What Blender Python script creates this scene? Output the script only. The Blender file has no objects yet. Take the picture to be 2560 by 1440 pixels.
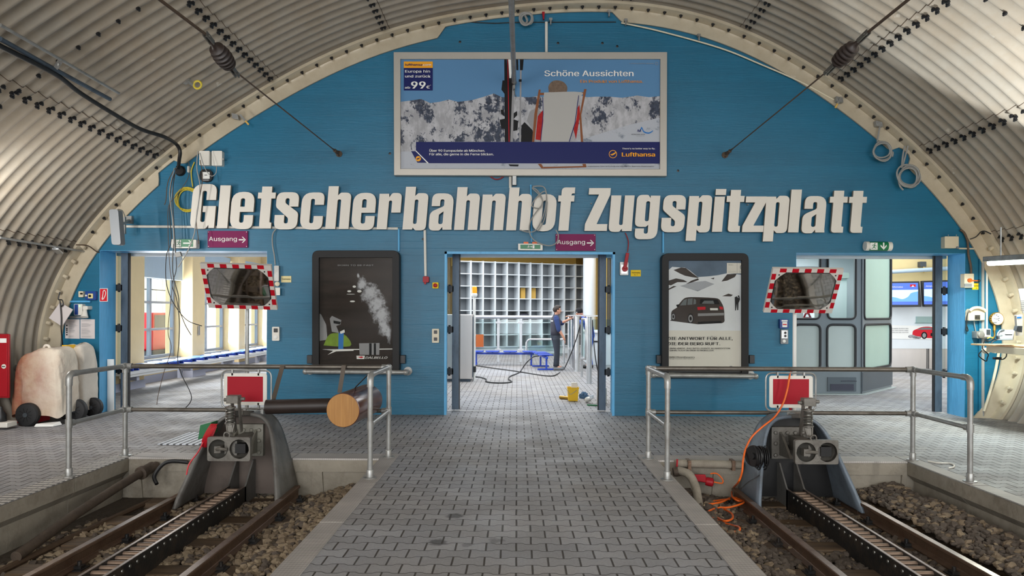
import bpy, bmesh, math, random
from mathutils import Vector as V, Matrix as M
from mathutils.geometry import tessellate_polygon
from mathutils import noise as NZ
random.seed(7)
SC = bpy.context.scene
COL = SC.collection
PI = math.pi
# ---------------------------------------------------------------- camera
FPX, CZ, DW = 1820.0, 1.56, 11.0           # focal length in px of a 2560 wide picture, eye height, distance of the blue wall
_yaw, _roll = math.atan(13 / FPX), 0.004
CD = V((-math.sin(_yaw), math.cos(_yaw), 0)); _r = V((math.cos(_yaw), math.sin(_yaw), 0)); _u = V((0, 0, 1))
CR = _r * math.cos(_roll) + _u * math.sin(_roll)
CU = _u * math.cos(_roll) - _r * math.sin(_roll)
CP = V((0, 0, CZ))
cam = bpy.data.cameras.new('camera'); co = bpy.data.objects.new('camera', cam); COL.objects.link(co)
cam.sensor_fit = 'HORIZONTAL'; cam.sensor_width = 36; cam.lens = 36 * FPX / 2560; cam.shift_y = 60 / 2560
cam.clip_start = 0.05; cam.clip_end = 300
mw = M.Identity(4)
for i in range(3):
    mw[i][0], mw[i][1], mw[i][2], mw[i][3] = CR[i], CU[i], -CD[i], CP[i]
co.matrix_world = mw
SC.camera = co
# ---------------------------------------------------------------- view, world, large lights
SC.view_settings.view_transform = 'Standard'; SC.view_settings.look = 'None'
SC.view_settings.gamma = 1; SC.view_settings.use_curve_mapping = False
SC.view_settings.exposure = 0.0
SC.cycles.max_bounces = 7; SC.cycles.diffuse_bounces = 3; SC.cycles.glossy_bounces = 3
SC.cycles.transparent_max_bounces = 12; SC.cycles.transmission_bounces = 4
SC.cycles.caustics_reflective = False; SC.cycles.caustics_refractive = False
SC.cycles.sample_clamp_indirect = 4; SC.cycles.use_adaptive_sampling = True; SC.cycles.adaptive_threshold = 0.02
wd = bpy.data.worlds.new('overcast_sky'); SC.world = wd; wd.use_nodes = True
bg = wd.node_tree.nodes['Background']; bg.inputs[0].default_value = (0.86, 0.93, 1.0, 1); bg.inputs[1].default_value = 4.0


def area(name, loc, target, sx, sy, power, col=(1, 1, 1)):
    l = bpy.data.lights.new(name, 'AREA'); l.shape = 'RECTANGLE'; l.size = sx; l.size_y = sy; l.energy = power; l.color = col
    o = bpy.data.objects.new(name, l); COL.objects.link(o); o.location = loc
    o.rotation_euler = (V(target) - V(loc)).to_track_quat('-Z', 'Y').to_euler()
    return o


area('daylight_tunnel_mouth', (-4.6, -6.5, 3.6), (1.5, 11, 2.4), 4.0, 3.0, 540, (1, 0.965, 0.925))
area('daylight_tunnel_mouth_far', (2.5, -7.5, 3.0), (0, 11, 2.4), 9, 4.5, 330, (1, 0.955, 0.9))
area('tunnel_lamp_row_left', (-6.4, 2.4, 2.4), (0, 4.5, 3.2), 0.07, 12, 170, (1, 0.97, 0.93))
area('tunnel_lamp_left_end', (-6.3, 8.1, 2.35), (0, 10.6, 3.2), 0.1, 1.2, 55, (1, 0.97, 0.93))
area('tunnel_lamp_row_right', (6.35, 2.2, 2.4), (-2, 5.0, 2.6), 0.05, 11, 330, (1, 0.98, 0.95))
sl = bpy.data.lights.new('lining_spot', 'SPOT'); sl.energy = 420; sl.spot_size = 1.9; sl.spot_blend = 0.05; sl.shadow_soft_size = 0.06; sl.color = (0.93, 0.98, 1)
so_ = bpy.data.objects.new('lining_spot', sl); COL.objects.link(so_); so_.location = (5.6, 7.2, 2.6); so_.rotation_euler = (V((6.0, 7.15, 4.3)) - so_.location).to_track_quat('-Z', 'Y').to_euler()
area('left_lining_fill', (-5.9, 7.3, 2.7), (-7.1, 8.9, 1.0), 0.1, 1.2, 46, (1, 0.98, 0.95))  # added fill to brighten the lower left lining, no fixture there
area('hall_lamps_middle', (0.3, 19.5, 3.85), (0.3, 19.5, 0), 6, 13, 760, (0.95, 0.975, 1))
area('hall_lamps_booth', (9, 17, 3.85), (9, 17, 0), 5, 8, 380, (0.97, 0.99, 1))
area('hall_window_light', (-7.88, 18.5, 1.8), (-3, 18.5, 1.7), 8.2, 2.2, 620, (0.93, 0.965, 1))

# ---------------------------------------------------------------- pixel (2560 x 1440) to place


def ray(px, py):
    return CD + CR * ((px - 1280) / FPX) - CU * ((py - 780) / FPX)


def P(px, py, Y):
    r = ray(px, py); return CP + r * (Y / r.y)


def F(px, py, z=0.0):
    r = ray(px, py); return CP + r * ((z - CZ) / r.z)


def W(px, py, off=0.0):
    return P(px, py, DW - off)


# ---------------------------------------------------------------- materials
MATS = {}


def lin(c):
    return tuple(((x / 255) / 12.92 if x / 255 <= 0.04045 else ((x / 255 + 0.055) / 1.055) ** 2.4) for x in c) + (1.0,)


def mat(name, rgb, rough=0.55, metal=0.0, var=0.0, ns=3.0, bump=0.0, bs=40.0, emit=0.0, dirt=None, dscale=1.2, damt=0.35, stretch=None, spec=0.5, coat=0.0):
    m = bpy.data.materials.new(name); m.use_nodes = True; nt = m.node_tree; N, L = nt.nodes, nt.links
    b = N['Principled BSDF']
    b.inputs['Base Color'].default_value = lin(rgb); b.inputs['Roughness'].default_value = rough; b.inputs['Metallic'].default_value = metal
    b.inputs['Specular IOR Level'].default_value = spec
    if coat: b.inputs['Coat Weight'].default_value = coat; b.inputs['Coat Roughness'].default_value = 0.1
    if emit:
        b.inputs['Emission Color'].default_value = lin(rgb); b.inputs['Emission Strength'].default_value = emit
    if var or bump or dirt:
        g = N.new('ShaderNodeNewGeometry'); vec = g.outputs['Position']
        if stretch:
            mp = N.new('ShaderNodeMapping'); mp.inputs['Scale'].default_value = stretch; L.new(vec, mp.inputs[0]); vec = mp.outputs[0]
    src = None
    if var:
        n = N.new('ShaderNodeTexNoise'); n.inputs['Scale'].default_value = ns; n.inputs['Detail'].default_value = 5; n.inputs['Roughness'].default_value = 0.65
        L.new(vec, n.inputs['Vector'])
        mr = N.new('ShaderNodeMapRange'); mr.inputs[1].default_value = 0.25; mr.inputs[2].default_value = 0.75
        mr.inputs[3].default_value = 1 - var; mr.inputs[4].default_value = 1 + var
        L.new(n.outputs[0], mr.inputs[0])
        hs = N.new('ShaderNodeHueSaturation'); hs.inputs['Color'].default_value = lin(rgb); L.new(mr.outputs[0], hs.inputs['Value'])
        src = hs.outputs[0]; L.new(src, b.inputs['Base Color'])
    if dirt:
        n = N.new('ShaderNodeTexNoise'); n.inputs['Scale'].default_value = dscale; n.inputs['Detail'].default_value = 8; n.inputs['Roughness'].default_value = 0.7
        L.new(vec, n.inputs['Vector'])
        mr = N.new('ShaderNodeMapRange'); mr.inputs[1].default_value = 0.48; mr.inputs[2].default_value = 0.72; mr.inputs[3].default_value = 0; mr.inputs[4].default_value = damt
        L.new(n.outputs[0], mr.inputs[0])
        mx = N.new('ShaderNodeMix'); mx.data_type = 'RGBA'; mx.inputs['A'].default_value = lin(rgb); mx.inputs['B'].default_value = lin(dirt)
        L.new(mr.outputs[0], mx.inputs['Factor'])
        if src: L.new(src, mx.inputs['A'])
        L.new(mx.outputs['Result'], b.inputs['Base Color'])
    if bump:
        n = N.new('ShaderNodeTexNoise'); n.inputs['Scale'].default_value = bs; n.inputs['Detail'].default_value = 4
        L.new(vec, n.inputs['Vector'])
        bp = N.new('ShaderNodeBump'); bp.inputs['Strength'].default_value = bump; bp.inputs['Distance'].default_value = 0.02
        L.new(n.outputs[0], bp.inputs['Height']); L.new(bp.outputs[0], b.inputs['Normal'])
    MATS[name] = m
    return m


class NT:
    """tiny helper to write value maths as shader nodes"""
    def __init__(s, name, rgb, rough=0.6):
        s.m = bpy.data.materials.new(name); s.m.use_nodes = True; s.nt = s.m.node_tree; s.N, s.L = s.nt.nodes, s.nt.links
        s.b = s.N['Principled BSDF']; s.b.inputs['Base Color'].default_value = lin(rgb); s.b.inputs['Roughness'].default_value = rough
        g = s.N.new('ShaderNodeNewGeometry'); s.pos = g.outputs['Position']
        x = s.N.new('ShaderNodeSeparateXYZ'); s.L.new(s.pos, x.inputs[0]); s.x, s.y, s.z = x.outputs
        MATS[name] = s.m

    def op(s, o, a, b=None, c=None):
        n = s.N.new('ShaderNodeMath'); n.operation = o
        for i, v in enumerate((a, b, c)):
            if v is None: continue
            if isinstance(v, (int, float)): n.inputs[i].default_value = v
            else: s.L.new(v, n.inputs[i])
        return n.outputs[0]

    def rng(s, v, a, b, c, d, smooth=False):
        n = s.N.new('ShaderNodeMapRange')
        if smooth: n.interpolation_type = 'SMOOTHSTEP'
        s.L.new(v, n.inputs[0])
        for i, q in enumerate((a, b, c, d)): n.inputs[i + 1].default_value = q
        return n.outputs[0]

    def noise(s, scale, detail=5, rough=0.6, stretch=None, vec=None):
        v = vec or s.pos
        if stretch:
            mp = s.N.new('ShaderNodeMapping'); mp.inputs['Scale'].default_value = stretch; s.L.new(v, mp.inputs[0]); v = mp.outputs[0]
        n = s.N.new('ShaderNodeTexNoise'); n.inputs['Scale'].default_value = scale; n.inputs['Detail'].default_value = detail; n.inputs['Roughness'].default_value = rough
        s.L.new(v, n.inputs['Vector']); return n.outputs[0]

    def vec(s, x, y, z=0.0):
        n = s.N.new('ShaderNodeCombineXYZ')
        for i, q in enumerate((x, y, z)):
            if isinstance(q, (int, float)): n.inputs[i].default_value = q
            else: s.L.new(q, n.inputs[i])
        return n.outputs[0]

    def white(s, v):
        n = s.N.new('ShaderNodeTexWhiteNoise'); n.noise_dimensions = '3D'; s.L.new(v, n.inputs['Vector']); return n.outputs['Value']

    def mix(s, f, a, b):
        n = s.N.new('ShaderNodeMix'); n.data_type = 'RGBA'
        if isinstance(f, (int, float)): n.inputs['Factor'].default_value = f
        else: s.L.new(f, n.inputs['Factor'])
        for k, q in (('A', a), ('B', b)):
            if isinstance(q, tuple): n.inputs[k].default_value = lin(q) if len(q) == 3 else q
            else: s.L.new(q, n.inputs[k])
        return n.outputs['Result']

    def scale(s, col, v):
        n = s.N.new('ShaderNodeHueSaturation'); s.L.new(v, n.inputs['Value'])
        if isinstance(col, tuple): n.inputs['Color'].default_value = lin(col)
        else: s.L.new(col, n.inputs['Color'])
        return n.outputs[0]

    def out(s, col=None, height=None, strength=0.5, dist=0.01, rough=None):
        if col is not None: s.L.new(col, s.b.inputs['Base Color'])
        if rough is not None: s.L.new(rough, s.b.inputs['Roughness'])
        if height is not None:
            bp = s.N.new('ShaderNodeBump'); bp.inputs['Strength'].default_value = strength; bp.inputs['Distance'].default_value = dist
            s.L.new(height, bp.inputs['Height']); s.L.new(bp.outputs[0], s.b.inputs['Normal'])
        return s.m


def paving():
    n = NT('paving', (128, 123, 118), 0.75)
    p, a = 0.14, 0.011
    wob = n.op('MULTIPLY', n.op('SUBTRACT', n.noise(2.2, 2), 0.5), 0.012)
    x = n.op('ADD', n.x, wob); y = n.op('ADD', n.y, n.op('MULTIPLY', n.op('SUBTRACT', n.noise(1.7, 2), 0.5), 0.012))
    k = n.op('ROUND', n.op('DIVIDE', y, p))

    def par(v): return n.op('MULTIPLY', n.op('FLOORED_MODULO', v, 2), 0.1)
    fx = n.op('ABSOLUTE', n.op('SUBTRACT', n.op('FRACT', n.op('DIVIDE', n.op('ADD', x, par(n.op('ADD', k, 1))), 0.2)), 0.5))   # .5 at a joint of the row below, 0 mid stone
    wv = n.rng(fx, 0.16, 0.34, -a, a, True)
    by = n.op('ADD', n.op('MULTIPLY', k, p), wv)
    dy = n.op('SUBTRACT', y, by)
    row = n.op('SUBTRACT', k, n.op('LESS_THAN', dy, 0))
    xr = n.op('DIVIDE', n.op('ADD', x, par(row)), 0.2)
    dx = n.op('MULTIPLY', n.op('SUBTRACT', 0.5, n.op('ABSOLUTE', n.op('SUBTRACT', n.op('FRACT', xr), 0.5))), 0.2)
    idv = n.white(n.vec(n.op('FLOOR', xr), row))
    gx = n.rng(dx, 0.002, 0.0075, 0, 1, True)
    gy = n.rng(n.op('ABSOLUTE', dy), 0.0012, 0.0055, 0, 1, True)
    g = n.op('MINIMUM', gx, gy)
    tone = n.op('ADD', n.rng(idv, 0, 1, 0.86, 1.1), n.rng(n.noise(1.1, 6, 0.7), 0.3, 0.7, -0.13, 0.1))
    tone = n.op('ADD', tone, n.rng(n.noise(60, 4), 0.3, 0.7, -0.1, 0.1))
    warm = n.mix(n.rng(n.noise(0.45, 4), 0.4, 0.62, 0, 0.6), (152, 152, 155), (146, 139, 131))
    oil = 0.0
    for ox, oy, orr in ((1136, 1290, 0.085), (1094, 1356, 0.085), (1166, 1362, 0.05), (1240, 1352, 0.06)):   # oil spots by the track edge
        c_ = F(ox, oy); dd = n.op('SQRT', n.op('ADD', n.op('POWER', n.op('SUBTRACT', n.x, c_.x), 2), n.op('POWER', n.op('SUBTRACT', n.y, c_.y), 2)))
        dd = n.op('ADD', dd, n.op('MULTIPLY', n.op('SUBTRACT', n.noise(14, 4), 0.5), 0.12))
        oil = n.op('MAXIMUM', oil, n.rng(dd, orr * 0.5, orr, 0.8 if orr > .07 else 0.5, 0, True))
    st = n.mix(oil, n.scale(warm, tone), (62, 60, 60))
    col = n.mix(g, (58, 49, 40), st)
    h = n.op('ADD', n.op('MULTIPLY', g, 1.0), n.op('MULTIPLY', n.noise(90, 3), 0.12))
    n.out(col, h, 0.9, 0.012, n.rng(n.noise(1.6, 4), 0.35, 0.65, 0.55, 0.8))


def bluewall():
    n = NT('blue_paint', (24, 114, 150), 0.42)
    u = n.op('DIVIDE', n.z, 0.105)
    row = n.op('FLOOR', u)
    d = n.op('ABSOLUTE', n.op('SUBTRACT', n.op('FRACT', u), 0.5))
    line = n.op('MULTIPLY', n.rng(d, 0.46, 0.5, 0, 1), n.rng(n.noise(2.5, 4, 0.7, (0.5, 1, 6)), 0.42, 0.6, 0, 1))
    tone = n.op('ADD', n.rng(n.white(n.vec(row, 3.0)), 0, 1, 0.95, 1.05), n.rng(n.noise(1.3, 6, 0.7, (0.6, 1, 1)), 0.3, 0.7, -0.1, 0.1))
    tone = n.op('ADD', tone, n.rng(n.noise(5, 5, 0.7, (0.35, 1, 4)), 0.3, 0.7, -0.05, 0.05))
    c = n.scale((20, 102, 134), tone)
    c = n.mix(n.op('MULTIPLY', line, 0.16), c, (14, 70, 100))
    sc = n.rng(n.noise(7, 7, 0.75, (0.5, 1, 2.2)), 0.71, 0.76, 0, 0.55)
    c = n.mix(sc, c, (18, 60, 82))
    lt = n.rng(n.noise(3.1, 8, 0.8, (0.8, 1, 1.6)), 0.73, 0.79, 0, 0.5)
    c = n.mix(lt, c, (120, 175, 200))
    h = n.op('ADD', n.op('MULTIPLY', line, -0.25), n.op('MULTIPLY', n.noise(14, 6, 0.7, (0.25, 1, 3)), 0.8))
    n.out(c, h, 0.28, 0.012)


def brickstripe(name, a, b, axis, pitch, duty, rough=0.6, metal=0.1):
    n = NT(name, a, rough); n.b.inputs['Metallic'].default_value = metal
    q = n.x if axis == 'x' else n.y
    fr = n.op('ABSOLUTE', n.op('SUBTRACT', n.op('FRACT', n.op('DIVIDE', q, pitch)), 0.5))
    k = n.rng(fr, duty - 0.05, duty + 0.05, 0, 1)
    o = n.x if axis == 'y' else n.y
    fr2 = n.op('ABSOLUTE', n.op('SUBTRACT', n.op('FRACT', n.op('DIVIDE', o, pitch * 1.3)), 0.5))
    k2 = n.op('MAXIMUM', k, n.rng(fr2, 0.44, 0.47, 0, 1))
    t = n.rng(n.noise(3, 5), 0.3, 0.7, 0.85, 1.15)
    n.out(n.scale(n.mix(k2, a, b), t), n.op('SUBTRACT', 1.0, k2), 0.5, 0.006)


def liner(name, rgb):
    n = NT(name, rgb, 0.24)
    st = n.rng(n.noise(0.9, 7, 0.75, (1, 0.6, 1)), 0.42, 0.72, 0, 0.45)
    c = n.mix(st, n.scale(rgb, n.rng(n.noise(2.5, 5), 0.3, 0.7, 0.93, 1.06)), (150, 128, 100))
    pt = n.rng(n.noise(4, 4, 0.5), 0.7, 0.73, 0, 0.35)
    c = n.mix(pt, c, (225, 218, 205))
    n.out(c, n.noise(6, 3), 0.12, 0.02, n.rng(n.noise(3, 4), 0.3, 0.7, 0.13, 0.24))


def wood(name, a, b, sc=(3, 3, 40), rough=0.6):
    n = NT(name, a, rough)
    n.out(n.mix(n.rng(n.noise(1.0, 6, 0.6, sc), 0.35, 0.65, 0, 1), a, b), n.noise(1.0, 5, 0.6, sc), 0.3, 0.01)


def dark_sheet():
    n = NT('poster_dark', (42, 35, 31), 0.5)
    base = n.scale((50, 42, 37), n.rng(n.noise(2.6, 6, 0.7, (0.5, 1, 3)), 0.3, 0.7, 0.6, 1.5)); mk = 0.0
    for px_, py_, rx, rz in ((930, 733, .22, .2), (948, 760, .2, .24), (957, 785, .18, .26), (963, 815, .13, .2), (910, 712, .12, .14), (900, 690, .03, .06), (975, 830, .06, .2)):
        c_ = W(px_, py_); e = n.op('SQRT', n.op('ADD', n.op('POWER', n.op('DIVIDE', n.op('SUBTRACT', n.x, c_.x), rx), 2), n.op('POWER', n.op('DIVIDE', n.op('SUBTRACT', n.z, c_.z), rz), 2)))
        mk = n.op('MAXIMUM', mk, n.rng(e, 0.2, 1.3, 1, 0))
    k = n.rng(n.op('ADD', mk, n.op('MULTIPLY', n.op('SUBTRACT', n.noise(13, 8, 0.75), 0.5), 1.5)), 0.42, 1.0, 0, 0.9, True)
    sp = n.rng(n.noise(70, 2), 0.74, 0.78, 0, 0.5)
    sp = n.op('MULTIPLY', sp, n.rng(mk, 0.02, 0.2, 0.1, 1))
    n.out(n.mix(n.op('MAXIMUM', k, sp), base, (196, 198, 204)))


dark_sheet(); paving(); bluewall()
brickstripe('tread_plate', (192, 186, 180), (138, 132, 128), 'y', 0.017, 0.28)
brickstripe('slot_grate_y', (200, 196, 190), (112, 110, 108), 'y', 0.075, 0.24)
brickstripe('slot_grate_x', (215, 220, 228), (70, 74, 80), 'x', 0.075, 0.3)
liner('liner_cream', (164, 156, 143)); liner('flange_cream', (192, 181, 159))
def stained_canvas():
    n = NT('canvas_red', (206, 192, 170), 0.85)
    q = n.op('ADD', n.op('ADD', n.x, 6.72), n.op('MULTIPLY', n.op('SUBTRACT', n.noise(2.2, 5, 0.6), 0.5), 0.7))
    k = n.rng(n.op('ADD', q, n.op('MULTIPLY', n.z, 0.16)), 0.12, 0.6, 1, 0)
    st = n.mix(n.rng(n.noise(3.5, 4), 0.4, 0.62, 0, 1), (164, 122, 92), (150, 84, 66))
    n.out(n.mix(k, (218, 207, 190), st), n.noise(9, 5), 0.8, 0.02)


stained_canvas(); wood('sleeper_wood', (104, 84, 62), (66, 52, 38), (2, 30, 30)); wood('light_wood', (180, 130, 68), (164, 114, 56), (60, 4, 3), 0.45)
wood('desk_wood', (205, 165, 120), (180, 140, 98), (30, 3, 3), 0.4)
mat('concrete', (152, 144, 130), 0.85, var=0.12, ns=2.5, bump=0.35, bs=25, dirt=(92, 82, 68), dscale=2.2, damt=0.7)
mat('yellow_plaster', (238, 212, 164), 0.8, var=0.05, ns=2, bump=0.12, bs=14)
mat('pale_ochre', (210, 192, 142), 0.8, var=0.05); mat('ochre_plaster', (214, 172, 84), 0.8, var=0.05)
mat('lit_reveal_conduit_blue', (92, 176, 226), 0.45, var=0.08, ns=3, bump=0.2, bs=12, stretch=(2, 2, 0.4), dirt=(40, 110, 160), dscale=3, damt=0.5)  # lighter blue puts hall light into the reveal colour; also the conduit blue
mat('pale_jamb', (176, 196, 212), 0.5, var=0.05)
mat('white_paint', (232, 232, 228), 0.5, var=0.03)
mat('hall_white', (222, 228, 232), 0.55, var=0.03)
mat('galvanised', (160, 160, 157), 0.36, 0.45, var=0.16, ns=9, bump=0.05, bs=60, dirt=(105, 98, 86), dscale=4, damt=0.6)
mat('pipe_dark', (112, 106, 98), 0.38, 0.6, var=0.15, ns=7, dirt=(70, 62, 54), dscale=5, damt=0.7)
mat('rail_steel', (122, 98, 80), 0.5, 0.55, var=0.25, ns=12, bump=0.2, bs=60, dirt=(84, 56, 40), dscale=6, damt=0.8)
mat('rail_top', (168, 152, 142), 0.36, 0.8, var=0.2, ns=14, dirt=(110, 84, 66), dscale=8, damt=0.6)
mat('rack_black', (40, 40, 40), 0.42, 0.35, var=0.3, ns=10, bump=0.15, bs=50, dirt=(96, 80, 64), dscale=5, damt=0.5)
mat('rung_steel', (140, 120, 104), 0.4, 0.6, var=0.2, ns=15)
mat('buffer_grey', (112, 110, 106), 0.5, 0.15, var=0.14, ns=5, bump=0.12, bs=30, dirt=(64, 54, 46), dscale=3, damt=0.8)
mat('buffer_bluelit_grey', (118, 130, 142), 0.42, 0.15, var=0.12, ns=5, bump=0.1, bs=30, dirt=(70, 66, 60), dscale=2.6, damt=0.7)  # buffer grey with the bluish light put into its colour
mat('plate_grey', (146, 143, 132), 0.5, 0.1, var=0.15, ns=8, dirt=(80, 72, 62), dscale=6, damt=0.7); mat('inner_brown', (92, 80, 72), 0.6, 0.0, var=0.15, ns=4, dirt=(52, 44, 38), dscale=2.5, damt=0.7); mat('window_grey', (140, 148, 160), 0.5)
mat('cast_grey', (112, 108, 101), 0.45, 0.25, var=0.2, ns=9, bump=0.15, bs=50, dirt=(52, 46, 40), dscale=6, damt=0.7)
mat('oily_black', (26, 25, 25), 0.4, 0.2, var=0.3, ns=8)
mat('spring_steel', (120, 118, 112), 0.35, 0.7)
mat('sign_red', (164, 28, 42), 0.4, var=0.04); mat('sign_white', (222, 218, 208), 0.45, var=0.04, ns=6)
mat('stripe_red', (178, 22, 36), 0.35); mat('stripe_white', (206, 200, 192), 0.45, var=0.04)
mat('mirror_glass', (226, 226, 226), 0.06, 1.0); mat('rubber_black', (28, 28, 30), 0.6)
mat('black_frame', (30, 29, 29), 0.5, 0.0, var=0.08, spec=0.25); mat('black_plastic', (24, 24, 26), 0.4)
mat('navy_box', (34, 44, 84), 0.5); mat('door_metal', (84, 98, 112), 0.5, 0.35, var=0.25, ns=6, stretch=(2, 2, 0.6), dirt=(34, 34, 36), dscale=3, damt=0.8)
mat('stone_light', (142, 126, 103), 0.9, var=0.2, ns=5, bump=0.5, bs=30); mat('stone_mid', (124, 108, 88), 0.9, var=0.2, ns=5, bump=0.5, bs=30)
mat('stone_dark', (86, 76, 67), 0.9, var=0.2, ns=5, bump=0.5, bs=30); mat('gravel_bed', (74, 64, 52), 0.95, var=0.3, ns=14, bump=1.0, bs=22)
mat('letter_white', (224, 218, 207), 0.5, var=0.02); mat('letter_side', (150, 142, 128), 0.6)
mat('alu_frame', (178, 172, 162), 0.4, 0.25, var=0.03); mat('alu', (196, 198, 200), 0.3, 0.7, var=0.08); mat('stainless', (200, 194, 190), 0.32, 0.65, var=0.06, stretch=(1, 1, 0.2))
mat('cable_black', (22, 22, 23), 0.5); mat('cable_grey', (150, 150, 146), 0.5); mat('cable_red', (150, 36, 38), 0.5); mat('cable_yellow', (206, 186, 60), 0.5)
mat('cable_orange', (236, 106, 30), 0.45); mat('cable_bright_red', (204, 30, 46), 0.45); mat('white_plastic', (226, 222, 212), 0.4); mat('beige_plastic', (214, 204, 178), 0.4)
mat('grey_plastic', (128, 132, 136), 0.45); mat('dark_plastic', (60, 66, 72), 0.4); mat('blue_plastic', (28, 66, 140), 0.4); mat('green_plastic', (26, 110, 62), 0.45)
mat('purple', (124, 34, 84), 0.5, var=0.03); mat('exit_green', (10, 116, 70), 0.4); mat('white_print', (236, 236, 232), 0.5); mat('black_print', (26, 26, 28), 0.5)
mat('yellow_print', (236, 200, 40), 0.5); mat('pale_yellow', (222, 208, 150), 0.5); mat('red_print', (206, 36, 50), 0.45); mat('red_gloss', (160, 22, 34), 0.45, spec=0.3)
mat('brown_gloss', (92, 46, 34), 0.22, var=0.15, ns=4); mat('dark_brown', (46, 36, 32), 0.5, var=0.2); mat('strap_brown', (86, 74, 62), 0.6)
mat('canvas', (218, 209, 196), 0.85, var=0.07, ns=4, bump=0.8, bs=9); mat('canvas_red_unused', (176, 118, 88), 0.8, var=0.2, ns=3, bump=0.35, bs=16, dirt=(168, 78, 60), dscale=2.4, damt=0.9)
mat('bench_blue', (28, 66, 176), 0.4); mat('seat_blue', (96, 138, 206), 0.35); mat('bench_white', (214, 214, 214), 0.6)
mat('bucket_yellow', (244, 192, 20), 0.4); mat('gold', (190, 150, 70), 0.35, 0.6); mat('cloth_blue', (70, 100, 130), 0.85, var=0.2, ns=30); mat('plinth_grey', (168, 170, 186), 0.8)
mat('booth_grey', (110, 118, 122), 0.45, var=0.04); mat('booth_dark', (74, 82, 88), 0.5, var=0.05); mat('booth_panel', (172, 181, 177), 0.4, var=0.03); mat('booth_green', (160, 184, 172), 0.35, var=0.03)
mat('screen_blue', (84, 138, 226), 0.3, emit=0.9); mat('screen_sky', (168, 202, 244), 0.3, emit=0.9); mat('screen_dark', (58, 92, 180), 0.3, emit=0.7)
mat('lamp_white', (235, 255, 240), 0.4, emit=14); mat('amber', (250, 150, 20), 0.3, emit=0.5); mat('led_green', (120, 255, 140), 0.3, emit=3)
mat('snow', (240, 243, 250), 0.8, emit=0); mat('rock_wall', (214, 206, 196), 0.9, var=0.14, ns=2, bump=0.4, bs=4); mat('groomer_red', (220, 20, 34), 0.4)
mat('skin', (206, 150, 124), 0.5, var=0.04); mat('hair_dark', (44, 32, 26), 0.6); mat('vest_dark', (58, 58, 70), 0.8, var=0.08, ns=20); mat('sleeve_navy', (38, 58, 108), 0.8)
mat('trousers_dark', (46, 52, 62), 0.85, var=0.12, ns=14); mat('shoe', (120, 124, 128), 0.6); mat('beanie', (20, 20, 24), 0.85); mat('overall_blue', (26, 84, 190), 0.75, var=0.08)
mat('sky_print', (92, 136, 176), 0.4); mat('navy_print', (30, 36, 92), 0.4); mat('orange_print', (240, 166, 44), 0.4); mat('orange_text', (214, 140, 62), 0.4); mat('paper', (214, 206, 204), 0.7)
mat('grey_print', (150, 150, 152), 0.5); mat('wood_print', (136, 84, 54), 0.5); pass
mat('green_print', (120, 150, 50), 0.4, var=0.3, ns=10); mat('car_print', (66, 58, 54), 0.4, var=0.1); mat('glass_print', (112, 118, 120), 0.3); mat('sheet_print', (232, 228, 218), 0.5, var=0.02); mat('snow_print', (234, 238, 243), 0.5, var=0.06, ns=3); mat('skyn_print', (98, 116, 136), 0.5, var=0.25, ns=2.5)
mat('bluebell', (52, 120, 190), 0.4); mat('paper_print', (178, 176, 172), 0.5, var=0.02); mat('hair_print', (116, 98, 84), 0.6, var=0.3, ns=40); mat('jacket_print', (170, 36, 34), 0.5, var=0.2, ns=20)
mat('cable_brown', (84, 66, 50), 0.6, var=0.2, ns=20); mat('pipe_rust', (74, 62, 51), 0.7, var=0.3, ns=9, bump=0.3, bs=30, dirt=(58, 46, 36), dscale=6, damt=0.8)


def peaks():
    n = NT('peaks_print', (180, 182, 188), 0.6)
    a = n.rng(n.noise(2.9, 12, 0.76, (1.5, 1, 1.1)), 0.53, 0.56, 0, 1); b = n.rng(n.noise(6.5, 8, 0.7, (1.4, 1, 0.7)), 0.42, 0.6, 0.72, 1.04)
    n.out(n.mix(a, n.scale((186, 186, 190), b), n.scale((66, 72, 86), n.rng(n.noise(20, 5), 0.3, 0.7, 0.6, 1.5))))


def mount(name, sc, lo, hi, a, b):
    n = NT(name, a, 0.5)
    q = n.rng(n.noise(sc, 9, 0.72, (1, 1, 1.5)), lo, hi, 0, 1)
    n.out(n.mix(q, a, b))


mount('powder', 9, 0.38, 0.62, (40, 36, 34), (186, 188, 192)); peaks(); mount('slope_print', 3.5, 0.56, 0.66, (180, 184, 192), (120, 128, 140))


def glassmat(name, tint, gloss, rough=0.02):
    m = bpy.data.materials.new(name); m.use_nodes = True; nt = m.node_tree; nt.nodes.clear(); N, L = nt.nodes, nt.links
    o = N.new('ShaderNodeOutputMaterial'); t = N.new('ShaderNodeBsdfTransparent'); t.inputs[0].default_value = lin(tint)
    g = N.new('ShaderNodeBsdfGlossy'); g.inputs['Roughness'].default_value = rough
    x = N.new('ShaderNodeMixShader'); x.inputs[0].default_value = gloss
    L.new(t.outputs[0], x.inputs[1]); L.new(g.outputs[0], x.inputs[2]); L.new(x.outputs[0], o.inputs[0]); MATS[name] = m


for k_, m_ in MATS.items():
    if k_.endswith('_print') or k_ in ('purple', 'sign_red', 'stripe_red', 'poster_dark', 'bluebell', 'orange_text'): m_.node_tree.nodes['Principled BSDF'].inputs['Specular IOR Level'].default_value = 0.15
glassmat('pane_glass', (240, 246, 246), 0.06); glassmat('fence_glass', (232, 242, 242), 0.06); glassmat('cover_glass', (240, 240, 238), 0.004, 0.2)

# ---------------------------------------------------------------- mesh builder
ORG = {}
SANS = None
try:   # the grotesque that ships inside Blender; the built-in face is used where it is missing
    SANS = bpy.data.fonts.load(bpy.utils.system_resource('DATAFILES', path='fonts') + '/Inter.woff2')
except Exception:
    SANS = None


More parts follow.
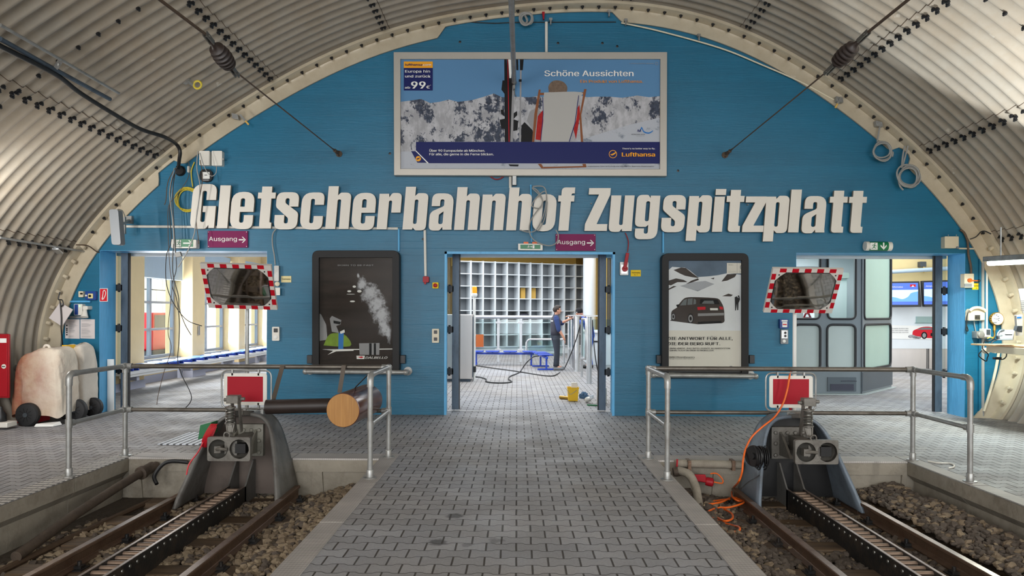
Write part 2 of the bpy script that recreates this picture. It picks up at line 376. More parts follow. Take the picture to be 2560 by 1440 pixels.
class MB:
    def __init__(s): s.v = []; s.f = []; s.mi = []; s.m = 0

    def add(s, vs, fs, m=None):
        k = len(s.v); s.v += [V(p) for p in vs]
        for f in fs: s.f.append([i + k for i in f]); s.mi.append(s.m if m is None else m)
        return s

    def box(s, x0, x1, y0, y1, z0, z1, m=None):
        return s.hexa([(x0, y0, z0), (x1, y0, z0), (x1, y1, z0), (x0, y1, z0), (x0, y0, z1), (x1, y0, z1), (x1, y1, z1), (x0, y1, z1)], m)

    def hexa(s, p, m=None):
        return s.add(p, [(0, 3, 2, 1), (4, 5, 6, 7), (0, 1, 5, 4), (1, 2, 6, 5), (2, 3, 7, 6), (3, 0, 4, 7)], m)

    def bar(s, a, b, w, h, m=None, up=(0, 0, 1)):
        a, b = V(a), V(b); d = (b - a).normalized(); up = V(up)
        if abs(d.dot(up)) > 0.99: up = V((0, 1, 0))
        sx = d.cross(up).normalized() * (w / 2); sz = sx.cross(d).normalized() * (h / 2)
        return s.hexa([a - sx - sz, a + sx - sz, b + sx - sz, b - sx - sz, a - sx + sz, a + sx + sz, b + sx + sz, b - sx + sz], m)

    def tube(s, pts, r, n=8, closed=False, m=None, caps=True):
        pts = [V(p) for p in pts]; k = len(pts)
        rs = r if isinstance(r, (list, tuple)) else [r] * k
        t0 = (pts[1] - pts[0]).normalized()
        ref = V((0, 0, 1)) if abs(t0.z) < 0.9 else V((0, 1, 0))
        nn = t0.cross(ref).normalized(); rings = []; prev = t0
        for i, p in enumerate(pts):
            if closed: t = (pts[(i + 1) % k] - pts[i - 1]).normalized()
            else: t = (pts[min(i + 1, k - 1)] - pts[max(i - 1, 0)]).normalized()
            q = prev.rotation_difference(t); nn = q @ nn; nn = (nn - t * nn.dot(t)).normalized(); prev = t
            b = t.cross(nn)
            rings.append([p + (nn * math.cos(2 * PI * j / n) + b * math.sin(2 * PI * j / n)) * rs[i] for j in range(n)])
        vs = [q for R in rings for q in R]; fs = []
        for i in range(k if closed else k - 1):
            a, b = i * n, ((i + 1) % k) * n
            for j in range(n): fs.append((a + j, a + (j + 1) % n, b + (j + 1) % n, b + j))
        if caps and not closed: fs += [tuple(range(n))[::-1], tuple(range((k - 1) * n, k * n))]
        return s.add(vs, fs, m)

    def cyl(s, a, b, r, n=14, m=None, r2=None): return s.tube([a, b], [r, r if r2 is None else r2], n, False, m)

    def lathe(s, prof, org, axis=(0, 0, 1), n=20, m=None, sx=1.0, sy=1.0):
        ax = V(axis).normalized(); ref = V((1, 0, 0)) if abs(ax.x) < 0.9 else V((0, 0, 1))
        e1 = (ref - ax * ref.dot(ax)).normalized(); e2 = ax.cross(e1); o = V(org)
        vs = []; fs = []
        for r, h in prof:
            for j in range(n):
                t = 2 * PI * j / n; vs.append(o + ax * h + e1 * (r * sx * math.cos(t)) + e2 * (r * sy * math.sin(t)))
        for i in range(len(prof) - 1):
            for j in range(n): fs.append((i * n + j, i * n + (j + 1) % n, (i + 1) * n + (j + 1) % n, (i + 1) * n + j))
        fs.append(tuple(range(n))[::-1]); fs.append(tuple(range((len(prof) - 1) * n, len(prof) * n)))
        return s.add(vs, fs, m)

    def ball(s, c, r, n=12, m=None, sc=(1, 1, 1)):
        c = V(c); pr = []; k = n // 2 + 1
        vs = [c + V((0, 0, -r * sc[2]))]; fs = []
        for i in range(1, k):
            a = -PI / 2 + PI * i / k
            for j in range(n): t = 2 * PI * j / n; vs.append(c + V((r * math.cos(a) * math.cos(t) * sc[0], r * math.cos(a) * math.sin(t) * sc[1], r * math.sin(a) * sc[2])))
        vs.append(c + V((0, 0, r * sc[2]))); L = len(vs) - 1
        for j in range(n): fs.append((0, 1 + (j + 1) % n, 1 + j)); fs.append((L, L - n + j, L - n + (j + 1) % n))
        for i in range(k - 2):
            for j in range(n): a = 1 + i * n; fs.append((a + j, a + (j + 1) % n, a + n + (j + 1) % n, a + n + j))
        return s.add(vs, fs, m)

    def flat(s, conts, fr, m=None, off=0.0):
        """filled 2D outline(s) placed by fr(x, y); off pulls it towards -Y"""
        if not isinstance(conts[0][0], (list, tuple)): conts = [conts]
        pts = [[V((p[0], p[1], 0)) for p in c] for c in conts]
        al = [fr(p.x, p.y) + V((0, -off, 0)) for c in pts for p in c]
        return s.add(al, [tuple(t) for t in tessellate_polygon(pts)], m)

    def prism(s, conts, fr, dep, m=None, ms=None):
        """outline(s) extruded by the vector dep"""
        if not isinstance(conts[0][0], (list, tuple)): conts = [conts]
        pts = [[V((p[0], p[1], 0)) for p in c] for c in conts]
        fl = [fr(p.x, p.y) for c in pts for p in c]; n = len(fl); dep = V(dep)
        tr = [tuple(t) for t in tessellate_polygon(pts)]
        m = s.m if m is None else m
        k = len(s.v); s.v += fl + [p + dep for p in fl]
        for t in tr:
            s.f.append([i + k for i in t]); s.mi.append(m)
            s.f.append([i + k + n for i in t[::-1]]); s.mi.append(m if ms is None else ms)
        a = 0
        for c in pts:
            L = len(c)
            for i in range(L):
                j = (i + 1) % L; s.f.append([k + a + i, k + a + j, k + a + j + n, k + a + i + n]); s.mi.append(m if ms is None else ms)
            a += L
        return s

    def text(s, body, fr, x, y, size, m=None, bold=0.0, width=None, align='l', up=1, off=0.0, cond=1.0, shear=0.0):
        """flat lettering; size is the cap height in frame units, up=-1 when the frame's y runs down"""
        c = bpy.data.curves.new('t', 'FONT'); c.font = SANS or c.font; c.body = body; c.offset = 0; c.shear = shear; c.resolution_u = 3
        o = bpy.data.objects.new('t', c); COL.objects.link(o)
        dg = bpy.context.evaluated_depsgraph_get(); me = bpy.data.meshes.new_from_object(o.evaluated_get(dg))
        if len(me.vertices):
            xs = [q.co.x for q in me.vertices]; x0, x1 = min(xs), max(xs)
            sy = size / (0.66 if SANS else 0.69); sx = sy * cond
            if width: sx = width / (x1 - x0)
            sh = {'l': -x0, 'c': -(x0 + x1) / 2, 'r': -x1}[align]
            for i, e in enumerate((-1, 0, 1) if bold else (0,)):   # heavier weight: the face struck three times, a hair apart
                vs = [fr(x + (q.co.x + sh) * sx + e * bold * 1.1 * sy, y + up * q.co.y * sy) + V((0, -off - i * .0001, 0)) for q in me.vertices]
                s.add(vs, [tuple(p.vertices) for p in me.polygons], m)
        bpy.data.objects.remove(o); bpy.data.curves.remove(c); bpy.data.meshes.remove(me)
        return s

    def build(s, name, mats, parent=None, label=None, cat=None, group=None, kind=None, bevel=0.0, smooth=40, org=None, seg=2):
        if isinstance(mats, str): mats = [mats]
        if parent is not None: o0 = ORG[parent.name]
        elif org is not None: o0 = V(org)
        elif kind == 'structure' or kind == 'stuff': o0 = V((0, 0, 0))
        else:
            lo = V([min(p[i] for p in s.v) for i in range(3)]); hi = V([max(p[i] for p in s.v) for i in range(3)])
            o0 = V(((lo.x + hi.x) / 2, (lo.y + hi.y) / 2, lo.z))
        me = bpy.data.meshes.new(name)
        me.from_pydata([p - o0 for p in s.v], [], s.f)
        for q in mats: me.materials.append(MATS[q])
        me.polygons.foreach_set('material_index', s.mi)
        bm = bmesh.new(); bm.from_mesh(me); bmesh.ops.recalc_face_normals(bm, faces=bm.faces); bm.to_mesh(me); bm.free()
        me.update()
        if smooth:
            me.shade_smooth(); me.set_sharp_from_angle(angle=math.radians(smooth))
        o = bpy.data.objects.new(name, me); COL.objects.link(o)
        if parent is not None: o.parent = parent
        else: o.location = o0
        ORG[o.name] = o0
        if bevel:
            b = o.modifiers.new('edge', 'BEVEL'); b.width = bevel; b.segments = seg; b.limit_method = 'ANGLE'; b.angle_limit = math.radians(35)
        tag(o, label, cat, group, kind)
        return o


def tag(o, label=None, cat=None, group=None, kind=None):
    if label: o['label'] = label
    if cat: o['category'] = cat
    if group: o['group'] = group
    if kind: o['kind'] = kind
    return o


def thing(name, label, cat, loc, group=None):
    o = bpy.data.objects.new(name, None); COL.objects.link(o); o.location = loc; o.empty_display_size = 0.1
    ORG[o.name] = V(loc); tag(o, label, cat, group); return o


def dup(root, loc, label=None, rz=None):
    r = root.copy(); COL.objects.link(r); r.location = loc
    if rz is not None: r.rotation_euler = (0, 0, rz)
    if label: r['label'] = label
    ORG[r.name] = V(loc)
    for ch in list(root.children):
        c = ch.copy(); COL.objects.link(c); c.parent = r
        for g in list(ch.children):
            d = g.copy(); COL.objects.link(d); d.parent = c
    return r


def rp(pts, seg=5, tol=1e-6):
    """polygon with rounded corners: (x, y[, radius])"""
    out = []; n = len(pts)
    for i in range(n):
        p = V((pts[i][0], pts[i][1])); r = pts[i][2] if len(pts[i]) > 2 else 0
        if not r: out.append((p.x, p.y)); continue
        a = V(pts[i - 1][:2]) - p; b = V(pts[(i + 1) % n][:2]) - p
        la, lb = a.length, b.length; a /= la; b /= lb
        ang = math.acos(max(-1, min(1, a.dot(b)))); t = min(r / math.tan(ang / 2), la * 0.49, lb * 0.49)
        p0, p1 = p + a * t, p + b * t
        for k in range(seg + 1):
            q = k / seg; out.append(tuple((p0 * (1 - q) ** 2 + p * (2 * q * (1 - q)) * 1.0 + p1 * q ** 2)))
    return out


def rr(x0, y0, x1, y1, r, seg=5): return rp([(x0, y0, r), (x1, y0, r), (x1, y1, r), (x0, y1, r)], seg)


def circ(cx, cy, r, n=24, ry=None): return [(cx + r * math.cos(2 * PI * i / n), cy + (ry or r) * math.sin(2 * PI * i / n)) for i in range(n)]


def spl(pts, k=6):
    """smooth curve through 2D or 3D points"""
    pts = [V(p) for p in pts]; out = []
    for i in range(len(pts) - 1):
        a, b, c, d = pts[max(i - 1, 0)], pts[i], pts[i + 1], pts[min(i + 2, len(pts) - 1)]
        for j in range(k):
            t = j / k; out.append(0.5 * ((2 * b) + (c - a) * t + (2 * a - 5 * b + 4 * c - d) * t * t + (3 * b - a - 3 * c + d) * t ** 3))
    out.append(pts[-1]); return out


def px(Y): return lambda x, y: P(x, y, Y)


def xz(Y, x0=0.0, z0=0.0): return lambda x, y: V((x0 + x, Y, z0 + y))


def ring(c, R, n=20, axis='y', ph=0.0, wob=0.0):
    o = []
    for i in range(n):
        t = 2 * PI * i / n + ph; q = R * (1 + wob * math.sin(3 * t + ph))
        o.append(V(c) + (V((q * math.cos(t), 0, q * math.sin(t))) if axis == 'y' else V((0, q * math.cos(t), q * math.sin(t))) if axis == 'x' else V((q * math.cos(t), q * math.sin(t), 0))))
    return o

# ================================================================ the setting
def arch(t, inset=0.0):
    """tunnel outline in the X-Z plane, t = 0 at the crown, positive to the booth side"""
    def q(t):
        r = 2.3057 + 5.6864 * math.cos(t) - 5.5375 * math.cos(2 * t) + 2.5945 * math.cos(3 * t) - 0.6181 * math.cos(4 * t) + 0.0196 * math.sin(t) + 0.186 * math.sin(2 * t)
        return V((0.2 + r * math.sin(t), 0, 1.7 + r * math.cos(t)))
    p = q(t)
    if inset:
        d = (q(t + 0.01) - q(t - 0.01)).normalized(); n = V((d.z, 0, -d.x)); p = p + n * inset
    return p


def th_of(px_, py_):
    p = P(px_, py_, 10.88); return math.atan2(p.x - 0.2, p.z - 1.7)


TH = 1.86
# ---- floor
def quad(m, x0, x1, y0, y1, z=0.0): m.add([(x0, y0, z), (x1, y0, z), (x1, y1, z), (x0, y1, z)], [(0, 1, 2, 3)])


PL0, PL1, PR0, PR1, PY = -4.11, -1.45, 1.485, 4.11, 7.69
m = MB()
quad(m, -7.5, PL0, -8, PY); quad(m, PL1, PR0, -8, PY); quad(m, PR1, 7.9, -8, PY); quad(m, -7.5, 7.9, PY, DW)
quad(m, -9, 16, DW, 33)
m.build('floor', 'paving', kind='structure', smooth=0)
# ---- track pits
for sx, (x0, x1) in enumerate(((PL0, PL1), (PR0, PR1))):
    nm = ('wall_pit', 'wall_pit')[sx]
    prof = [(0, 0), (0, -0.13), (0.07, -0.2), (0.07, -0.62), (0.3, -0.62), (0.3, 0)]
    for xs, sg in ((x0, -1), (x1, 1)):
        m = MB(); seams = [-8, 2.6, 4.7, 6.75, PY]
        for a, b in zip(seams[:-1], seams[1:]):
            m.prism([(xs + sg * u, z) for u, z in prof], lambda x, y, a=a: V((x, a + 0.006, y - 0.004)), (0, b - a - 0.012, 0))
        m.build('wall_pit', 'concrete', kind='structure', smooth=30)
    m = MB()
    m.box(x0 - 0.3, x1 + 0.3, PY + 0.03, PY + 0.3, -0.62, -0.004)
    m.box(x0, x1, PY, PY + 0.03, -0.14, -0.012)
    cx = (x0 + x1) / 2
    for a, b in ((x0, x0 + 0.12), (cx + 0.62 - sx * 0.1, cx + 0.72 - sx * 0.1), (cx - 0.72, cx - 0.62), (x1 - 0.05, x1)):
        m.hexa([(a - .03, PY + .03, -.62), (b + .03, PY + .03, -.62), (b + .03, PY + .03, -.62), (a - .03, PY + .03, -.62), (a, PY, -.14), (b, PY, -.14), (b, PY + .03, -.14), (a, PY + .03, -.14)])
    m.build('wall_pit', 'concrete', kind='structure', smooth=30)
    m = MB(); quad(m, x0 - 0.4, x1 + 0.4, -8, PY + 0.3, -0.43); m.build('ground', 'gravel_bed', kind='structure', smooth=0)
# ---- edging: tread plates, slotted gratings
def strip(x0, x1, y0, y1, mt): m = MB(); m.box(x0, x1, y0, y1, -0.014, 0.006); m.build('kerb', mt, kind='structure', bevel=0.002, seg=1)


for a, b in ((-8, 2.2), (2.21, 3.8), (3.81, 5.35), (5.36, 6.62), (6.63, 7.96)):
    strip(PL1, PL1 + 0.175, a, b, 'tread_plate'); strip(PR0 - 0.17, PR0, a, b, 'tread_plate')
    strip(PL0 - 0.2, PL0 - 0.01, a, b, 'slot_grate_y'); strip(PR1 + 0.01, PR1 + 0.17, a, b, 'tread_plate')
for x0, x1 in ((PL0, PL1), (PR0, PR1)):
    c = (x0 + x1) / 2
    strip(x0, c + 0.4, PY - 0.012, PY + 0.26, 'tread_plate'); strip(c + 0.41, x1 - 0.002, PY - 0.012, PY + 0.26, 'tread_plate')
# ---- blue end wall with three openings
OPEN = [(-6.34, -3.79), (-1.10, 1.473), (4.20, 6.74)]; ZT = 2.47; TW = 0.45
m = MB(); xs = [-8.2] + [q for o in OPEN for q in o] + [8.4]
for i in range(0, len(xs), 2): m.box(xs[i], xs[i + 1], DW, DW + TW, -0.05, ZT)
m.box(-8.2, 8.4, DW, DW + TW, ZT, 7.2)
m.box(6.93, 7.03, DW - 0.03, DW, 0, 2.6)
m.build('wall_front', 'blue_paint', kind='structure', smooth=0)
for i, (a, b) in enumerate(OPEN):
    m = MB(); e = 0.004
    m.box(a, a + e, DW + e, DW + TW - e, 0, ZT); m.box(b - e, b, DW + e, DW + TW - e, 0, ZT); m.box(a, b, DW + e, DW + TW - e, ZT - e, ZT)
    if i == 1:
        m.box(a, a + 0.035, DW - 0.012, DW + 0.02, 0, ZT); m.box(b - 0.035, b, DW - 0.012, DW + 0.02, 0, ZT); m.box(a, b, DW - 0.012, DW + 0.02, ZT - 0.035, ZT)
    m.build('door_%d' % (i + 1), 'lit_reveal_conduit_blue', kind='structure', smooth=0)  # reveals lightened in colour to look lit from the hall
    m = MB(); m.box(a - 0.1, b + 0.1, DW + TW + 0.19, DW + TW + 0.31, ZT - 0.035, ZT + 0.12)
    m.build('trim_%d' % (i + 1), 'hall_white', kind='structure', smooth=0, bevel=0.01)
    m = MB(); m.box(a, b, DW + TW - 0.02, DW + TW + 0.03, -0.02, 0.004); m.build('trim_%d' % (i + 4), 'galvanised', kind='structure', smooth=0)
# ---- corrugated tunnel lining
m = MB(); nt = 170
ys = [-8.0 + i * (11.0 / 8) for i in range(9)]
k = int((10.86 - 3.0) / 0.2 * 8); ys = ys[:-1] + [3.0 + i * 0.025 for i in range(k + 1)]
def crg(y): return 0.0 if y < 2.99 else 0.0275 * (1 - math.cos(2 * PI * (y - 10.85) / 0.2))
vs = []; fs = []
for y in ys:
    o = -crg(y)
    for j in range(nt + 1):
        p = arch(-TH + 2 * TH * j / nt, o); vs.append((p.x, y, p.z))
for i in range(len(ys) - 1):
    for j in range(nt): a = i * (nt + 1) + j; fs.append((a, a + 1, a + nt + 2, a + nt + 1))
m.add(vs, fs)
ceil = m.build('ceiling', 'liner_cream', kind='structure', smooth=180)
# ---- steel flange against the wall
def bandw(t):
    w = 0.235
    for a, b, s in ((-0.335, 0.30, 0.035), (-1.245, -1.175, 0.012), (1.15, 1.205, 0.012)):
        q = min(max((t - a) / s, 0), 1) * min(max((b - t) / s, 0), 1); w -= q * 0.145
    return w


m = MB(); nt = 420; vs = []; fs = []
for j in range(nt + 1):
    t = -TH + 2 * TH * j / nt; w = bandw(t)
    for o, y in ((-0.01, 10.79), (0.03, 10.79), (0.035, 10.80), (0.05, 10.95), (w, 10.955), (w, 10.985), (-0.01, 10.985)):
        p = arch(t, o); vs.append((p.x, y, p.z))
for j in range(nt):
    for i in range(7): a = j * 7 + i; b = j * 7 + (i + 1) % 7; fs.append((a, b, b + 7, a + 7))
m.add(vs, fs); m.build('trim_7', 'flange_cream', kind='structure', smooth=35)
# ---- seams and bolts of the lining
seams = [th_of(*q) for q in ((208, 622), (420, 396), (690, 205), (967, 80), (1562, 16), (1850, 86), (2083, 205), (2300, 380), (2478, 595))]
bolts = []
def bolt_at(t, y, inset, kind=0):
    p = arch(t, inset); d = (arch(t, inset + 0.02) - p).normalized()
    bolts.append((V((p.x, y, p.z)), d, kind))


for k, t in enumerate(seams):
    m = MB(); pts = []
    for i in range(int(7.0 / 0.025)):
        y = 3.9 + i * 0.025; p = arch(t - (0.012 if t > 0 else -0.012), -crg(y) + 0.002); pts.append((p.x, y, p.z))
    m.tube(pts, 0.0045, 4); m.build('lap_seam', 'cable_brown', parent=ceil)
    for i in range(25):
        y = 10.65 - 0.2 * i
        for q, e in (((0.0, 0.0), (0.010, 0.0)) if k in (3, 4, 5) else ((0.0, 0.0), (0.009, 0.0), (0.0045, -0.04))): bolt_at(t + (q if t > 0 else -q), y + e, 0.0)
t = -TH + 0.1
for yr, sp in ((7.65, 0.047), (5.25, 0.047)):
    t = -TH + 0.1
    while t < TH - 0.1:
        bolt_at(t, yr, 0.0); r = arch(t).length; t += 0.23 / max(4.4, (arch(t) - V((0.2, 0, 1.7))).length)
t = -TH + 0.05; fl = []
while t < TH - 0.05:
    p = arch(t, 0.043); d = (arch(t, 0.06) - p).normalized(); fl.append((V((p.x, 10.87, p.z)), d, 1 if p.z < 2.6 else 0)); t += 0.24 / (arch(t) - V((0.2, 0, 1.7))).length


def bolt_mesh(m, c, d, s=1.0): m.lathe([(0.024 * s, 0), (0.024 * s, 0.018 * s), (0.013 * s, 0.02 * s), (0.013 * s, 0.038 * s)], c, d, 7)


def inframe(p):
    v = p - CP; z = v.dot(CD)
    if z < 0.3: return False
    x = 1280 + FPX * v.dot(CR) / z; y = 780 - FPX * v.dot(CU) / z
    return -5 < x < 2565 and -5 < y < 1445


vis = [b for b in bolts if inframe(b[0])]
vis.sort(key=lambda b: (b[0] - CP).length)
proto = MB(); bolt_mesh(proto, V((0, 0, 0)), V((0, 0, 1)))
b0 = proto.build('bolt', 'black_plastic', parent=ceil)
for i, (c, d, k) in enumerate(vis[:99]):
    o = b0 if i == 0 else b0.copy()
    if i: COL.objects.link(o); o.parent = ceil
    o.location = c; o.rotation_euler = V((0, 0, 1)).rotation_difference(d).to_euler()
m = MB()
for c, d, k in vis[99:]: bolt_mesh(m, c, d)
m.build('bolt_row', 'black_plastic', parent=ceil, kind='stuff')
fo = bpy.data.objects['trim_7']
ORG['trim_7'] = V((0, 0, 0))
bw = None; bd = None
for c, d, k in fl:
    if not inframe(c): continue
    src = bw if k else bd
    if src is None:
        q = MB()
        if k: q.lathe([(0.03, 0), (0.03, 0.05), (0.022, 0.058)], V((0, 0, 0)), V((0, 0, 1)), 10)
        else: bolt_mesh(q, V((0, 0, 0)), V((0, 0, 1)), 1.05)
        src = q.build('bolt', 'flange_cream' if k else 'black_plastic', parent=fo)
        o = src
        if k: bw = src
        else: bd = src
    else:
        o = src.copy(); COL.objects.link(o); o.parent = fo
    o.location = c; o.rotation_euler = V((0, 0, 1)).rotation_difference(d).to_euler()
# ---- the hall behind: walls, ceiling, windows
m = MB(); m.box(-9.2, 16.2, 11.45, 33, 4.0, 4.2); m.build('ceiling_hall', 'hall_white', kind='structure', smooth=0)
m = MB(); m.box(-9, 16.2, 31, 31.2, 0, 4.0); m.build('wall_back', 'ochre_plaster', kind='structure', smooth=0)
m = MB(); m.box(16, 16.2, 11.45, 31, 0, 4.0); m.build('wall_right', 'yellow_plaster', kind='structure', smooth=0)
m = MB(); m.box(2.95, 3.2, 26, 31, 0, 4.0); m.build('wall_hall', 'ochre_plaster', kind='structure', smooth=0)
XW = -7.95
m = MB()
m.box(XW - 0.3, XW, 11.45, 31, 0, 0.47); m.box(XW - 0.3, XW, 11.45, 31, 3.0, 4.0)
piers = [(11.45, 14.8), (17.0, 17.67), (19.85, 20.3), (22.5, 23.1), (25.3, 25.9), (28.1, 31)]
for a, b in piers:
    m.box(XW - 0.3, -7.6, a, b, 0, 4.0)
m.build('wall_left', 'yellow_plaster', kind='structure', smooth=0, bevel=0.015)
m = MB()
for a, b in piers: m.box(-7.6, -7.585, a - 0.01, b + 0.01, 0, 0.16); m.box(XW, -7.585, a - 0.015, a - 0.002, 0, 0.16)
m.box(XW, XW + 0.012, 14.8, 28, 0, 0.16)
m.build('baseboard_left', 'plinth_grey', kind='structure', smooth=0)
for i in range(4):
    a, b = piers[i][1], piers[i + 1][0]; x = XW - 0.16
    m = MB(); z0, z1 = 0.5, 3.0; f = 0.07
    m.box(x, x + 0.08, a, b, z0, z0 + f); m.box(x, x + 0.08, a, b, z1 - f, z1)
    for y in (a, a + (b - a) * 0.5 - f / 2, b - f): m.box(x, x + 0.08, y, y + f, z0 + f, z1 - f)
    for z in (1.12, 1.72, 2.3): m.box(x + 0.005, x + 0.075, a, b, z, z + 0.05)
    m.box(x + 0.1, XW + 0.08, a, b, z0 - 0.05, z0 - 0.005)
    w = m.build('window_%d' % (i + 1), 'window_grey', kind='structure', smooth=0, bevel=0.006)
    g = MB(); g.box(x + 0.036, x + 0.044, a + 0.02, b - 0.02, z0 + 0.02, z1 - 0.02); g.build('pane', 'pane_glass', parent=w, smooth=0)
    bl = MB(); bl.box(x + 0.1, x + 0.28, a + 0.02, b - 0.02, 2.26, 3.0); bl.build('blind_box', 'pale_jamb', parent=w, smooth=0, bevel=0.01)
# ---- outside the windows
m = MB(); quad(m, -60, -8.3, 2, 60, -0.2); m.build('ground_snow', 'snow', kind='structure', smooth=0)
m = MB()
rnd = random.Random(3)
for i in range(12):
    for j in range(7):
        y = 19 + i * 1.0 + (j % 2) * 0.5; z = -0.2 + j * 0.52
        m.box(-15.2 - rnd.random() * 0.08, -14.4, y, y + 0.96, z, z + 0.49)
m.build('wall_outside', 'rock_wall', kind='structure', smooth=0, bevel=0.03)

# ================================================================ tracks
LOG, CAB = 'the track with the log-shaped bumper', 'the track with the orange cable'
ZR = -0.25
STN = []
for i in range(14):
    bm = bmesh.new(); bmesh.ops.create_icosphere(bm, subdivisions=1, radius=1)
    for v in bm.verts: v.co *= 1 + 0.3 * (random.random() - 0.5)
    s = (1 + random.random() * 0.4, 0.8 + random.random() * 0.3, 0.55 + random.random() * 0.25)
    vs = [V((v.co.x * s[0], v.co.y * s[1], v.co.z * s[2])) for v in bm.verts]; fs = [tuple(x.index for x in f.verts) for f in bm.faces]; bm.free(); STN.append((vs, fs))


def ballast(x0, x1, cx, side, label):
    m = MB(); rnd = random.Random(5 + int(side * 3)); step = 0.044
    y = 4.3
    while y < 7.66:
        x = x0 + 0.02
        while x < x1 - 0.02:
            qx, qy = x + (rnd.random() - .5) * .04, y + (rnd.random() - .5) * .04
            d = abs(qx - cx); h = -0.40 + NZ.noise((qx * 2, qy * 2, side * 9)) * 0.035
            h += 0.1 * max(0, min(1, (d - 0.62) / 0.5))
            if side < 0 and qx < x0 + 0.75: h -= 0.16 * (1 - (qx - x0) / 0.75) * (1.3 if qy > 6.9 else 1)
            if side > 0 and qx > x1 - 0.5: h += 0.06
            sl = abs(((qy - 5.42 + 0.33) % 0.66) - 0.33)
            if sl < 0.12 and d < 0.74: h -= 0.035
            vs, fs = STN[rnd.randrange(14)]; s = 0.024 + rnd.random() ** 2 * 0.022
            R = M.Rotation(rnd.random() * 6.28, 3, V((rnd.random() - .5, rnd.random() - .5, 1)).normalized())
            o = V((qx, qy, h + rnd.random() * 0.02)); k = rnd.random()
            m.add([o + (R @ v) * s for v in vs], fs, (0 if k < .35 else 1 if k < .75 else 2) if side < 0 else (0 if k < .04 else 1 if k < .24 else 2))
            x += step
        y += step
    m.build('ballast', ['stone_light', 'stone_mid', 'stone_dark'], label=label, cat='ballast', kind='stuff', smooth=0)


ballast(PL0 + 0.07, PL1 - 0.07, -2.81, -1, 'tan and grey stone ballast bedding ' + LOG)
ballast(PR0 + 0.07, PR1 - 0.07, 2.79, 1, 'dark grey stone ballast bedding ' + CAB)
for cx, tr in ((-2.81, LOG), (2.79, CAB)):
    first = None
    for k in range(5):
        y = 4.76 + 0.66 * k
        if first is None:
            m = MB(); m.box(cx - 0.95, cx + 0.95, y - 0.11, y + 0.11, -0.5, -0.375)
            first = m.build('sleeper', 'sleeper_wood', label='weathered brown wooden sleeper half buried in the ballast of ' + tr, cat='sleeper', group='sleepers of ' + tr, bevel=0.012)
        else: dup(first, first.location + V((0, 0.66 * k, 0)))
    for s, wh in ((-1, 'away from'), (1, 'nearer to')):
        if cx > 0: wh = 'nearer to' if s < 0 else 'away from'
        x = cx + s * 0.53; r = thing('rail', 'rusty steel running rail of ' + tr + ', ' + wh + ' the middle platform', 'rail', (x, 5.2, -0.375))
        m = MB()
        pr = rp([(-.055, 0, .004), (.055, 0, .004), (.055, .012), (.01, .025, .01), (.009, .085, .01), (.031, .098), (.031, .122, .008), (-.031, .122, .008), (-.031, .098), (-.009, .085, .01), (-.01, .025, .01), (-.055, .012)])
        m.prism(pr, lambda a, b: V((x + a, 2.5, -0.375 + b)), (0, 5.06, 0)); m.build('rail_profile', 'rail_steel', r)
        m = MB(); m.box(x - 0.026, x + 0.026, 2.5, 7.0, -0.2535, -0.2515); m.build('running_surface', 'rail_top', r, label='worn bright top of the rail')
        for k in range(5):
            y = 4.76 + 0.66 * k
            m = MB(); m.box(x - 0.12, x + 0.12, y - 0.06, y + 0.06, -0.376, -0.366)
            for q in (-0.075, 0.075): m.box(x + q - 0.028, x + q + 0.028, y - 0.03, y + 0.03, -0.366, -0.345); m.cyl((x + q, y, -0.345), (x + q, y, -0.315), 0.016, 8)
            m.build('rail_clip', 'rack_black', r)
    r = thing('rack_rail', 'black rack rail with rungs along ' + tr, 'rack rail', (cx, 5.2, -0.42))
    for s in (-1, 1):
        m = MB(); x = cx + s * 0.082
        m.box(x - 0.012, x + 0.012, 2.8, 7.3, -0.42, -0.2); m.build('side_plate', 'rack_black', r, bevel=0.003, seg=1)
        m = MB(); m.box(x - 0.011, x + 0.011, 2.8, 7.3, -0.2005, -0.197); m.build('worn_edge', 'rail_top', r, label='scuffed bright upper edge of the plate')
        m = MB(); m.lathe([(0.014, 0), (0.012, 0.006)], (cx + s * 0.094, 4.6, -0.238), (s, 0, 0), 8); rv = m.build('rivet', 'spring_steel', r)
        for k in range(1, 26): q = rv.copy(); COL.objects.link(q); q.parent = r; q.location = (0, .1 * k, 0)
        # end wing climbing into the buffer stop
        m = MB(); xx = x + s * 0.004
        m.prism([(7.26, -0.42), (7.26, -0.2), (7.3, -0.19), (7.50, 0.02), (7.6, 0.02), (7.6, -0.42)], lambda a, b: V((xx - 0.008, a, b)), (0.016, 0, 0))
        m.build('end_wing', 'buffer_grey', r, label='rack plate end that kinks up into the buffer stop')
    for k in range(27):
        y = 4.62 + 0.1 * k; m = MB(); m.cyl((cx - 0.08, y, -0.225), (cx + 0.08, y, -0.225), 0.0185, 10); m.build('rung', 'rung_steel', r)

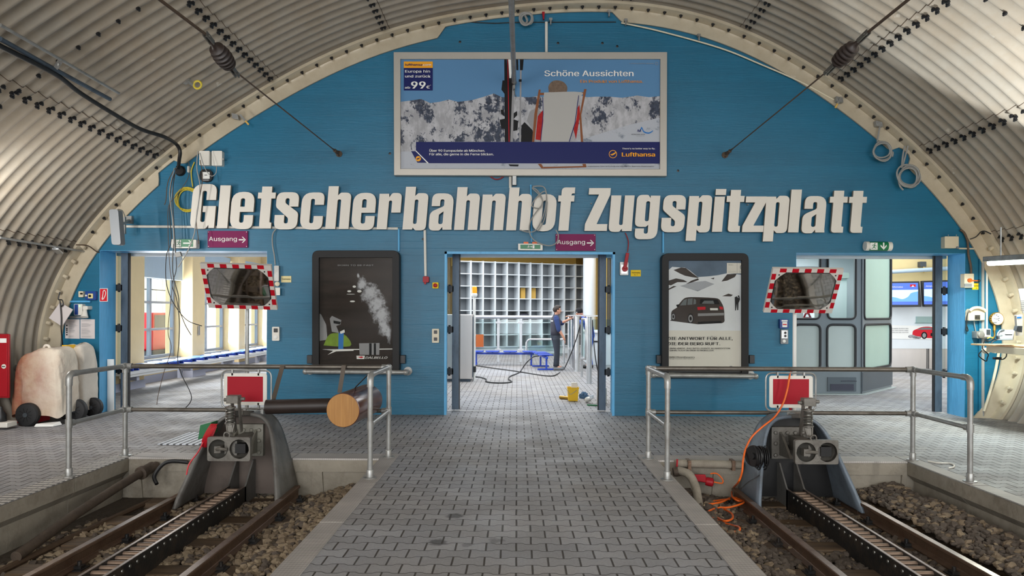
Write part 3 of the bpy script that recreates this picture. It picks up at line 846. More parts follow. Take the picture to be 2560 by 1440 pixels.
# ================================================================ buffer stops
def buffer_stop(cx, hoodmat, label, rope):
    r = thing('buffer_stop', label, 'buffer stop', (cx, 7.3, -0.27))
    prof = spl([(-.49, -.34), (-.47, -.22), (-.38, .12), (-.30, .35), (-.21, .46), (-.09, .5), (.09, .5), (.21, .46), (.30, .35), (.38, .12), (.47, -.22), (.49, -.34)], 5)
    m = MB(); n = len(prof); vs = []
    for k in range(7):
        q = k / 6
        for p in prof:
            yf = 6.98 + (p.y + 0.27) * 0.56; yb = 7.655; sc = 1 - 0.02 * q
            vs.append((cx + p.x * sc, yf + (yb - yf) * q, p.y))
    m.add(vs, [(k * n + j, k * n + j + 1, (k + 1) * n + j + 1, (k + 1) * n + j) for k in range(6) for j in range(n - 1)])
    h = m.build('hood', hoodmat, r, smooth=50); so = h.modifiers.new('plate', 'SOLIDIFY'); so.thickness = 0.03; so.offset = 0
    m = MB(); m.prism([(p.x * 0.95, p.y if p.y > -.3 else -.34) for p in prof], xz(7.56, cx), (0, 0.03, 0)); m.build('back_wall', 'oily_black' if cx > 0 else 'inner_brown', r, smooth=0)
    m = MB(); m.box(cx - .19, cx + .17, 7.5, 7.56, .06, .39)
    for a in (-.15, -.03, .05, .13):
        for b in (.33, .22, .1): m.lathe([(.022, 0), (.022, .016), (.012, .02)], (cx + a, 7.5, b), (0, -1, 0), 6)
    m.build('bolt_plate', 'plate_grey' if cx < 0 else 'cast_grey', r, bevel=0.005)
    m = MB()
    for a in (.1, -.1): m.prism([(7.5, .34), (7.5, .1), (7.2, .12), (7.42, .3)], lambda u, v, a=a: V((cx + a - .012, u, v)), (.024, 0, 0))
    m.build('gusset', 'plate_grey' if cx < 0 else 'cast_grey', r)
    # twin cup coupling
    zc = 0.24; y0 = 6.93
    head = thing  # noqa
    m = MB(); c1, c2 = circ(-.1, 0, .092, 26), circ(.1, 0, .092, 26)
    m.prism([rr(-.205, -.115, .205, .115, .02), c1, c2], xz(y0, cx + .04, zc), (0, 0.05, 0)); m.box(cx - .02, cx + .1, y0 + .05, 7.5, zc - .07, zc + .07)
    cp = m.build('coupling_head', 'cast_grey', r, bevel=0.004)
    for s in (-1, 1):
        m = MB(); prf = [(.092, 0), (.092, .02), (.07, .05), (.04, .075), (.001, .085)] if s < 0 else [(.092, 0), (.092, .05), (.075, .1), (.05, .14), (.001, .15)]
        k = MB(); k.lathe(prf, (cx + .04 + s * .1, y0 + 0.003, zc), (0, 1, 0), 26); k.f = k.f[:-2]; k.mi = k.mi[:-2]
        k.build('cup', 'spring_steel' if s < 0 else 'cast_grey', cp)
    m = MB(); m.box(cx - .09, cx - .03, y0 - .02, y0 + .07, zc - .035, zc + .03); m.tube([(cx - .07, y0 - .01, zc), (cx - .02, y0 - .045, zc + .01), (cx + .03, y0 - .02, zc)], .016, 8)
    m.build('hook', 'cast_grey', cp)
    m = MB(); m.box(cx + .09, cx + .19, y0 + .03, y0 + .12, zc - .045, zc + .045); m.build('socket_block', 'oily_black', cp)
    # hanging yoke, spring, eye
    ys = 7.1; xs = cx + 0.015
    m = MB()
    for s in (-1, 1): m.bar((xs + s * .035 + .01, ys + .02, .72), (xs + s * .03 + .01, ys + .12, .36), .014, .06, up=(0, 1, 0))
    m.box(xs - .05, xs + .065, ys - .05, ys + .05, .66, .735)
    m.lathe([(.018, 0), (.018, .04)], (xs + .075, ys, .7), (1, 0, 0), 6); m.lathe([(.018, 0), (.018, .04)], (xs - .09, ys, .69), (1, 0, 0), 6)
    m.bar((xs + .01, ys + .1, .55), (xs + .01, 7.52, .5), .09, .05)
    m.build('yoke', 'cast_grey', r, bevel=0.004)
    m = MB(); pts = []
    for i in range(9 * 12 + 1):
        t = i / 12 * 2 * PI; pts.append((xs - .01 + .04 * math.cos(t), ys - .045 + .04 * math.sin(t), .475 + .14 * i / 108))
    m.tube(pts, .0065, 6); m.build('coil_spring', 'spring_steel', r)
    m = MB(); m.lathe([(.02, 0), (.02, .19)], (xs - .01, ys - .045, .45), (0, 0, 1), 10); m.lathe([(.052, 0), (.052, .012)], (xs - .01, ys - .045, .462)); m.lathe([(.052, 0), (.052, .012)], (xs - .01, ys - .045, .617))
    m.bar((xs - .01, ys - .045, .45), (xs - .01, ys - .06, .36), .05, .02); m.tube([(xs - .045, ys - .05, .46), (xs - .025, ys - .07, .38), (xs, y0 + .02, zc + .135), (xs + .02, ys - .07, .38), (xs + .03, ys - .05, .46)], .008, 6)
    m.tube(ring((xs, y0 + .02, zc + .13), .028, 14), .008, 6, True); m.build('spring_rod', 'cast_grey', r)
    # stop sign plate in its tubular frame
    zs, yp = .755, 7.47
    m = MB(); fr = rr(-.256, -.195, .256, .195, .07, 6); m.tube([(cx + a, yp + .02, zs + b - .005) for a, b in fr], .009, 8, True)
    for a in (-.02, .16): m.bar((cx + a, yp + .03, .48), (cx + a, yp + .03, zs - .19), .028, .012)
    for a in (-.14, .13):
        for b in (-.19, .15): m.box(cx + a - .008, cx + a + .008, yp, yp + .03, zs + b - .01, zs + b + .05)
    m.build('sign_frame', 'galvanised', r)
    m = MB(); m.prism(rr(-.222, -.164, .222, .164, .03), xz(yp, cx - .004, zs), (0, .008, 0)); sp = m.build('sign_plate', 'sign_white', r)
    m = MB(); m.prism([(-.185, -.128), (.182, -.128), (.182, .13), (-.185, .13)], xz(yp - .002, cx - .004, zs), (0, .002, 0)); m.build('red_field', 'sign_red', sp, smooth=0)
    return r


buffer_stop(-2.79, 'buffer_grey', 'grey steel buffer stop with red plate on the track with the log bumper', 0)
buffer_stop(2.81, 'buffer_bluelit_grey', 'steel buffer stop tinted as bluish lit with red plate and orange cable over it', 1)

# ================================================================ tubular hand rails round the pits
def handrail(xa, xb, label):
    r = thing('handrail', label, 'handrail', ((xa + xb) / 2, 7.75, 0)); R = .0245
    yf, yb, zt, zm = 6.78, 7.76, .965, .5
    for x in (xa, xb):
        for y in (yf, yb):
            m = MB(); m.cyl((x, y, 0.006), (x, y, zt - (.05 if y == yf else .0)), R, 14); p = m.build('post', 'galvanised', r)
            m = MB(); m.lathe([(.06, 0), (.06, .008), (.033, .01), (.033, .075), (.03, .08)], (x, y, .006), n=16); m.build('foot_flange', 'galvanised', p)
            m = MB(); m.lathe([(.031, -.04), (.031, .04)], (x, y, zm), n=14); m.cyl((x, y + (.02 if y == yf else -.02), zm), (x, y + (.075 if y == yf else -.075), zm), .031, 12)
            if y == yb: m.cyl((x, y, zm), (x + (.075 if x == xa else -.075), y, zm), .031, 12)
            m.build('clamp_fitting', 'galvanised', p)
            if y == yf: continue
            m = MB(); m.ball((x, y, zt), .036, 12); m.cyl((x, y, zt), (x + (.075 if x == xa else -.075), y, zt), .031, 12); m.lathe([(.031, 0), (.031, .07)], (x, y, zt - .07), n=14); m.cyl((x, y, zt), (x, y - .075, zt), .031, 12)
            m.build('clamp_fitting', 'galvanised', p)
        m = MB(); pts = [(x, yf, zt - .11), (x, yf, zt - .055)] + [(x, yf + .055 * (1 - math.cos(a)), zt - .055 + .055 * math.sin(a)) for a in (.4, .8, 1.2, 1.57)] + [(x, yf + .12, zt)]
        m.tube(pts, .031, 14); m.build('elbow', 'galvanised', r)
        m = MB(); m.cyl((x, yf + .05, zt), (x, yb, zt), R, 12); m.build('top_rail', 'galvanised', r)
        m = MB(); m.cyl((x, yf, zm), (x, yb, zm), R * .9, 12); m.build('middle_rail', 'galvanised', r)
    m = MB(); m.cyl((xa, yb, zt), (xb, yb, zt), R, 12); m.build('top_rail', 'pipe_dark', r)
    m = MB(); m.cyl((xa, yb, zm), (xb, yb, zm), R * .9, 12); m.build('middle_rail', 'pipe_dark', r)


handrail(-4.19, -1.367, 'grey tubular steel handrail round the pit with the log bumper')
handrail(1.40, 4.205, 'grey tubular steel handrail round the pit with the orange cable')

# ================================================================ convex mirrors
def traffic_mirror(c, pitch, yawz, rolly, pole, label, bottom):
    r = thing('traffic_mirror', label, 'mirror', (pole[0], pole[1], 0))
    Rm = M.Rotation(yawz, 3, 'Z') @ M.Rotation(pitch, 3, 'X') @ M.Rotation(rolly, 3, 'Y'); c = V(c)
    fr = lambda x, y, d=0.0: c + Rm @ V((x, d, y)); Wd, Hd, B = .77 / 2, .56 / 2, .046
    nrm = Rm @ V((0, 1, 0))
    m = MB(); m.prism([[(-Wd, -Hd), (Wd, -Hd), (Wd, Hd), (-Wd, Hd)]], fr, nrm * .02, 0)
    m.build('back_board', 'stripe_white', r, smooth=0)
    m = MB()
    m.m = 0; m.prism([[(-Wd, -Hd), (Wd, -Hd), (Wd, Hd), (-Wd, Hd)], [(-Wd + B, -Hd + B), (Wd - B, -Hd + B), (Wd - B, Hd - B), (-Wd + B, Hd - B)]], lambda x, y: fr(x, y, -.02), nrm * .02, 0)
    k = 5; p = 2 * (Wd - B / 2) / (k * 2 + 1)
    for sy in (-1, 1):
        for i in range(k):
            x = -Wd + B + (i + .5) * (2 * Wd - 2 * B) / k - .036; yy = sy * (Hd - B / 2); f = lambda a, b: fr(a, b, -.0215)
            m.prism([(x, yy - B / 2), (x + .072, yy - B / 2), (x + .072, yy + B / 2), (x, yy + B / 2)], f, nrm * .0015, 1)
    for sx in (-1, 1):
        for i in range(4):
            y = -Hd + B * .9 + (i + .5) * (2 * Hd - 1.8 * B) / 4 - .036; xx = sx * (Wd - B / 2); f = lambda a, b: fr(a, b, -.0215)
            m.prism([(xx - B / 2, y), (xx + B / 2, y), (xx + B / 2, y + .072), (xx - B / 2, y + .072)], f, nrm * .0015, 1)
    m.build('striped_border', ['stripe_white', 'stripe_red'], r, smooth=0, label='red and white checked mirror surround')
    m = MB(); gw, gh = Wd - B - .012, Hd - B - .008; n = 18; vs = []; fs = []
    out = rr(-gw, -gh, gw, gh, .13, 7); L = len(out)
    for q in range(n + 1):
        s = q / n
        for a, b in out: x, y = a * s, b * s; vs.append(fr(x, y, -.035 + .055 * ((x / .62) ** 2 + (y / .62) ** 2)))
    for q in range(n):
        for j in range(L): fs.append((q * L + j, q * L + (j + 1) % L, (q + 1) * L + (j + 1) % L, (q + 1) * L + j))
    m.add(vs, fs); m.build('convex_mirror', 'mirror_glass', r, smooth=180)
    m = MB(); m.tube([fr(a * 1.005, b * 1.005, -.012) for a, b in out], .008, 6, True); m.build('rubber_rim', 'rubber_black', r)
    for sx in (-1, 1):
        for sy in (-1, 1):
            m = MB(); a, b = sx * (Wd - B), sy * (Hd - B)
            m.prism(rp([(a, b), (a - sx * .1, b), (a - sx * .045, b - sy * .045, .03), (a, b - sy * .1)]), lambda u, v: fr(u, v, -.026), nrm * .006, 0)
            m.lathe([(.008, 0), (.008, .006)], fr(a - sx * .03, b - sy * .028, -.026), -nrm, 8, 1)
            m.build('corner_bracket', ['stripe_white', 'black_plastic'], r, smooth=0)
    m = MB(); z1 = c.z + .02; m.cyl((pole[0], pole[1], 0.0), (pole[0], pole[1], z1), .022, 12); m.lathe([(.06, 0), (.06, .01)], (pole[0], pole[1], 0), n=14)
    m.bar((pole[0], pole[1], c.z), fr(pole[0] - c.x, 0, .03), .05, .05)
    m.build('pole', bottom[0], r)
    if bottom[1]:
        m = MB(); m.cyl((pole[0] - .045, pole[1] + .0, 0.002), (pole[0] - .045, pole[1] + .0, .62), .018, 10); m.build('red_sleeve', 'red_gloss', r, label='red tube strapped beside the pole foot')


traffic_mirror((-3.095, 8.098, 1.835), .527, .012, .03, (-3.13, 8.42), 'red and white edged mirror on a dark pole, before the doorway with yellow piers', ('galvanised', 0))
traffic_mirror((3.172, 8.12, 1.813), .544, -.001, .01, (3.2, 8.42), 'red and white edged mirror on a white pole, beside the ski-tour car poster', ('white_paint', 1))

# ================================================================ padded bumper hung on the rail
r = thing('padded_bumper', 'log-shaped bumper with round wooden end face hanging inside the handrail', 'bumper', (-1.61, 7.3, .46))
a, b = V((-1.65, 6.9, .62)), V((-1.574, 7.68, .63)); ax = (b - a).normalized()
m = MB(); m.lathe([(.155, 0), (.163, .004), (.163, (b - a).length - .02), (.15, (b - a).length)], a, ax, 40); m.build('drum', 'brown_gloss', r, smooth=50)
m = MB(); m.lathe([(.158, -.006), (.158, .0)], a, ax, 40); m.build('end_face', 'light_wood', r, smooth=30, label='flat round wooden end face')
m = MB(); m.cyl((-1.72, 7.45, .60), (-2.56, 7.42, .58), .074, 18); m.build('arm', 'dark_brown', r)
m = MB(); m.bar((-1.835, 7.70, .985), (-1.87, 7.66, .70), .045, .006, up=(0, 1, 0)); m.bar((-1.83, 7.735, .99), (-1.835, 7.7, .985), .045, .006); m.build('strap', 'strap_brown', r)
m = MB(); m.bar((-2.49, 7.72, .985), (-2.56, 7.52, .5), .045, .006, up=(0, 1, 0)); m.build('strap', 'strap_brown', r)
m = MB(); m.tube([(-1.45, 7.2, .96), (-1.62, 7.3, .80), (-1.70, 7.4, .70)], .006, 6); m.build('tie_wire', 'cable_black', r)

# ================================================================ things lying in and by the pits
m = MB(); m.box(-4.17, -2.95, 8.42, 9.25, 0.001, 0.012); m.build('floor_grate', 'slot_grate_x', label='bright slotted floor grate let into the paving behind the handrail', cat='grate', smooth=0)
r = thing('drain_pipe', 'thick rusty brown pipe sloping down along the pit wall', 'pipe', (-3.8, 7.2, -.4))
m = MB(); pts = spl([P(392, 1163, 7.66), P(358, 1180, 7.5), P(310, 1208, 7.2), P(250, 1246, 6.8), P(190, 1285, 6.4), P(120, 1335, 6.0), P(40, 1392, 5.6)], 5); m.tube(pts, .043, 14); m.build('pipe_run', 'pipe_rust', r)
m = MB(); d = (pts[8] - pts[5]).normalized(); m.lathe([(.046, 0), (.068, .01), (.068, .05), (.056, .06), (.056, .2)], pts[6], -d, 16); m.build('coupling', 'pipe_rust', r)
m = MB(); m.tube(spl([P(470, 1156, 7.6), P(430, 1153, 7.58), P(405, 1163, 7.55), P(386, 1190, 7.5), P(392, 1210, 7.45)], 6), .02, 8); m.build('hose', 'cable_black', label='short black hose arching out of the pit end wall above the brown pipe', cat='hose')
m = MB(); m.tube(spl([(-3.75, 7.4, -.39), (-3.8, 6.6, -.39), (-3.86, 5.6, -.4), (-3.9, 4.2, -.41)], 6), .028, 8); m.build('conduit', 'cable_brown', label='long dark conduit lying along the foot of the pit wall', cat='conduit')
r = thing('cable_reel', 'green cable winder with red cord hooked on the grey buffer stop', 'cable reel', P(510, 1100, 7.25))
m = MB(); q = [P(500, 1063, 7.2), P(528, 1056, 7.2), P(528, 1086, 7.2), P(494, 1100, 7.2)]; m.hexa([q[3], q[2], q[2] + V((0, .16, 0)), q[3] + V((0, .16, 0)), q[0], q[1], q[1] + V((0, .16, 0)), q[0] + V((0, .16, 0))]); m.build('winder', 'green_plastic', r, bevel=.006)
m = MB()
for k in range(6):
    o = k * 3.0
    m.tube(spl([P(528 + o, 1060, 7.1), P(518 + o, 1075, 7.05), P(506 + o * .8, 1100, 7.05), P(508 + o * .5, 1118, 7.1), P(522 + o * .6, 1092, 7.12), P(533 + o * .6, 1066, 7.14)], 5), .0042, 6)
m.tube(spl([P(508, 1105, 7.05), P(495, 1130, 7.03), P(473, 1160, 7.0), P(466, 1187, 6.98)], 5), .007, 6)
m.build('cord', 'cable_bright_red', r, label='looped bright red cord')
m = MB()
pth = [P(1977, 930, 7.72), P(1974, 940, 7.4), P(1968, 975, 7.38), P(1957, 1010, 7.36), P(1937, 1042, 7.36), P(1905, 1068, 7.3), P(1880, 1092, 7.28), P(1865, 1120, 7.25), P(1858, 1150, 7.2), P(1855, 1180, 7.15), P(1846, 1205, 7.1)]
lo = [(1832, 1222), (1830, 1240), (1845, 1252), (1858, 1250), (1830, 1244), (1800, 1256), (1755, 1262), (1790, 1252), (1840, 1247), (1860, 1256), (1825, 1268), (1795, 1270), (1788, 1288), (1810, 1302), (1830, 1297), (1828, 1283), (1800, 1270), (1775, 1276), (1770, 1285), (1790, 1300), (1825, 1312), (1848, 1318), (1845, 1328), (1818, 1330)]
pth += [F(a, b, -.33 + .012 * ((i * 7) % 4)) for i, (a, b) in enumerate(lo)]
m.tube(spl(pth, 6), .0095, 8); m.build('extension_cable', 'cable_orange', label='orange extension cable draped over the buffer stop and coiled in the pit', cat='cable')
r = thing('cable_drum', 'black cable drum hanging on the flank of the buffer stop with the orange cable', 'cable reel', P(1885, 1165, 7.2))
m = MB(); c = P(1884, 1140, 7.17); axd = V((-.8, -.55, .1)).normalized()
m.lathe([(.03, -.01), (.1, -.01), (.105, .0), (.1, .01), (.035, .01), (.035, .1), (.1, .1), (.1, .11), (.02, .11)], c - axd * .0, -axd, 24); m.lathe([(.035, 0), (.03, .03)], c, axd, 16); m.build('drum', 'black_plastic', r)
m = MB()
for k in range(7): m.tube(ring(c - axd * (.02 + k * .012) + V((.012 * k - .01, 0, -.012 * (k % 3))), .098 + .006 * (k % 3), 20, 'x', k), .006, 6, True)
m.tube(spl([c + V((.05, .03, -.1)), P(1905, 1180, 7.15), P(1890, 1195, 7.12), P(1872, 1205, 7.1), P(1853, 1222, 7.05)], 5), .006, 6); m.build('cord', 'cable_black', r)
r = thing('wall_pipe', 'grey pipe with clamps along the pit end wall beside the red valve lever', 'pipe', P(1775, 1172, 7.62))
m = MB(); m.cyl(P(1688, 1158, 7.62), P(1852, 1162, 7.62), .042, 14); m.build('pipe_run', 'concrete', r)
for x in (1722, 1832):
    m = MB(); m.box(P(x - 4, 1160, 7.6).x, P(x + 4, 1160, 7.6).x, 7.56, 7.68, P(x, 1175, 7.6).z, P(x, 1150, 7.6).z); m.build('clamp', 'rail_steel', r)
m = MB(); m.bar(P(1692, 1172, 7.5), P(1693, 1148, 7.5), .016, .02, up=(0, 1, 0)); m.build('valve_lever', 'red_gloss', r, label='upright red valve lever')
m = MB(); m.lathe([(.045, 0), (.05, .03), (.045, .09)], P(1683, 1180, 7.4), (1, 0, .1), 14); m.build('valve_body', 'pipe_rust', r)
m = MB(); m.tube(spl([P(1697, 1176, 7.4), P(1722, 1186, 7.3), P(1737, 1212, 7.2), P(1745, 1250, 7.05), P(1747, 1275, 6.95)], 6), .042, 12); m.build('hose', 'concrete', label='fat grey hose bending down from the valve into the pit', cat='hose')
r = thing('plug_coupler', 'red industrial plug coupler hanging by the pit end wall', 'plug', P(1755, 1212, 7.5))
m = MB(); q = P(1733, 1190, 7.5); m.hexa([P(1735, 1202, 7.45), P(1766, 1207, 7.45), P(1766, 1207, 7.56), P(1735, 1202, 7.56), P(1732, 1186, 7.45), P(1764, 1186, 7.45), P(1764, 1186, 7.56), P(1732, 1186, 7.56)]); m.build('housing', 'red_gloss', r, bevel=.008)
m = MB(); m.lathe([(.04, 0), (.045, .02), (.045, .07), (.03, .08)], P(1764, 1203, 7.5), (1, -.25, -.12), 16); m.build('socket_lid', 'red_gloss', r)
m = MB(); m.tube(spl([P(1776, 1184, 7.52), P(1792, 1184, 7.5), P(1806, 1198, 7.48), P(1805, 1208, 7.46), P(1785, 1205, 7.46)], 5), .007, 6); m.build('cord', 'cable_orange', r)

# ================================================================ station name in separate letters
S, A = 25, 34
GL = {
    'G': ([[(60, 70), (60, 110, 27), (0, 110, 27), (0, -2, 25), (40, -2, 9), (46, 8), (47, 0), (61, 0), (61, 55), (29, 55), (29, 40), (36, 40), (36, 15, 6), (25, 15, 6), (25, 93, 6), (36, 93, 6), (36, 70)]], 1),
    'l': ([[(0, 0), (0, 107), (26, 107), (26, 0)]], 1),
    'e': ([[(57, 41), (57, 91, 27), (0, 91, 27), (0, -2, 27), (57, -2, 25), (57, 33), (34, 33), (34, 14, 6), (23, 14, 6), (23, 41)], [(23, 54), (34, 54), (34, 75, 6), (23, 75, 6)]], 1),
    't': ([[(4, 0, 9), (34, 0), (34, 15), (29, 15, 3), (29, 75), (39, 75), (39, 90), (29, 90), (29, 105), (4, 105), (4, 90), (-5, 90), (-5, 75), (4, 75)]], 1),
    'c': ([[(56, 60), (56, 91, 27), (0, 91, 27), (0, -2, 27), (56, -2, 26), (56, 32), (33, 32), (33, 14, 6), (23, 14, 6), (23, 75, 6), (33, 75, 6), (33, 60)]], 1),
    'h': ([[(0, 0), (0, 107), (25, 107), (25, 84), (32, 91, 6), (58, 91, 17), (58, 0), (34, 0), (34, 74, 6), (25, 74, 6), (25, 0)]], 1),
    'n': ([[(0, 0), (0, 89), (24, 89), (25, 83), (32, 91, 6), (58, 91, 17), (58, 0), (34, 0), (34, 74, 6), (25, 74, 6), (25, 0)]], 1),
    'r': ([[(0, 0), (0, 89), (24, 89), (25, 80), (32, 91, 8), (56, 91, 15), (56, 42), (33, 42), (33, 72, 5), (25, 72, 5), (25, 0)]], 1),
    'b': ([[(0, 0), (0, 107), (25, 107), (25, 84), (32, 91, 6), (58, 91, 18), (58, -2, 18), (32, -2, 6), (25, 5), (24, 0)], [(25, 14, 6), (34, 14, 6), (34, 75, 6), (25, 75, 6)]], 1),
    'a': ([[(3, 59), (3, 91, 24), (57, 91, 24), (57, 8), (58, 0), (35, 0), (34, 7), (27, -2, 7), (0, -2, 17), (0, 44, 18), (34, 59, 6), (34, 76, 6), (24, 76, 6), (24, 59)], [(23, 14, 6), (34, 14, 6), (34, 46), (23, 38, 5)]], 1),
    'o': ([[(0, -2, 27), (57, -2, 27), (57, 91, 27), (0, 91, 27)], [(23, 14, 6), (34, 14, 6), (34, 75, 6), (23, 75, 6)]], 1),
    'f': ([[(2, 0), (2, 73), (-5, 73), (-5, 88), (2, 88), (2, 108, 20), (35, 108), (35, 93), (28, 93, 3), (27, 88), (35, 88), (35, 73), (27, 73), (27, 0)]], 1),
    'Z': ([[(0, 0), (0, 17), (29, 91), (3, 91), (3, 107), (57, 107), (57, 90), (29, 17), (56, 17), (56, 0)]], 1),
    'u': ([[(0, 89), (25, 89), (25, 15, 6), (34, 15, 6), (34, 89), (58, 89), (58, 0), (34, 0), (33, 6), (27, -2, 6), (0, -2, 18)]], 1),
    'g': ([[(58, 89), (58, -20, 22), (2, -20, 18), (2, 7), (24, 7), (24, -6, 5), (34, -6, 5), (34, 16), (28, 11, 6), (0, 11, 18), (0, 91, 18), (28, 91, 6), (34, 83), (34, 89)], [(24, 25, 6), (34, 25, 6), (34, 75, 6), (24, 75, 6)]], 1),
    'p': ([[(0, -23), (0, 89), (24, 89), (25, 83), (32, 91, 6), (58, 91, 18), (58, -2, 18), (32, -2, 6), (25, 5), (25, -23)], [(25, 14, 6), (34, 14, 6), (34, 75, 6), (25, 75, 6)]], 1),
    'i': ([[(0, 0), (0, 88), (25, 88), (25, 0)], [(1, 92), (1, 107), (27, 107), (27, 92)]], 2),
    'z': ([[(0, 0), (0, 16), (27, 74), (3, 74), (3, 89), (54, 89), (54, 74), (27, 16), (53, 16), (53, 0)]], 1),
    's': ([[(57, 55), (57, 91, 25), (1, 91, 24), (1, 54, 13), (34, 26, 8), (34, 13, 6), (24, 13, 6), (24, 34), (0, 34), (0, -2, 24), (58, -2, 24), (58, 40, 13), (24, 64, 8), (24, 76, 6), (34, 76, 6), (34, 55)]], 1),
}
NAME = [('G', 474), ('l', 542), ('e', 573), ('t', 643), ('s', 684), ('c', 748.5), ('h', 813), ('e', 877), ('r', 941.5), ('b', 1006), ('a', 1071), ('h', 1135), ('n', 1199.5), ('h', 1265), ('o', 1329), ('f', 1394),
        ('Z', 1461), ('u', 1521), ('g', 1585.5), ('s', 1651.5), ('p', 1716), ('i', 1780), ('t', 1815), ('z', 1855), ('p', 1909), ('l', 1970), ('a', 2003), ('t', 2073), ('t', 2121)]
word = ['first', 'second']; seq = ''.join(a for a, _ in NAME)
for i, (ch, x0) in enumerate(NAME):
    base = 570.0 + (x0 - 474) * (12.0 / 1647); g, n = GL[ch]
    def fr(u, v, x0=x0, base=base): return W(x0 + u + 0.085 * v, base - v, 0.11)
    m = MB()
    if n == 2:
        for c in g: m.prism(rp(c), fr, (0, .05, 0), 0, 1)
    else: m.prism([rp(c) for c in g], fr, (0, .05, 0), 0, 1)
    # stand-off pins back to the wall
    for u, v in ((10, 20), (12, 70)):
        p = fr(u, v); m.cyl((p.x, p.y + .05, p.z), (p.x, DW, p.z), .008, 6, 1)
    w_, k = (0, i) if i < 16 else (1, i - 16)
    wtxt = 'Gletscherbahnhof' if w_ == 0 else 'Zugspitzplatt'
    pre, post = wtxt[:k], wtxt[k + 1:]
    if k == 0: lab = 'white block letter %s that begins the %s word of the station name' % (ch, word[w_])
    elif not post: lab = 'white block letter %s that ends the %s word of the station name' % (ch, word[w_])
    else: lab = 'white block letter %s between %s and %s in the %s word of the station name' % (ch, pre[-1], post[0], word[w_])
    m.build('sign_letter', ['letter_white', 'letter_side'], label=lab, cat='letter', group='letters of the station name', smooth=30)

# ================================================================ billboard over the middle doorway
YB = 10.86; f = px(YB)
bb = thing('billboard', 'large framed ski holiday billboard over the middle doorway', 'billboard', P(1327, 440, YB))
m = MB(); O = [(984, 130), (1668, 130), (1667, 440), (985, 438)]; I = [(1001, 147), (1651, 147), (1650, 423), (1001, 422)]
m.prism([O, I], f, (0, .13, 0)); m.build('frame', 'alu_frame', bb, smooth=0, bevel=.004)
m = MB(); m.prism([(1000, 146), (1652, 146), (1652, 424), (1000, 424)], px(YB + .04), (0, .09, 0)); m.build('backing', 'alu_frame', bb, smooth=0)
m = MB(); K = ['sky_print', 'peaks_print', 'slope_print', 'navy_print', 'white_print', 'orange_print', 'orange_text', 'black_print', 'wood_print', 'paper_print', 'hair_print', 'jacket_print', 'bluebell', 'grey_print', 'stripe_red']
ix = {k: i for i, k in enumerate(K)}; lay = [0]; g = px(YB + .035)
def art(poly, k): lay[0] += 1; m.flat(poly, g, ix[k], .0002 * lay[0])
def cz(sx, sy): return 960 + sx / 3.459, 100 + sy / 3.459
def cp(l): return [cz(*q) for q in l]
art([(1000, 147), (1651, 147), (1651, 260), (1000, 260)], 'sky_print')
art(cp([(142, 535), (220, 525), (320, 510), (400, 545), (480, 535), (560, 515), (640, 535), (760, 520), (850, 495), (950, 462), (1020, 495), (1130, 490), (1260, 495), (1330, 485), (1400, 500), (1700, 480), (1760, 495), (1830, 490), (1950, 490), (2060, 500), (2190, 480), (2290, 495), (2385, 485), (2385, 900), (142, 900)]), 'peaks_print')
art(cp([(142, 690), (230, 690), (300, 640), (380, 650), (460, 720), (560, 600), (640, 650), (760, 780), (700, 882), (142, 900)]), 'peaks_print')
art(cp([(1640, 882), (1900, 800), (2100, 740), (2385, 670), (2385, 890), (1640, 890)]), 'slope_print')
art(cp([(142, 880), (2385, 880), (2385, 1115), (142, 1115)]), 'slope_print')
art(cp([(142, 780), (220, 800), (300, 850), (420, 880), (420, 960), (142, 965)]), 'peaks_print')
# skis and poles
art(cp([(1040, 165), (1060, 165), (1095, 882), (1045, 882)]), 'black_print'); art(cp([(1062, 165), (1120, 165), (1110, 882), (1070, 882)]), 'black_print')
art(cp([(1068, 165), (1073, 165), (1085, 882), (1078, 882)]), 'stripe_red'); art(cp([(1074, 165), (1110, 165), (1100, 330), (1085, 330)]), 'white_print')
art(cp([(1015, 430), (1025, 350), (1045, 350), (1045, 470)]), 'black_print'); art(cp([(1000, 690), (1045, 680), (1045, 770), (1015, 765)]), 'black_print'); art(cp([(1105, 680), (1160, 700), (1155, 780), (1110, 790)]), 'black_print'); art(cp([(1110, 640), (1150, 615), (1152, 650), (1115, 690)]), 'black_print'); art(cp([(1008, 605), (1035, 600), (1042, 660), (1015, 640)]), 'black_print')
art(cp([(1142, 165), (1160, 165), (1162, 262), (1145, 262)]), 'black_print'); art(cp([(1112, 340), (1130, 340), (1115, 882), (1092, 882)]), 'grey_print')
art(cp([(1175, 165), (1208, 165), (1200, 262), (1176, 262)]), 'black_print'); art(cp([(1176, 262), (1190, 262), (1184, 882), (1168, 882)]), 'grey_print'); art(cp([(1165, 340), (1190, 340), (1190, 362), (1165, 362)]), 'black_print')
# sitter in the deck chair
art([tuple(q) for q in spl(cp([(1425, 455), (1422, 400), (1450, 362), (1490, 350), (1545, 360), (1580, 395), (1585, 430), (1575, 460)]), 3)], 'hair_print')
art(cp([(1425, 452), (1575, 455), (1575, 475), (1425, 475)]), 'paper_print')
art(cp([(1185, 882), (1190, 740), (1215, 710), (1285, 780), (1300, 882)]), 'black_print'); art(cp([(1235, 700), (1260, 620), (1330, 580), (1350, 620), (1300, 740), (1285, 775)]), 'grey_print')
art(cp([(1310, 860), (1330, 660), (1370, 610), (1390, 650), (1370, 870)]), 'jacket_print'); art(cp([(1640, 780), (1665, 600), (1690, 560), (1695, 650), (1660, 860)]), 'jacket_print')
art(cp([(1338, 430), (1355, 430), (1325, 640), (1300, 882), (1280, 882), (1300, 640)]), 'wood_print'); art(cp([(1730, 425), (1752, 425), (1705, 650), (1722, 882), (1702, 882), (1690, 660)]), 'wood_print')
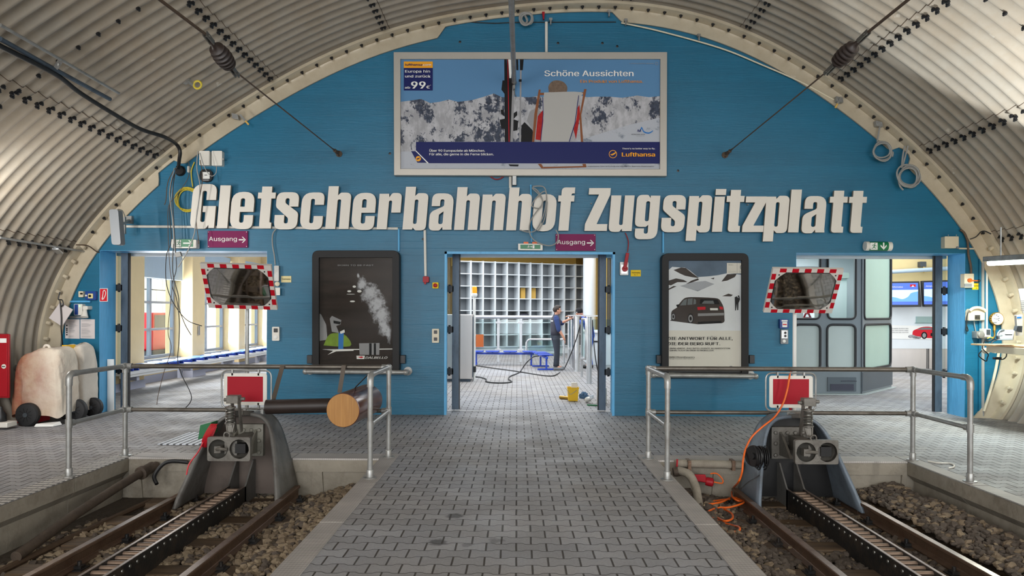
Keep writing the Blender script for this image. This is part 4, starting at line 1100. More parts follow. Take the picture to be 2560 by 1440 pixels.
art(cp([(1345, 458), (1735, 452), (1735, 472), (1345, 478)]), 'wood_print')
art([tuple(q) for q in spl(cp([(1385, 455), (1705, 452), (1680, 520), (1660, 700), (1600, 880)]), 4)] + cp([(1355, 880), (1378, 700), (1372, 560)]), 'paper_print')
art(cp([(1370, 500), (1376, 500), (1380, 640), (1358, 880), (1352, 880), (1374, 640)]), 'navy_print'); art(cp([(1680, 480), (1686, 480), (1655, 720), (1605, 880), (1598, 880), (1648, 720)]), 'navy_print')
# lower band with the tail fin
art(cp([(277, 882), (2385, 882), (2385, 1070), (385, 1066), (277, 960)]), 'navy_print'); art(cp([(235, 962), (272, 962), (375, 1062), (290, 1062)]), 'navy_print'); art(cp([(270, 958), (280, 958), (388, 1066), (375, 1066)]), 'white_print')
art([cz(*q) for q in circ(297, 1027, 23)], 'orange_print'); art(cp([(280, 1028), (295, 1022), (316, 1016), (300, 1032), (286, 1036)]), 'navy_print')
art(cp([(1330, 1072), (1360, 1072), (1385, 1112), (1362, 1112)]), 'wood_print'); art(cp([(1715, 1072), (1745, 1072), (1750, 1098), (1722, 1098)]), 'wood_print'); art(cp([(1380, 1098), (1750, 1090), (1750, 1102), (1380, 1112)]), 'wood_print'); art(cp([(1075, 1076), (1165, 1078), (1160, 1094), (1090, 1092)]), 'black_print')
# price box, logo marks
art(cp([(172, 188), (422, 188), (422, 243), (172, 243)]), 'orange_print'); art(cp([(172, 243), (422, 243), (422, 438), (172, 438)]), 'navy_print')
art([[cz(*q) for q in circ(1979, 988, 35)], [cz(*q) for q in circ(1979, 988, 30)]], 'orange_print'); art(cp([(1955, 990), (1975, 985), (2005, 968), (2010, 974), (1985, 995), (1970, 1000)]), 'orange_print')
art(cp([(2188, 800), (2196, 770), (2206, 790), (2216, 768), (2222, 800), (2212, 790), (2204, 800), (2198, 786)]), 'navy_print'); art([tuple(q) for q in spl(cp([(2218, 770), (2228, 752), (2250, 790), (2290, 800), (2325, 782)]), 4)] + [tuple(q) for q in spl(cp([(2325, 790), (2290, 812), (2245, 800), (2228, 770), (2218, 790)]), 4)], 'bluebell')
art([[cz(*q) for q in circ(2356, 206, 13)], [cz(*q) for q in circ(2356, 206, 10)]], 'grey_print')
m.build('print', K, bb, smooth=0, label='printed mountain panorama with deck chair, skis and price box')
def tx(mm, s, X, Y, size, k, width=None, bold=0.0, al='l'):
    a, b = cz(X, Y); mm.text(s, g, a, b, size / 3.459, ix2[k], bold, width / 3.459 if width else None, al, -1, .024)
K2 = ['white_print', 'navy_print', 'orange_text', 'orange_print', 'black_print', 'grey_print']; ix2 = {k: i for i, k in enumerate(K2)}
m = MB()
tx(m, 'lufthansa', 186, 227, 24, 'navy_print', 145, .018); tx(m, '.com', 333, 227, 24, 'white_print', 74, .012)
tx(m, 'Europa hin', 185, 286, 28, 'white_print', 214, .02); tx(m, 'und zurück', 185, 328, 28, 'white_print', 219, .02); tx(m, 'ab', 183, 424, 24, 'white_print', 45, .02)
tx(m, '99', 240, 424, 78, 'white_print', 118, .03); tx(m, '€', 367, 424, 34, 'white_print', 30, .02); tx(m, '*', 401, 402, 14, 'white_print')
tx(m, 'Schöne Aussichten', 1388, 317, 63, 'white_print', 766, .02); tx(m, 'Ein Produkt von Lufthansa.', 1697, 374, 32, 'orange_text', 540, .015)
tx(m, 'Über 90 Europaziele ab München.', 394, 969, 25, 'white_print', 480, .015); tx(m, 'Für alle, die gerne in die Ferne blicken.', 394, 1000, 25, 'white_print', 555, .015)
tx(m, "There's no better way to fly.", 2058, 948, 16, 'white_print', 284, .015); tx(m, 'Lufthansa', 2056, 1010, 44, 'orange_print', 284, .03)
tx(m, 'A STAR ALLIANCE MEMBER', 2118, 212, 12, 'grey_print', 212); tx(m, 'MÜNCHEN 2018', 2138, 824, 12, 'black_print', 115); tx(m, 'Candidate City', 2180, 837, 9, 'grey_print', 70)
tx(m, 'ausgewiesenen Zielen bei Buchung unter lufthansa.com. Begrenztes Sitzplatzangebot.', 1760, 1099, 12, 'black_print', 575)
m.build('lettering', K2, bb, smooth=0)

# ================================================================ two glazed poster cases
def case(label, x0, y0, x1, y1, framemat):
    c = thing('poster_case', label, 'poster', P((x0 + x1) / 2, y1, 10.8))
    m = MB(); Yc = 10.82; r = 17
    m.prism([rr(x0, y0, x1, y1, r), [(x0 + 17, y0 + 18), (x1 - 17, y0 + 18), (x1 - 17, y1 - 14), (x0 + 17, y1 - 14)]], px(Yc), (0, .17, 0)); m.build('frame', framemat, c, bevel=.012, seg=3)
    m = MB(); m.prism([(x0 + 12, y0 + 12), (x1 - 12, y0 + 12), (x1 - 12, y1 - 12), (x0 + 12, y1 - 12)], px(Yc + .06), (0, .1, 0)); m.build('back_board', 'black_plastic', c, smooth=0)
    m = MB(); m.flat([(x0 + 15, y0 + 15), (x1 - 15, y0 + 15), (x1 - 15, y1 - 12), (x0 + 15, y1 - 12)], px(Yc + .018)); m.build('cover_pane', 'cover_glass', c, smooth=0)
    for sx, xx in ((-1, x0), (1, x1)):
        m = MB(); a = xx - 13 if sx < 0 else xx + 2; m.prism([(a, 888), (a + 13, 888), (a + 13, 909), (a, 909)], px(10.9), (0, .08, 0)); m.build('side_lock', 'navy_box' if framemat == 'black_frame2' else 'black_plastic', c, bevel=.005)
    return c


c = case('dark glazed poster of flying powder snow behind the log-shaped bumper', 780, 626, 998, 936, 'black_frame'); g = px(10.872)
K = ['poster_dark', 'powder', 'green_print', 'white_print', 'grey_print', 'red_print', 'bluebell', 'black_print']; ix = {k: i for i, k in enumerate(K)}; lay = [0]; m = MB()
def cz(sx, sy): return 660 + sx / 2.768, 580 + sy / 2.768
art([(796, 643), (983, 643), (983, 923), (796, 923)], 'poster_dark')
rnd = random.Random(2)
for i in range(0):
    t = rnd.random(); x = 610 + 240 * rnd.random(); y = 300 + (x - 610) * 1.1 + rnd.gauss(0, 60); s = 1.5 + 6 * rnd.random() ** 3
    if 300 < y < 700: art([cz(*q) for q in circ(x, y, s, 7, s * .6)], 'powder')
for x, y, a, b in ((590, 410, 14, 7), (612, 480, 18, 6), (625, 378, 12, 8), (660, 410, 16, 9), (600, 430, 30, 2)): art([cz(*q) for q in circ(x, y, a, 9, b)], 'white_print')
art(cp([(345, 545), (395, 570), (430, 640), (440, 745), (345, 760)]), 'grey_print')
art(cp([(455, 600), (470, 580), (535, 610), (530, 640), (500, 650), (520, 700), (470, 690)]), 'grey_print'); art(cp([(480, 612), (532, 622), (526, 640), (482, 632)]), 'black_print')
art([tuple(q) for q in spl(cp([(412, 785), (450, 712), (510, 700), (570, 720), (596, 790), (412, 785)]), 4)][:-1], 'green_print')
art(cp([(516, 700), (552, 690), (548, 825), (514, 825)]), 'bluebell'); art(cp([(525, 690), (556, 675), (560, 695), (530, 705)]), 'white_print')
art(cp([(405, 812), (915, 806), (915, 812), (620, 816), (620, 822), (500, 826), (440, 850), (480, 822)]), 'white_print'); art(cp([(658, 770), (800, 768), (798, 850), (662, 850)]), 'grey_print'); art(cp([(728, 770), (745, 770), (745, 850), (728, 850)]), 'black_print'); art(cp([(760, 770), (775, 770), (775, 850), (760, 850)]), 'black_print')
art(cp([(640, 856), (698, 856), (695, 879), (642, 879)]), 'white_print'); art(cp([(648, 866), (675, 860), (690, 866), (675, 874)]), 'red_print')
a, b = cz(703, 876); m.text('DALBELLO', g, a, b, 19 / 2.768, ix['white_print'], .02, 153 / 2.768, 'l', -1, .024, shear=.3)
a, b = cz(513, 236); m.text('BORN TO BE FAST', g, a, b, 13 / 2.768, ix['grey_print'], .0, 248 / 2.768, 'l', -1, .024)
a, b = cz(408, 815); m.text('#BORNTOBEFAST', g, a, b, 7 / 2.768, ix['grey_print'], 0, 100 / 2.768, 'l', -1, .024)
m.build('print', K, c, smooth=0, label='dark printed sheet with a skier in powder snow')

c = case('glazed poster of a dark car in a snowy mountain bowl', 1655, 633, 1872, 946, 'black_frame'); g = px(10.87)
K = ['snow_print', 'skyn_print', 'peaks_print', 'sheet_print', 'car_print', 'glass_print', 'black_print', 'white_print', 'red_print', 'grey_print', 'bluebell', 'slope_print']; ix = {k: i for i, k in enumerate(K)}; lay = [0]; m = MB()
def cz(sx, sy): return 1540 + sx / 3.131, 600 + sy / 3.131
art(cp([(405, 142), (1010, 142), (1008, 290), (404, 380)]), 'skyn_print')
art(cp([(405, 240), (440, 210), (500, 215), (540, 215), (580, 240), (640, 290), (720, 285), (800, 275), (870, 260), (1008, 275), (1003, 712), (402, 712)]), 'snow_print')
art(cp([(450, 235), (510, 215), (545, 218), (600, 262), (650, 298), (590, 290), (540, 280), (500, 262)]), 'car_print')
for q in ([(405, 320), (470, 300), (530, 312), (560, 330), (480, 330), (430, 355), (405, 350)], [(540, 350), (590, 318), (640, 300), (650, 312), (600, 330), (560, 358)], [(825, 325), (870, 268), (945, 265), (930, 290), (870, 318)], [(405, 385), (450, 360), (475, 362), (410, 392)], [(740, 302), (770, 294), (765, 308)], [(830, 440), (880, 420), (915, 430), (900, 442)], [(985, 285), (1006, 275), (1006, 288)]): art(cp(q), 'car_print')
art(cp([(500, 360), (600, 330), (700, 320), (770, 345), (640, 402)]), 'slope_print')
art(cp([(402, 600), (1003, 600), (1003, 712), (402, 712)]), 'snow_print')
art([tuple(q) for q in spl(cp([(432, 625), (435, 560), (475, 530), (490, 505), (530, 460), (570, 448), (650, 448), (740, 452), (800, 460), (825, 490), (842, 530), (848, 600), (828, 652), (640, 660), (440, 635), (432, 625)]), 4)][:-1], 'car_print')
art(cp([(500, 512), (530, 470), (555, 460), (550, 510)]), 'glass_print'); art(cp([(558, 508), (562, 460), (600, 456), (598, 506)]), 'glass_print'); art(cp([(604, 506), (608, 458), (625, 468), (626, 500)]), 'glass_print'); art(cp([(655, 500), (660, 462), (795, 466), (812, 504)]), 'black_print'); art(cp([(670, 498), (690, 475), (760, 475), (770, 500)]), 'glass_print')
art(cp([(470, 508), (492, 503), (494, 522), (476, 524)]), 'black_print'); art(cp([(635, 525), (700, 522), (700, 545), (640, 548)]), 'red_print'); art(cp([(808, 520), (836, 524), (838, 545), (812, 542)]), 'red_print'); art(cp([(735, 533), (796, 533), (798, 550), (737, 550)]), 'white_print'); art(cp([(640, 575), (844, 570), (846, 590), (640, 596)]), 'grey_print'); art(cp([(640, 640), (825, 632), (822, 655), (640, 660)]), 'black_print')
for x, y, r in ((448, 600, 24), (583, 615, 32)):
    art([cz(*q) for q in circ(x, y, r * .75, 18, r * 1.25)], 'black_print'); art([cz(*q) for q in circ(x, y, r * .55, 18, r * .95)], 'grey_print'); art([cz(*q) for q in circ(x, y, r * .3, 12, r * .5)], 'black_print')
art(cp([(425, 632), (640, 660), (850, 650), (860, 668), (640, 676), (420, 650)]), 'snow_print')
art(cp([(928, 448), (945, 440), (955, 455), (965, 438), (970, 465), (958, 495), (956, 548), (948, 550), (945, 500), (938, 552), (932, 552), (930, 490)]), 'black_print'); art(cp([(952, 436), (962, 432), (963, 446), (954, 447)]), 'black_print')
art(cp([(402, 708), (1003, 710), (1000, 1004), (400, 1004)]), 'sheet_print'); art(cp([(400, 1036), (1000, 1042), (1000, 1052), (400, 1046)]), 'sheet_print')
art(cp([(867, 180), (1009, 180), (1008, 262), (866, 262)]), 'sheet_print'); art(cp([(946, 180), (948, 180), (948, 262), (946, 262)]), 'grey_print')
art([cz(*q) for q in circ(990, 213, 21)], 'black_print'); art([cz(*q) for q in circ(990, 213, 18)], 'white_print')
for q0 in (0, PI): art([cz(990, 213)] + [cz(990 + 14 * math.cos(q0 + k * PI / 12), 213 + 14 * math.sin(q0 + k * PI / 12)) for k in range(7)], 'bluebell')
art([[cz(*q) for q in circ(990, 213, 15)], [cz(*q) for q in circ(990, 213, 13.5)]], 'grey_print')
art(cp([(888, 985), (908, 985), (908, 1003), (888, 1003)]), 'grey_print'); art(cp([(982, 990), (996, 990), (996, 1004), (982, 1004)]), 'black_print')
def ty(s, X, Y, size, width, bold, k='black_print'): a, b = cz(X, Y); m.text(s, g, a, b, size / 3.131, ix[k], bold, width / 3.131, 'l', -1, .024)
ty('DIE ANTWORT FÜR ALLE,', 403, 781, 29, 506, .02); ty('DIE DER BERG RUFT.', 403, 822, 29, 408, .02); ty('BMW xDRIVE. DAS INTELLIGENTE ALLRADSYSTEM.', 420, 853, 13, 474, .02); ty('ERHÄLTLICH IN ÜBER 50 MODELLEN.', 420, 869, 13, 344, .02)
ty('BMW EfficientDynamics', 415, 921, 12, 198, .025); ty('Weniger Emissionen. Mehr Fahrfreude.', 415, 932, 7, 198, .01); ty('BMW xDrive', 876, 198, 5, 38, .01); ty('www.bmw.de/xdrive', 876, 250, 4, 60, 0); ty('Freude am Fahren', 962, 250, 4, 44, 0); ty('www.bmw.de', 930, 1003, 6, 38, 0)
ty('BMW', 980, 199, 4, 19, .01, 'white_print')
m.build('print', K, c, smooth=0, label='printed sheet with snow scene above and white text field below')

# guard tubes under the cases
for lab, a, b, y0, y1 in (('short grey guard tube on the wall under the dark powder snow poster', 760, 1018, 929, 931), ('short grey guard tube on the wall under the car poster', 1630, 1893, 938, 941)):
    r = thing('guard_tube', lab, 'guard tube', P((a + b) / 2, y0, 10.8))
    m = MB(); m.cyl(P(a, y0, 10.76), P(b, y1, 10.76), .034, 14); m.build('tube', 'galvanised', r)
    for q, yy in ((a + 4, y0), (b - 4, y1)):
        m = MB(); p = P(q, yy, 10.76); m.ball(p, .045, 12); m.cyl(p, (p.x, DW, p.z), .03, 12); m.lathe([(.065, 0), (.065, .012)], (p.x, DW, p.z), (0, -1, 0), 16); m.build('wall_bracket', 'galvanised', r)

# ================================================================ signs
def arrow(m, fr, x0, x1, y, h, w, k, off, up=-1):
    m.flat([(x0, y - w / 2), (x1 - h * .35, y - w / 2), (x1 - h * .35, y + w / 2), (x0, y + w / 2)], fr, k, off)
    m.flat([(x1, y), (x1 - h * .5, y - h * .5), (x1 - h * .5 - w * .9, y - h * .5), (x1 - w * 1.0, y), (x1 - h * .5 - w * .9, y + h * .5), (x1 - h * .5, y + h * .5)], fr, k, off)


for (x0, y0, x1, y1), lab in (((519, 577, 619, 619), 'purple exit sign with arrow above the striped mirror'), ((1389, 585, 1489, 627), 'purple exit sign with arrow over the middle doorway')):
    s = thing('exit_sign', lab, 'sign', W((x0 + x1) / 2, y1, .03)); f = px(DW - .03)
    m = MB(); m.prism([(x0, y0), (x1, y0 + .4), (x1, y1), (x0, y1 - .4)], f, (0, .03, 0)); m.build('plate', 'purple', s, smooth=0)
    m = MB(); m.text('Ausgang', f, x0 + 3.5, y1 - 16.5, 13.5, 0, .006, 70, 'l', -1, .004); arrow(m, f, x0 + 78, x1 - 4, (y0 + y1) / 2 + 1.5, 15, 3.2, 0, .004)
    for a, b in ((x0 + 2.5, y0 + 3), (x1 - 2.5, y0 + 3), (x0 + 2.5, y1 - 3), (x1 - 2.5, y1 - 3)): m.flat(circ(a, b, 1, 8), f, 0, .004)
    m.build('lettering', 'white_print', s, smooth=0)


def runner(m, fr, x, y, s, k, off):
    """running figure of the exit pictogram; s is its height"""
    m.flat(circ(x + s * .12, y - s * .40, s * .09, 10), fr, k, off)
    for q in ([(.02, -.28), (.16, -.26), (.06, .05), (-.06, .02)], [(-.04, 0), (.06, .04), (.16, .22), (.32, .22), (.32, .30), (.10, .30), (-.02, .10)], [(-.06, 0), (.04, .04), (-.10, .28), (-.38, .34), (-.38, .26), (-.16, .21)], [(.12, -.26), (.30, -.08), (.42, -.10), (.42, -.04), (.27, 0), (.10, -.16)], [(.04, -.28), (-.22, -.24), (-.30, -.06), (-.24, -.04), (-.16, -.18), (.02, -.18)]): m.flat([(x + a * s, y + b * s) for a, b in q], fr, k, off)


s = thing('escape_sign', 'green and white running figure light with arrow among the hanging wires', 'sign', P(464, 620, 10.9)); f = px(10.86)
m = MB(); m.prism([(436, 598), (484, 598), (484, 617), (436, 617)], f, (0, .1, 0)); m.prism(rr(483, 599, 490.5, 620, 3), px(10.84), (0, .12, 0), 1); m.prism(rr(428, 598, 437, 620, 3), px(10.84), (0, .12, 0), 1); m.prism([(436, 617), (484, 617), (484, 620), (436, 620)], f, (0, .12, 0), 1); m.build('lamp_case', ['exit_green', 'white_plastic'], s, smooth=30)
m = MB(); m.flat([(440, 599.5), (453, 599.5), (453, 616), (440, 616)], f, 0, .003); runner(m, f, 447, 608, 15, 1, .006); arrow(m, f, 458, 481, 608, 15, 3.2, 0, .003); m.build('pictogram', ['white_print', 'exit_green'], s, smooth=0)
s = thing('escape_sign', 'small flat green running figure light above the middle doorway', 'sign', P(1326, 626, 10.9)); f = px(10.88)
m = MB(); m.prism([(1295.5, 609), (1356.5, 609.5), (1356.5, 625.5), (1295.5, 625)], f, (0, .12, 0), 0); m.flat([(1301, 611.5), (1351, 612), (1351, 622.5), (1301, 622)], f, 1, .003); m.build('lamp_case', ['white_plastic', 'exit_green'], s, smooth=0)
m = MB(); runner(m, f, 1321, 617, 8, 0, .006); arrow(m, f, 1325.5, 1331, 617, 4, 1.3, 0, .006); m.flat([(1331.5, 613), (1336, 613), (1336, 621), (1331.5, 621)], f, 0, .006); m.build('pictogram', 'white_print', s, smooth=0)
m = MB()
for a, b in ((1309, 1321), (1331, 1343)): m.prism([(a, 604.5), (b, 604.7), (b, 609), (a, 609)], px(10.92), (0, .06, 0))
m.build('fixing_foot', 'cable_orange', s, smooth=0)
s = thing('escape_sign', 'round-ended green running figure light with down arrow above the booth doorway', 'sign', P(2195, 628, 10.9)); f = px(10.84)
m = MB(); m.cyl(P(2162, 615, 10.90), P(2227, 616, 10.90), .069, 20, 1); m.cyl(P(2171, 615.2, 10.899), P(2217, 615.8, 10.899), .0695, 20, 0); m.build('lamp_case', ['exit_green', 'white_plastic'], s, smooth=50)
m = MB(); f = px(10.826); m.flat([(2176, 606.5), (2194, 606.8), (2194, 624.5), (2176, 624.2)], f, 0, 0); runner(m, f, 2185, 616, 17, 1, .003); m.flat([(2207.5, 606.5), (2211, 606.5), (2211, 620), (2207.5, 620)], f, 0, 0); m.flat([(2209.2, 624.5), (2201.5, 616), (2201.5, 611.5), (2209.2, 620), (2216.5, 611.5), (2216.5, 616)], f, 0, .001)
m.build('pictogram', ['white_print', 'exit_green'], s, smooth=0)
s = thing('hose_sign', 'small red fire hose sign on the doorway edge by the covered carts', 'sign', W(259, 754, .01)); f = px(DW - .012)
m = MB(); m.prism([(249, 721), (269, 721), (269, 754), (249, 754)], f, (0, .012, 0), 0); m.flat([(250.2, 722.2), (267.8, 722.2), (267.8, 752.8), (250.2, 752.8)], f, 1, .002); m.build('plate', ['white_print', 'red_print'], s, smooth=0)
m = MB(); pts = spl([(259, 748), (263, 740), (264.5, 732), (262, 726), (258.5, 728), (258, 734), (257, 740), (257, 749)], 5); m.tube([f(a, b) + V((0, -.004, 0)) for a, b in pts], .006, 5); m.flat([(254.5, 744), (257, 744), (258, 749.5), (255, 749.5)], f, 0, .004); m.build('pictogram', 'white_print', s, smooth=0)
def plate(lab, x0, y0, x1, y1, mt, lines, off=.0):
    s = thing('notice', lab, 'notice', W((x0 + x1) / 2, y1, .008)); f = px(DW - .008 - off)
    m = MB(); m.prism([(x0, y0), (x1, y0), (x1, y1), (x0, y1)], f, (0, .008 + off, 0)); m.build('plate', mt, s, smooth=0)
    m = MB()
    for t, x, y, h, wd in lines: m.text(t, f, x, y, h, 0, .01, wd, 'c', -1, .003)
    m.build('lettering', 'black_print', s, smooth=0)


plate('pale yellow notice beside the mirror of the log bumper', 703, 690, 728, 706, 'pale_yellow', [('Hauptausgang', 715.5, 699, 4, 21)])
plate('deep yellow notice beside the red-levered switch', 1577, 675, 1602, 691, 'yellow_print', [('Hauptausgang', 1589.5, 683, 4, 20), ('Nr. 2', 1589.5, 688.5, 3, 8)])
plate('bright yellow notice under the grey switch by the wall telephone', 2431, 708, 2457, 724, 'yellow_print', [('Hauptausgang', 2444, 716, 4, 21), ('Nr. 3', 2444, 721.5, 3, 9)])
rnd = random.Random(11)
for lab, x0, x1, ic in (('white notice sheet with a column of icons under the blue controller', 163, 199, 1), ('white notice sheet of plain text under the siren horn', 201, 237, 0)):
    m = MB(); f = px(DW - .006); m.prism([(x0, 798), (x1, 798.4), (x1, 847), (x0, 846)], f, (0, .004, 0), 0)
    for i in range(17):
        y = 801.5 + i * 2.55
        if rnd.random() < .8: m.flat([(x0 + (9 if ic else 3), y), (x0 + 12 + rnd.random() * (x1 - x0 - 15), y), (x0 + 12 + rnd.random() * 4 + 10, y + .9), (x0 + (9 if ic else 3), y + .9)], f, 1, .002)
    if ic:
        for y in (812, 820, 824, 829, 835): m.flat([(x0 + 2.5, y), (x0 + 6, y), (x0 + 6, y + 3.4), (x0 + 2.5, y + 3.4)], f, 2, .002)
    m.build('notice_sheet', ['paper', 'grey_print', 'black_print'], label=lab, cat='notice', smooth=0)

# ================================================================ wiring, boxes and small fittings
def on_lining(px_, py_, inset=0.0):
    a, b = 2.0, 11.5
    for _ in range(40):
        c = (a + b) / 2; p = P(px_, py_, c); t = math.atan2(p.x - .2, p.z - 1.7); q = arch(t, inset)
        if math.hypot(p.x - .2, p.z - 1.7) > math.hypot(q.x - .2, q.z - 1.7): b = c
        else: a = c
    return P(px_, py_, (a + b) / 2)


def wire(name, label, cat, pts, r, mt, k=6, n=8): m = MB(); m.tube(spl(pts, k), r, n); return m.build(name, mt, label=label, cat=cat)


def span(label, A, B, C, E, Z):
    s = thing('overhead_wire', label, 'overhead wire', A)
    m = MB(); q = (B - A).normalized(); m.lathe([(.05, 0), (.05, .015)], A, (0, -1, 0), 8); m.tube(ring(A + V((0, -.04, 0)), .035, 12, 'x'), .009, 6, True)
    m.tube([A + q * .05, A + q * .16, A + q * .2], [.012, .03, .012], 8); m.tube([A + q * .2, A + q * .42], .012, 8); m.ball(A + q * .27, .028, 8); m.build('wall_anchor', 'cable_brown', s)
    m = MB(); m.tube([A + q * .4, B], .008, 6); m.build('wire', 'cable_brown', s)
    ax = (C - B).normalized(); L = (C - B).length
    m = MB(); pr = [(.02, 0), (.02, L * .12)]
    for i in range(6): z = L * (.14 + .11 * i); rr_ = .05 + .022 * math.sin(PI * (i + .7) / 6.2); pr += [(rr_ * .75, z), (rr_ + .012, z + L * .03), (rr_ + .012, z + L * .06), (rr_ * .75, z + L * .09)]
    pr += [(.025, L * .86), (.02, L)]
    m.lathe(pr, B, ax, 20); m.build('insulator', 'dark_brown', s, label='ribbed dark brown insulator', smooth=60)
    m = MB()
    for o, e in ((B, -1), (C, 1)):
        sd = ax.cross(V((0, 0, 1))).normalized() * .016
        for k in (-1, 1): m.bar(o + sd * k - ax * .02 * e, o + sd * k + ax * .12 * e, .01, .04)
        m.cyl(o + sd * 2 + ax * .08 * e, o - sd * 2 + ax * .08 * e, .012, 8)
    m.build('shackle', 'spring_steel', s)
    m = MB(); m.tube([C + ax * .1, E, Z], .0135, 8); m.build('wire', 'cable_brown', s, label='thicker wire running on toward the tunnel')


span('dark overhead wire with insulator above the track with the log bumper', W(848, 385), P(580, 172, 6.75), P(528, 104, 6.35), P(400, 0, 5.46), V((-2.66, -3, 3.92)))
span('dark overhead wire with insulator above the track with the orange cable', W(1812, 388), P(2083, 166, 7.15), P(2150, 100, 6.8), P(2270, 0, 5.86), V((3.14, -3, 4.1)))
r = thing('conduit_tube', 'long grey tube hung along the tunnel crown in front of the billboard', 'conduit', (-.05, 8, 5.0))
A, B = P(1285.5, 208, 10.78), P(1278, 0, 7.98); d = (B - A).normalized()
m = MB(); m.tube([A, B, A + d * 12], .033, 14); m.build('tube', 'galvanised', r)
m = MB(); m.lathe([(.036, 0), (.038, .06), (.036, .09)], A, d, 14); m.box(A.x - .012, A.x + .012, A.y - .03, A.y + .07, A.z - .09, A.z + .02); m.tube([A + V((0, 0, -.08)), A + V((.01, .03, -.16)), A + V((.03, .05, -.19))], .006, 6); m.build('end_bracket', 'spring_steel', r)
m = MB(); p = P(1288, 22, 9.6); q = A + d * ((A.y - p.y) / -d.y); tp = arch(0.0); m.cyl((q.x, q.y, q.z), (q.x + .02, q.y, tp.z), .008, 8); m.box(q.x - .03, q.x + .05, q.y - .03, q.y + .03, tp.z - .12, tp.z - .06); m.build('hanger', 'spring_steel', r)
m = MB(); p = A + d * 5; m.cyl((p.x, p.y, p.z), (p.x, p.y, 6.14), .008, 8); m.build('hanger', 'spring_steel', r)
# tubes and cable on the lining
for lab, mt, pts, rad in (
    ('thin grey tube fixed high on the lining, ending above the speaker', 'galvanised', [(0, 62), (150, 148), (297, 233)], .017),
    ('flat dark support rail on the lining between the grey tube and the black cable', 'door_metal', [(0, 97), (140, 175), (275, 248)], .024),
    ('thin pale tube low on the lining beside the speaker', 'galvanised', [(0, 594), (110, 612), (225, 631)], .017)):
    wire('lining_tube', lab, 'tube', [on_lining(a, b, .09) for a, b in pts], rad, mt, 4)
r = thing('tube_bracket', 'small steel bracket joining the two tubes on the lining', 'bracket', on_lining(145, 160, .06)); m = MB(); p, q = on_lining(138, 172, .1), on_lining(152, 150, .1); m.bar(p, q, .05, .01); m.ball(on_lining(146, 161, .11), .018, 8); m.build('strap', 'galvanised', r)
r = thing('tube_bracket', 'small pale angle bracket under the low tube', 'bracket', on_lining(146, 626, .06)); m = MB(); m.bar(on_lining(138, 622, .1), on_lining(150, 633, .05), .08, .02); m.build('strap', 'alu', r)
wire('power_cable', 'thick black cable sagging across the lining to the hanging wires', 'cable', [on_lining(-60, 82, .12), on_lining(0, 115, .12), on_lining(100, 165, .12), on_lining(150, 193, .1), on_lining(200, 232, .1), on_lining(280, 282, .12), on_lining(350, 322, .12), on_lining(410, 342, .14), P(440, 360, 10.6), P(450, 378, 10.62), P(448, 400, 10.7), P(446, 420, 10.86)], .026, 'cable_black', 6, 10)
r = thing('ceiling_bracket', 'steel bracket holding a yellow ring on the lining', 'bracket', on_lining(480, 210, .0)); a = on_lining(468, 200, .02); b = on_lining(488, 215, .1)
m = MB(); m.lathe([(.06, 0), (.06, .03), (.03, .05)], on_lining(464, 199, -.02), (b - a), 10); m.bar(a, b, .05, .03); m.build('arm', 'galvanised', r)
m = MB(); m.tube(ring(on_lining(494, 212, .13), .05, 16), .014, 8, True); m.build('yellow_ring', 'cable_yellow', r)
# white conduits
def conduit(lab, pts, rad=.018, mt='white_plastic', off=.03): m = MB(); m.tube([W(a, b, off) for a, b in pts], rad, 8); m.build('conduit', mt, label=lab, cat='conduit')


conduit('white horizontal conduit behind the first word of the station name', [(314, 566), (995, 571.5)], .02)
conduit('white vertical conduit down to the red alarm box', [(1062, 575), (1064, 690)], .02)
conduit('white vertical conduit from the crown down to the billboard', [(1366, 55), (1366, 131)], .022)
conduit('short white vertical conduit between billboard and station name', [(1276, 440), (1276, 470)], .022)
conduit('blue-painted vertical conduit beside the letters o and h', [(1327, 462), (1329, 605)], .014, 'lit_reveal_conduit_blue')
conduit('blue-painted conduit up from the dark powder snow poster', [(997, 628), (997, 572)], .014, 'lit_reveal_conduit_blue')
conduit('blue-painted conduit up from the car poster', [(1658, 632), (1658, 575)], .014, 'lit_reveal_conduit_blue')
conduit('pale vertical conduit behind the wall telephone', [(2457, 655), (2457, 868), (2457, 1040)], .022, 'cable_grey')
conduit('thin clipped conduit above the pressure gauge', [(2467, 672), (2467, 830)], .014, 'white_plastic')
conduit('short beige conduit out of the junction box beside the booth doorway', [(2397, 621), (2440, 622)], .012, 'beige_plastic')
conduit('thin blue-painted conduit under the two switches by the covered carts', [(176, 754), (226, 754)], .016, 'lit_reveal_conduit_blue')
m = MB(); m.box(W(1281, 466, .0).x, W(1291, 466).x, DW - .12, DW, W(1285, 466).z, W(1285, 441).z); m.build('grey_bracket', 'galvanised', label='small grey bracket under the billboard', cat='bracket', bevel=.004)
wire('red_cable', 'red cable loop hanging under the billboard', 'cable', [W(1225, 441, .03), W(1238, 448, .03), W(1250, 447, .03), W(1260, 441, .03)], .009, 'cable_red')
wire('cover_strip', 'pale cover strip curving along the arch above the wall', 'strip', [W(1553, 57, .05), W(1650, 78, .05), W(1800, 120, .05), W(1900, 160, .05), W(2000, 204, .05), W(2085, 250, .05)], .012, 'beige_plastic', 8)
wire('cover_strip', 'pale cover strip curving down beside the desk', 'strip', [W(2497, 882, .06), W(2488, 930, .06), W(2475, 980, .06), W(2460, 1028, .06)], .02, 'beige_plastic', 8)
wire('cover_strip', 'thin dark cable along the top of the wall above the billboard', 'strip', [W(1130, 52, .015), W(1230, 58, .015), W(1300, 56, .015), W(1540, 55, .015)], .008, 'cable_black', 8)


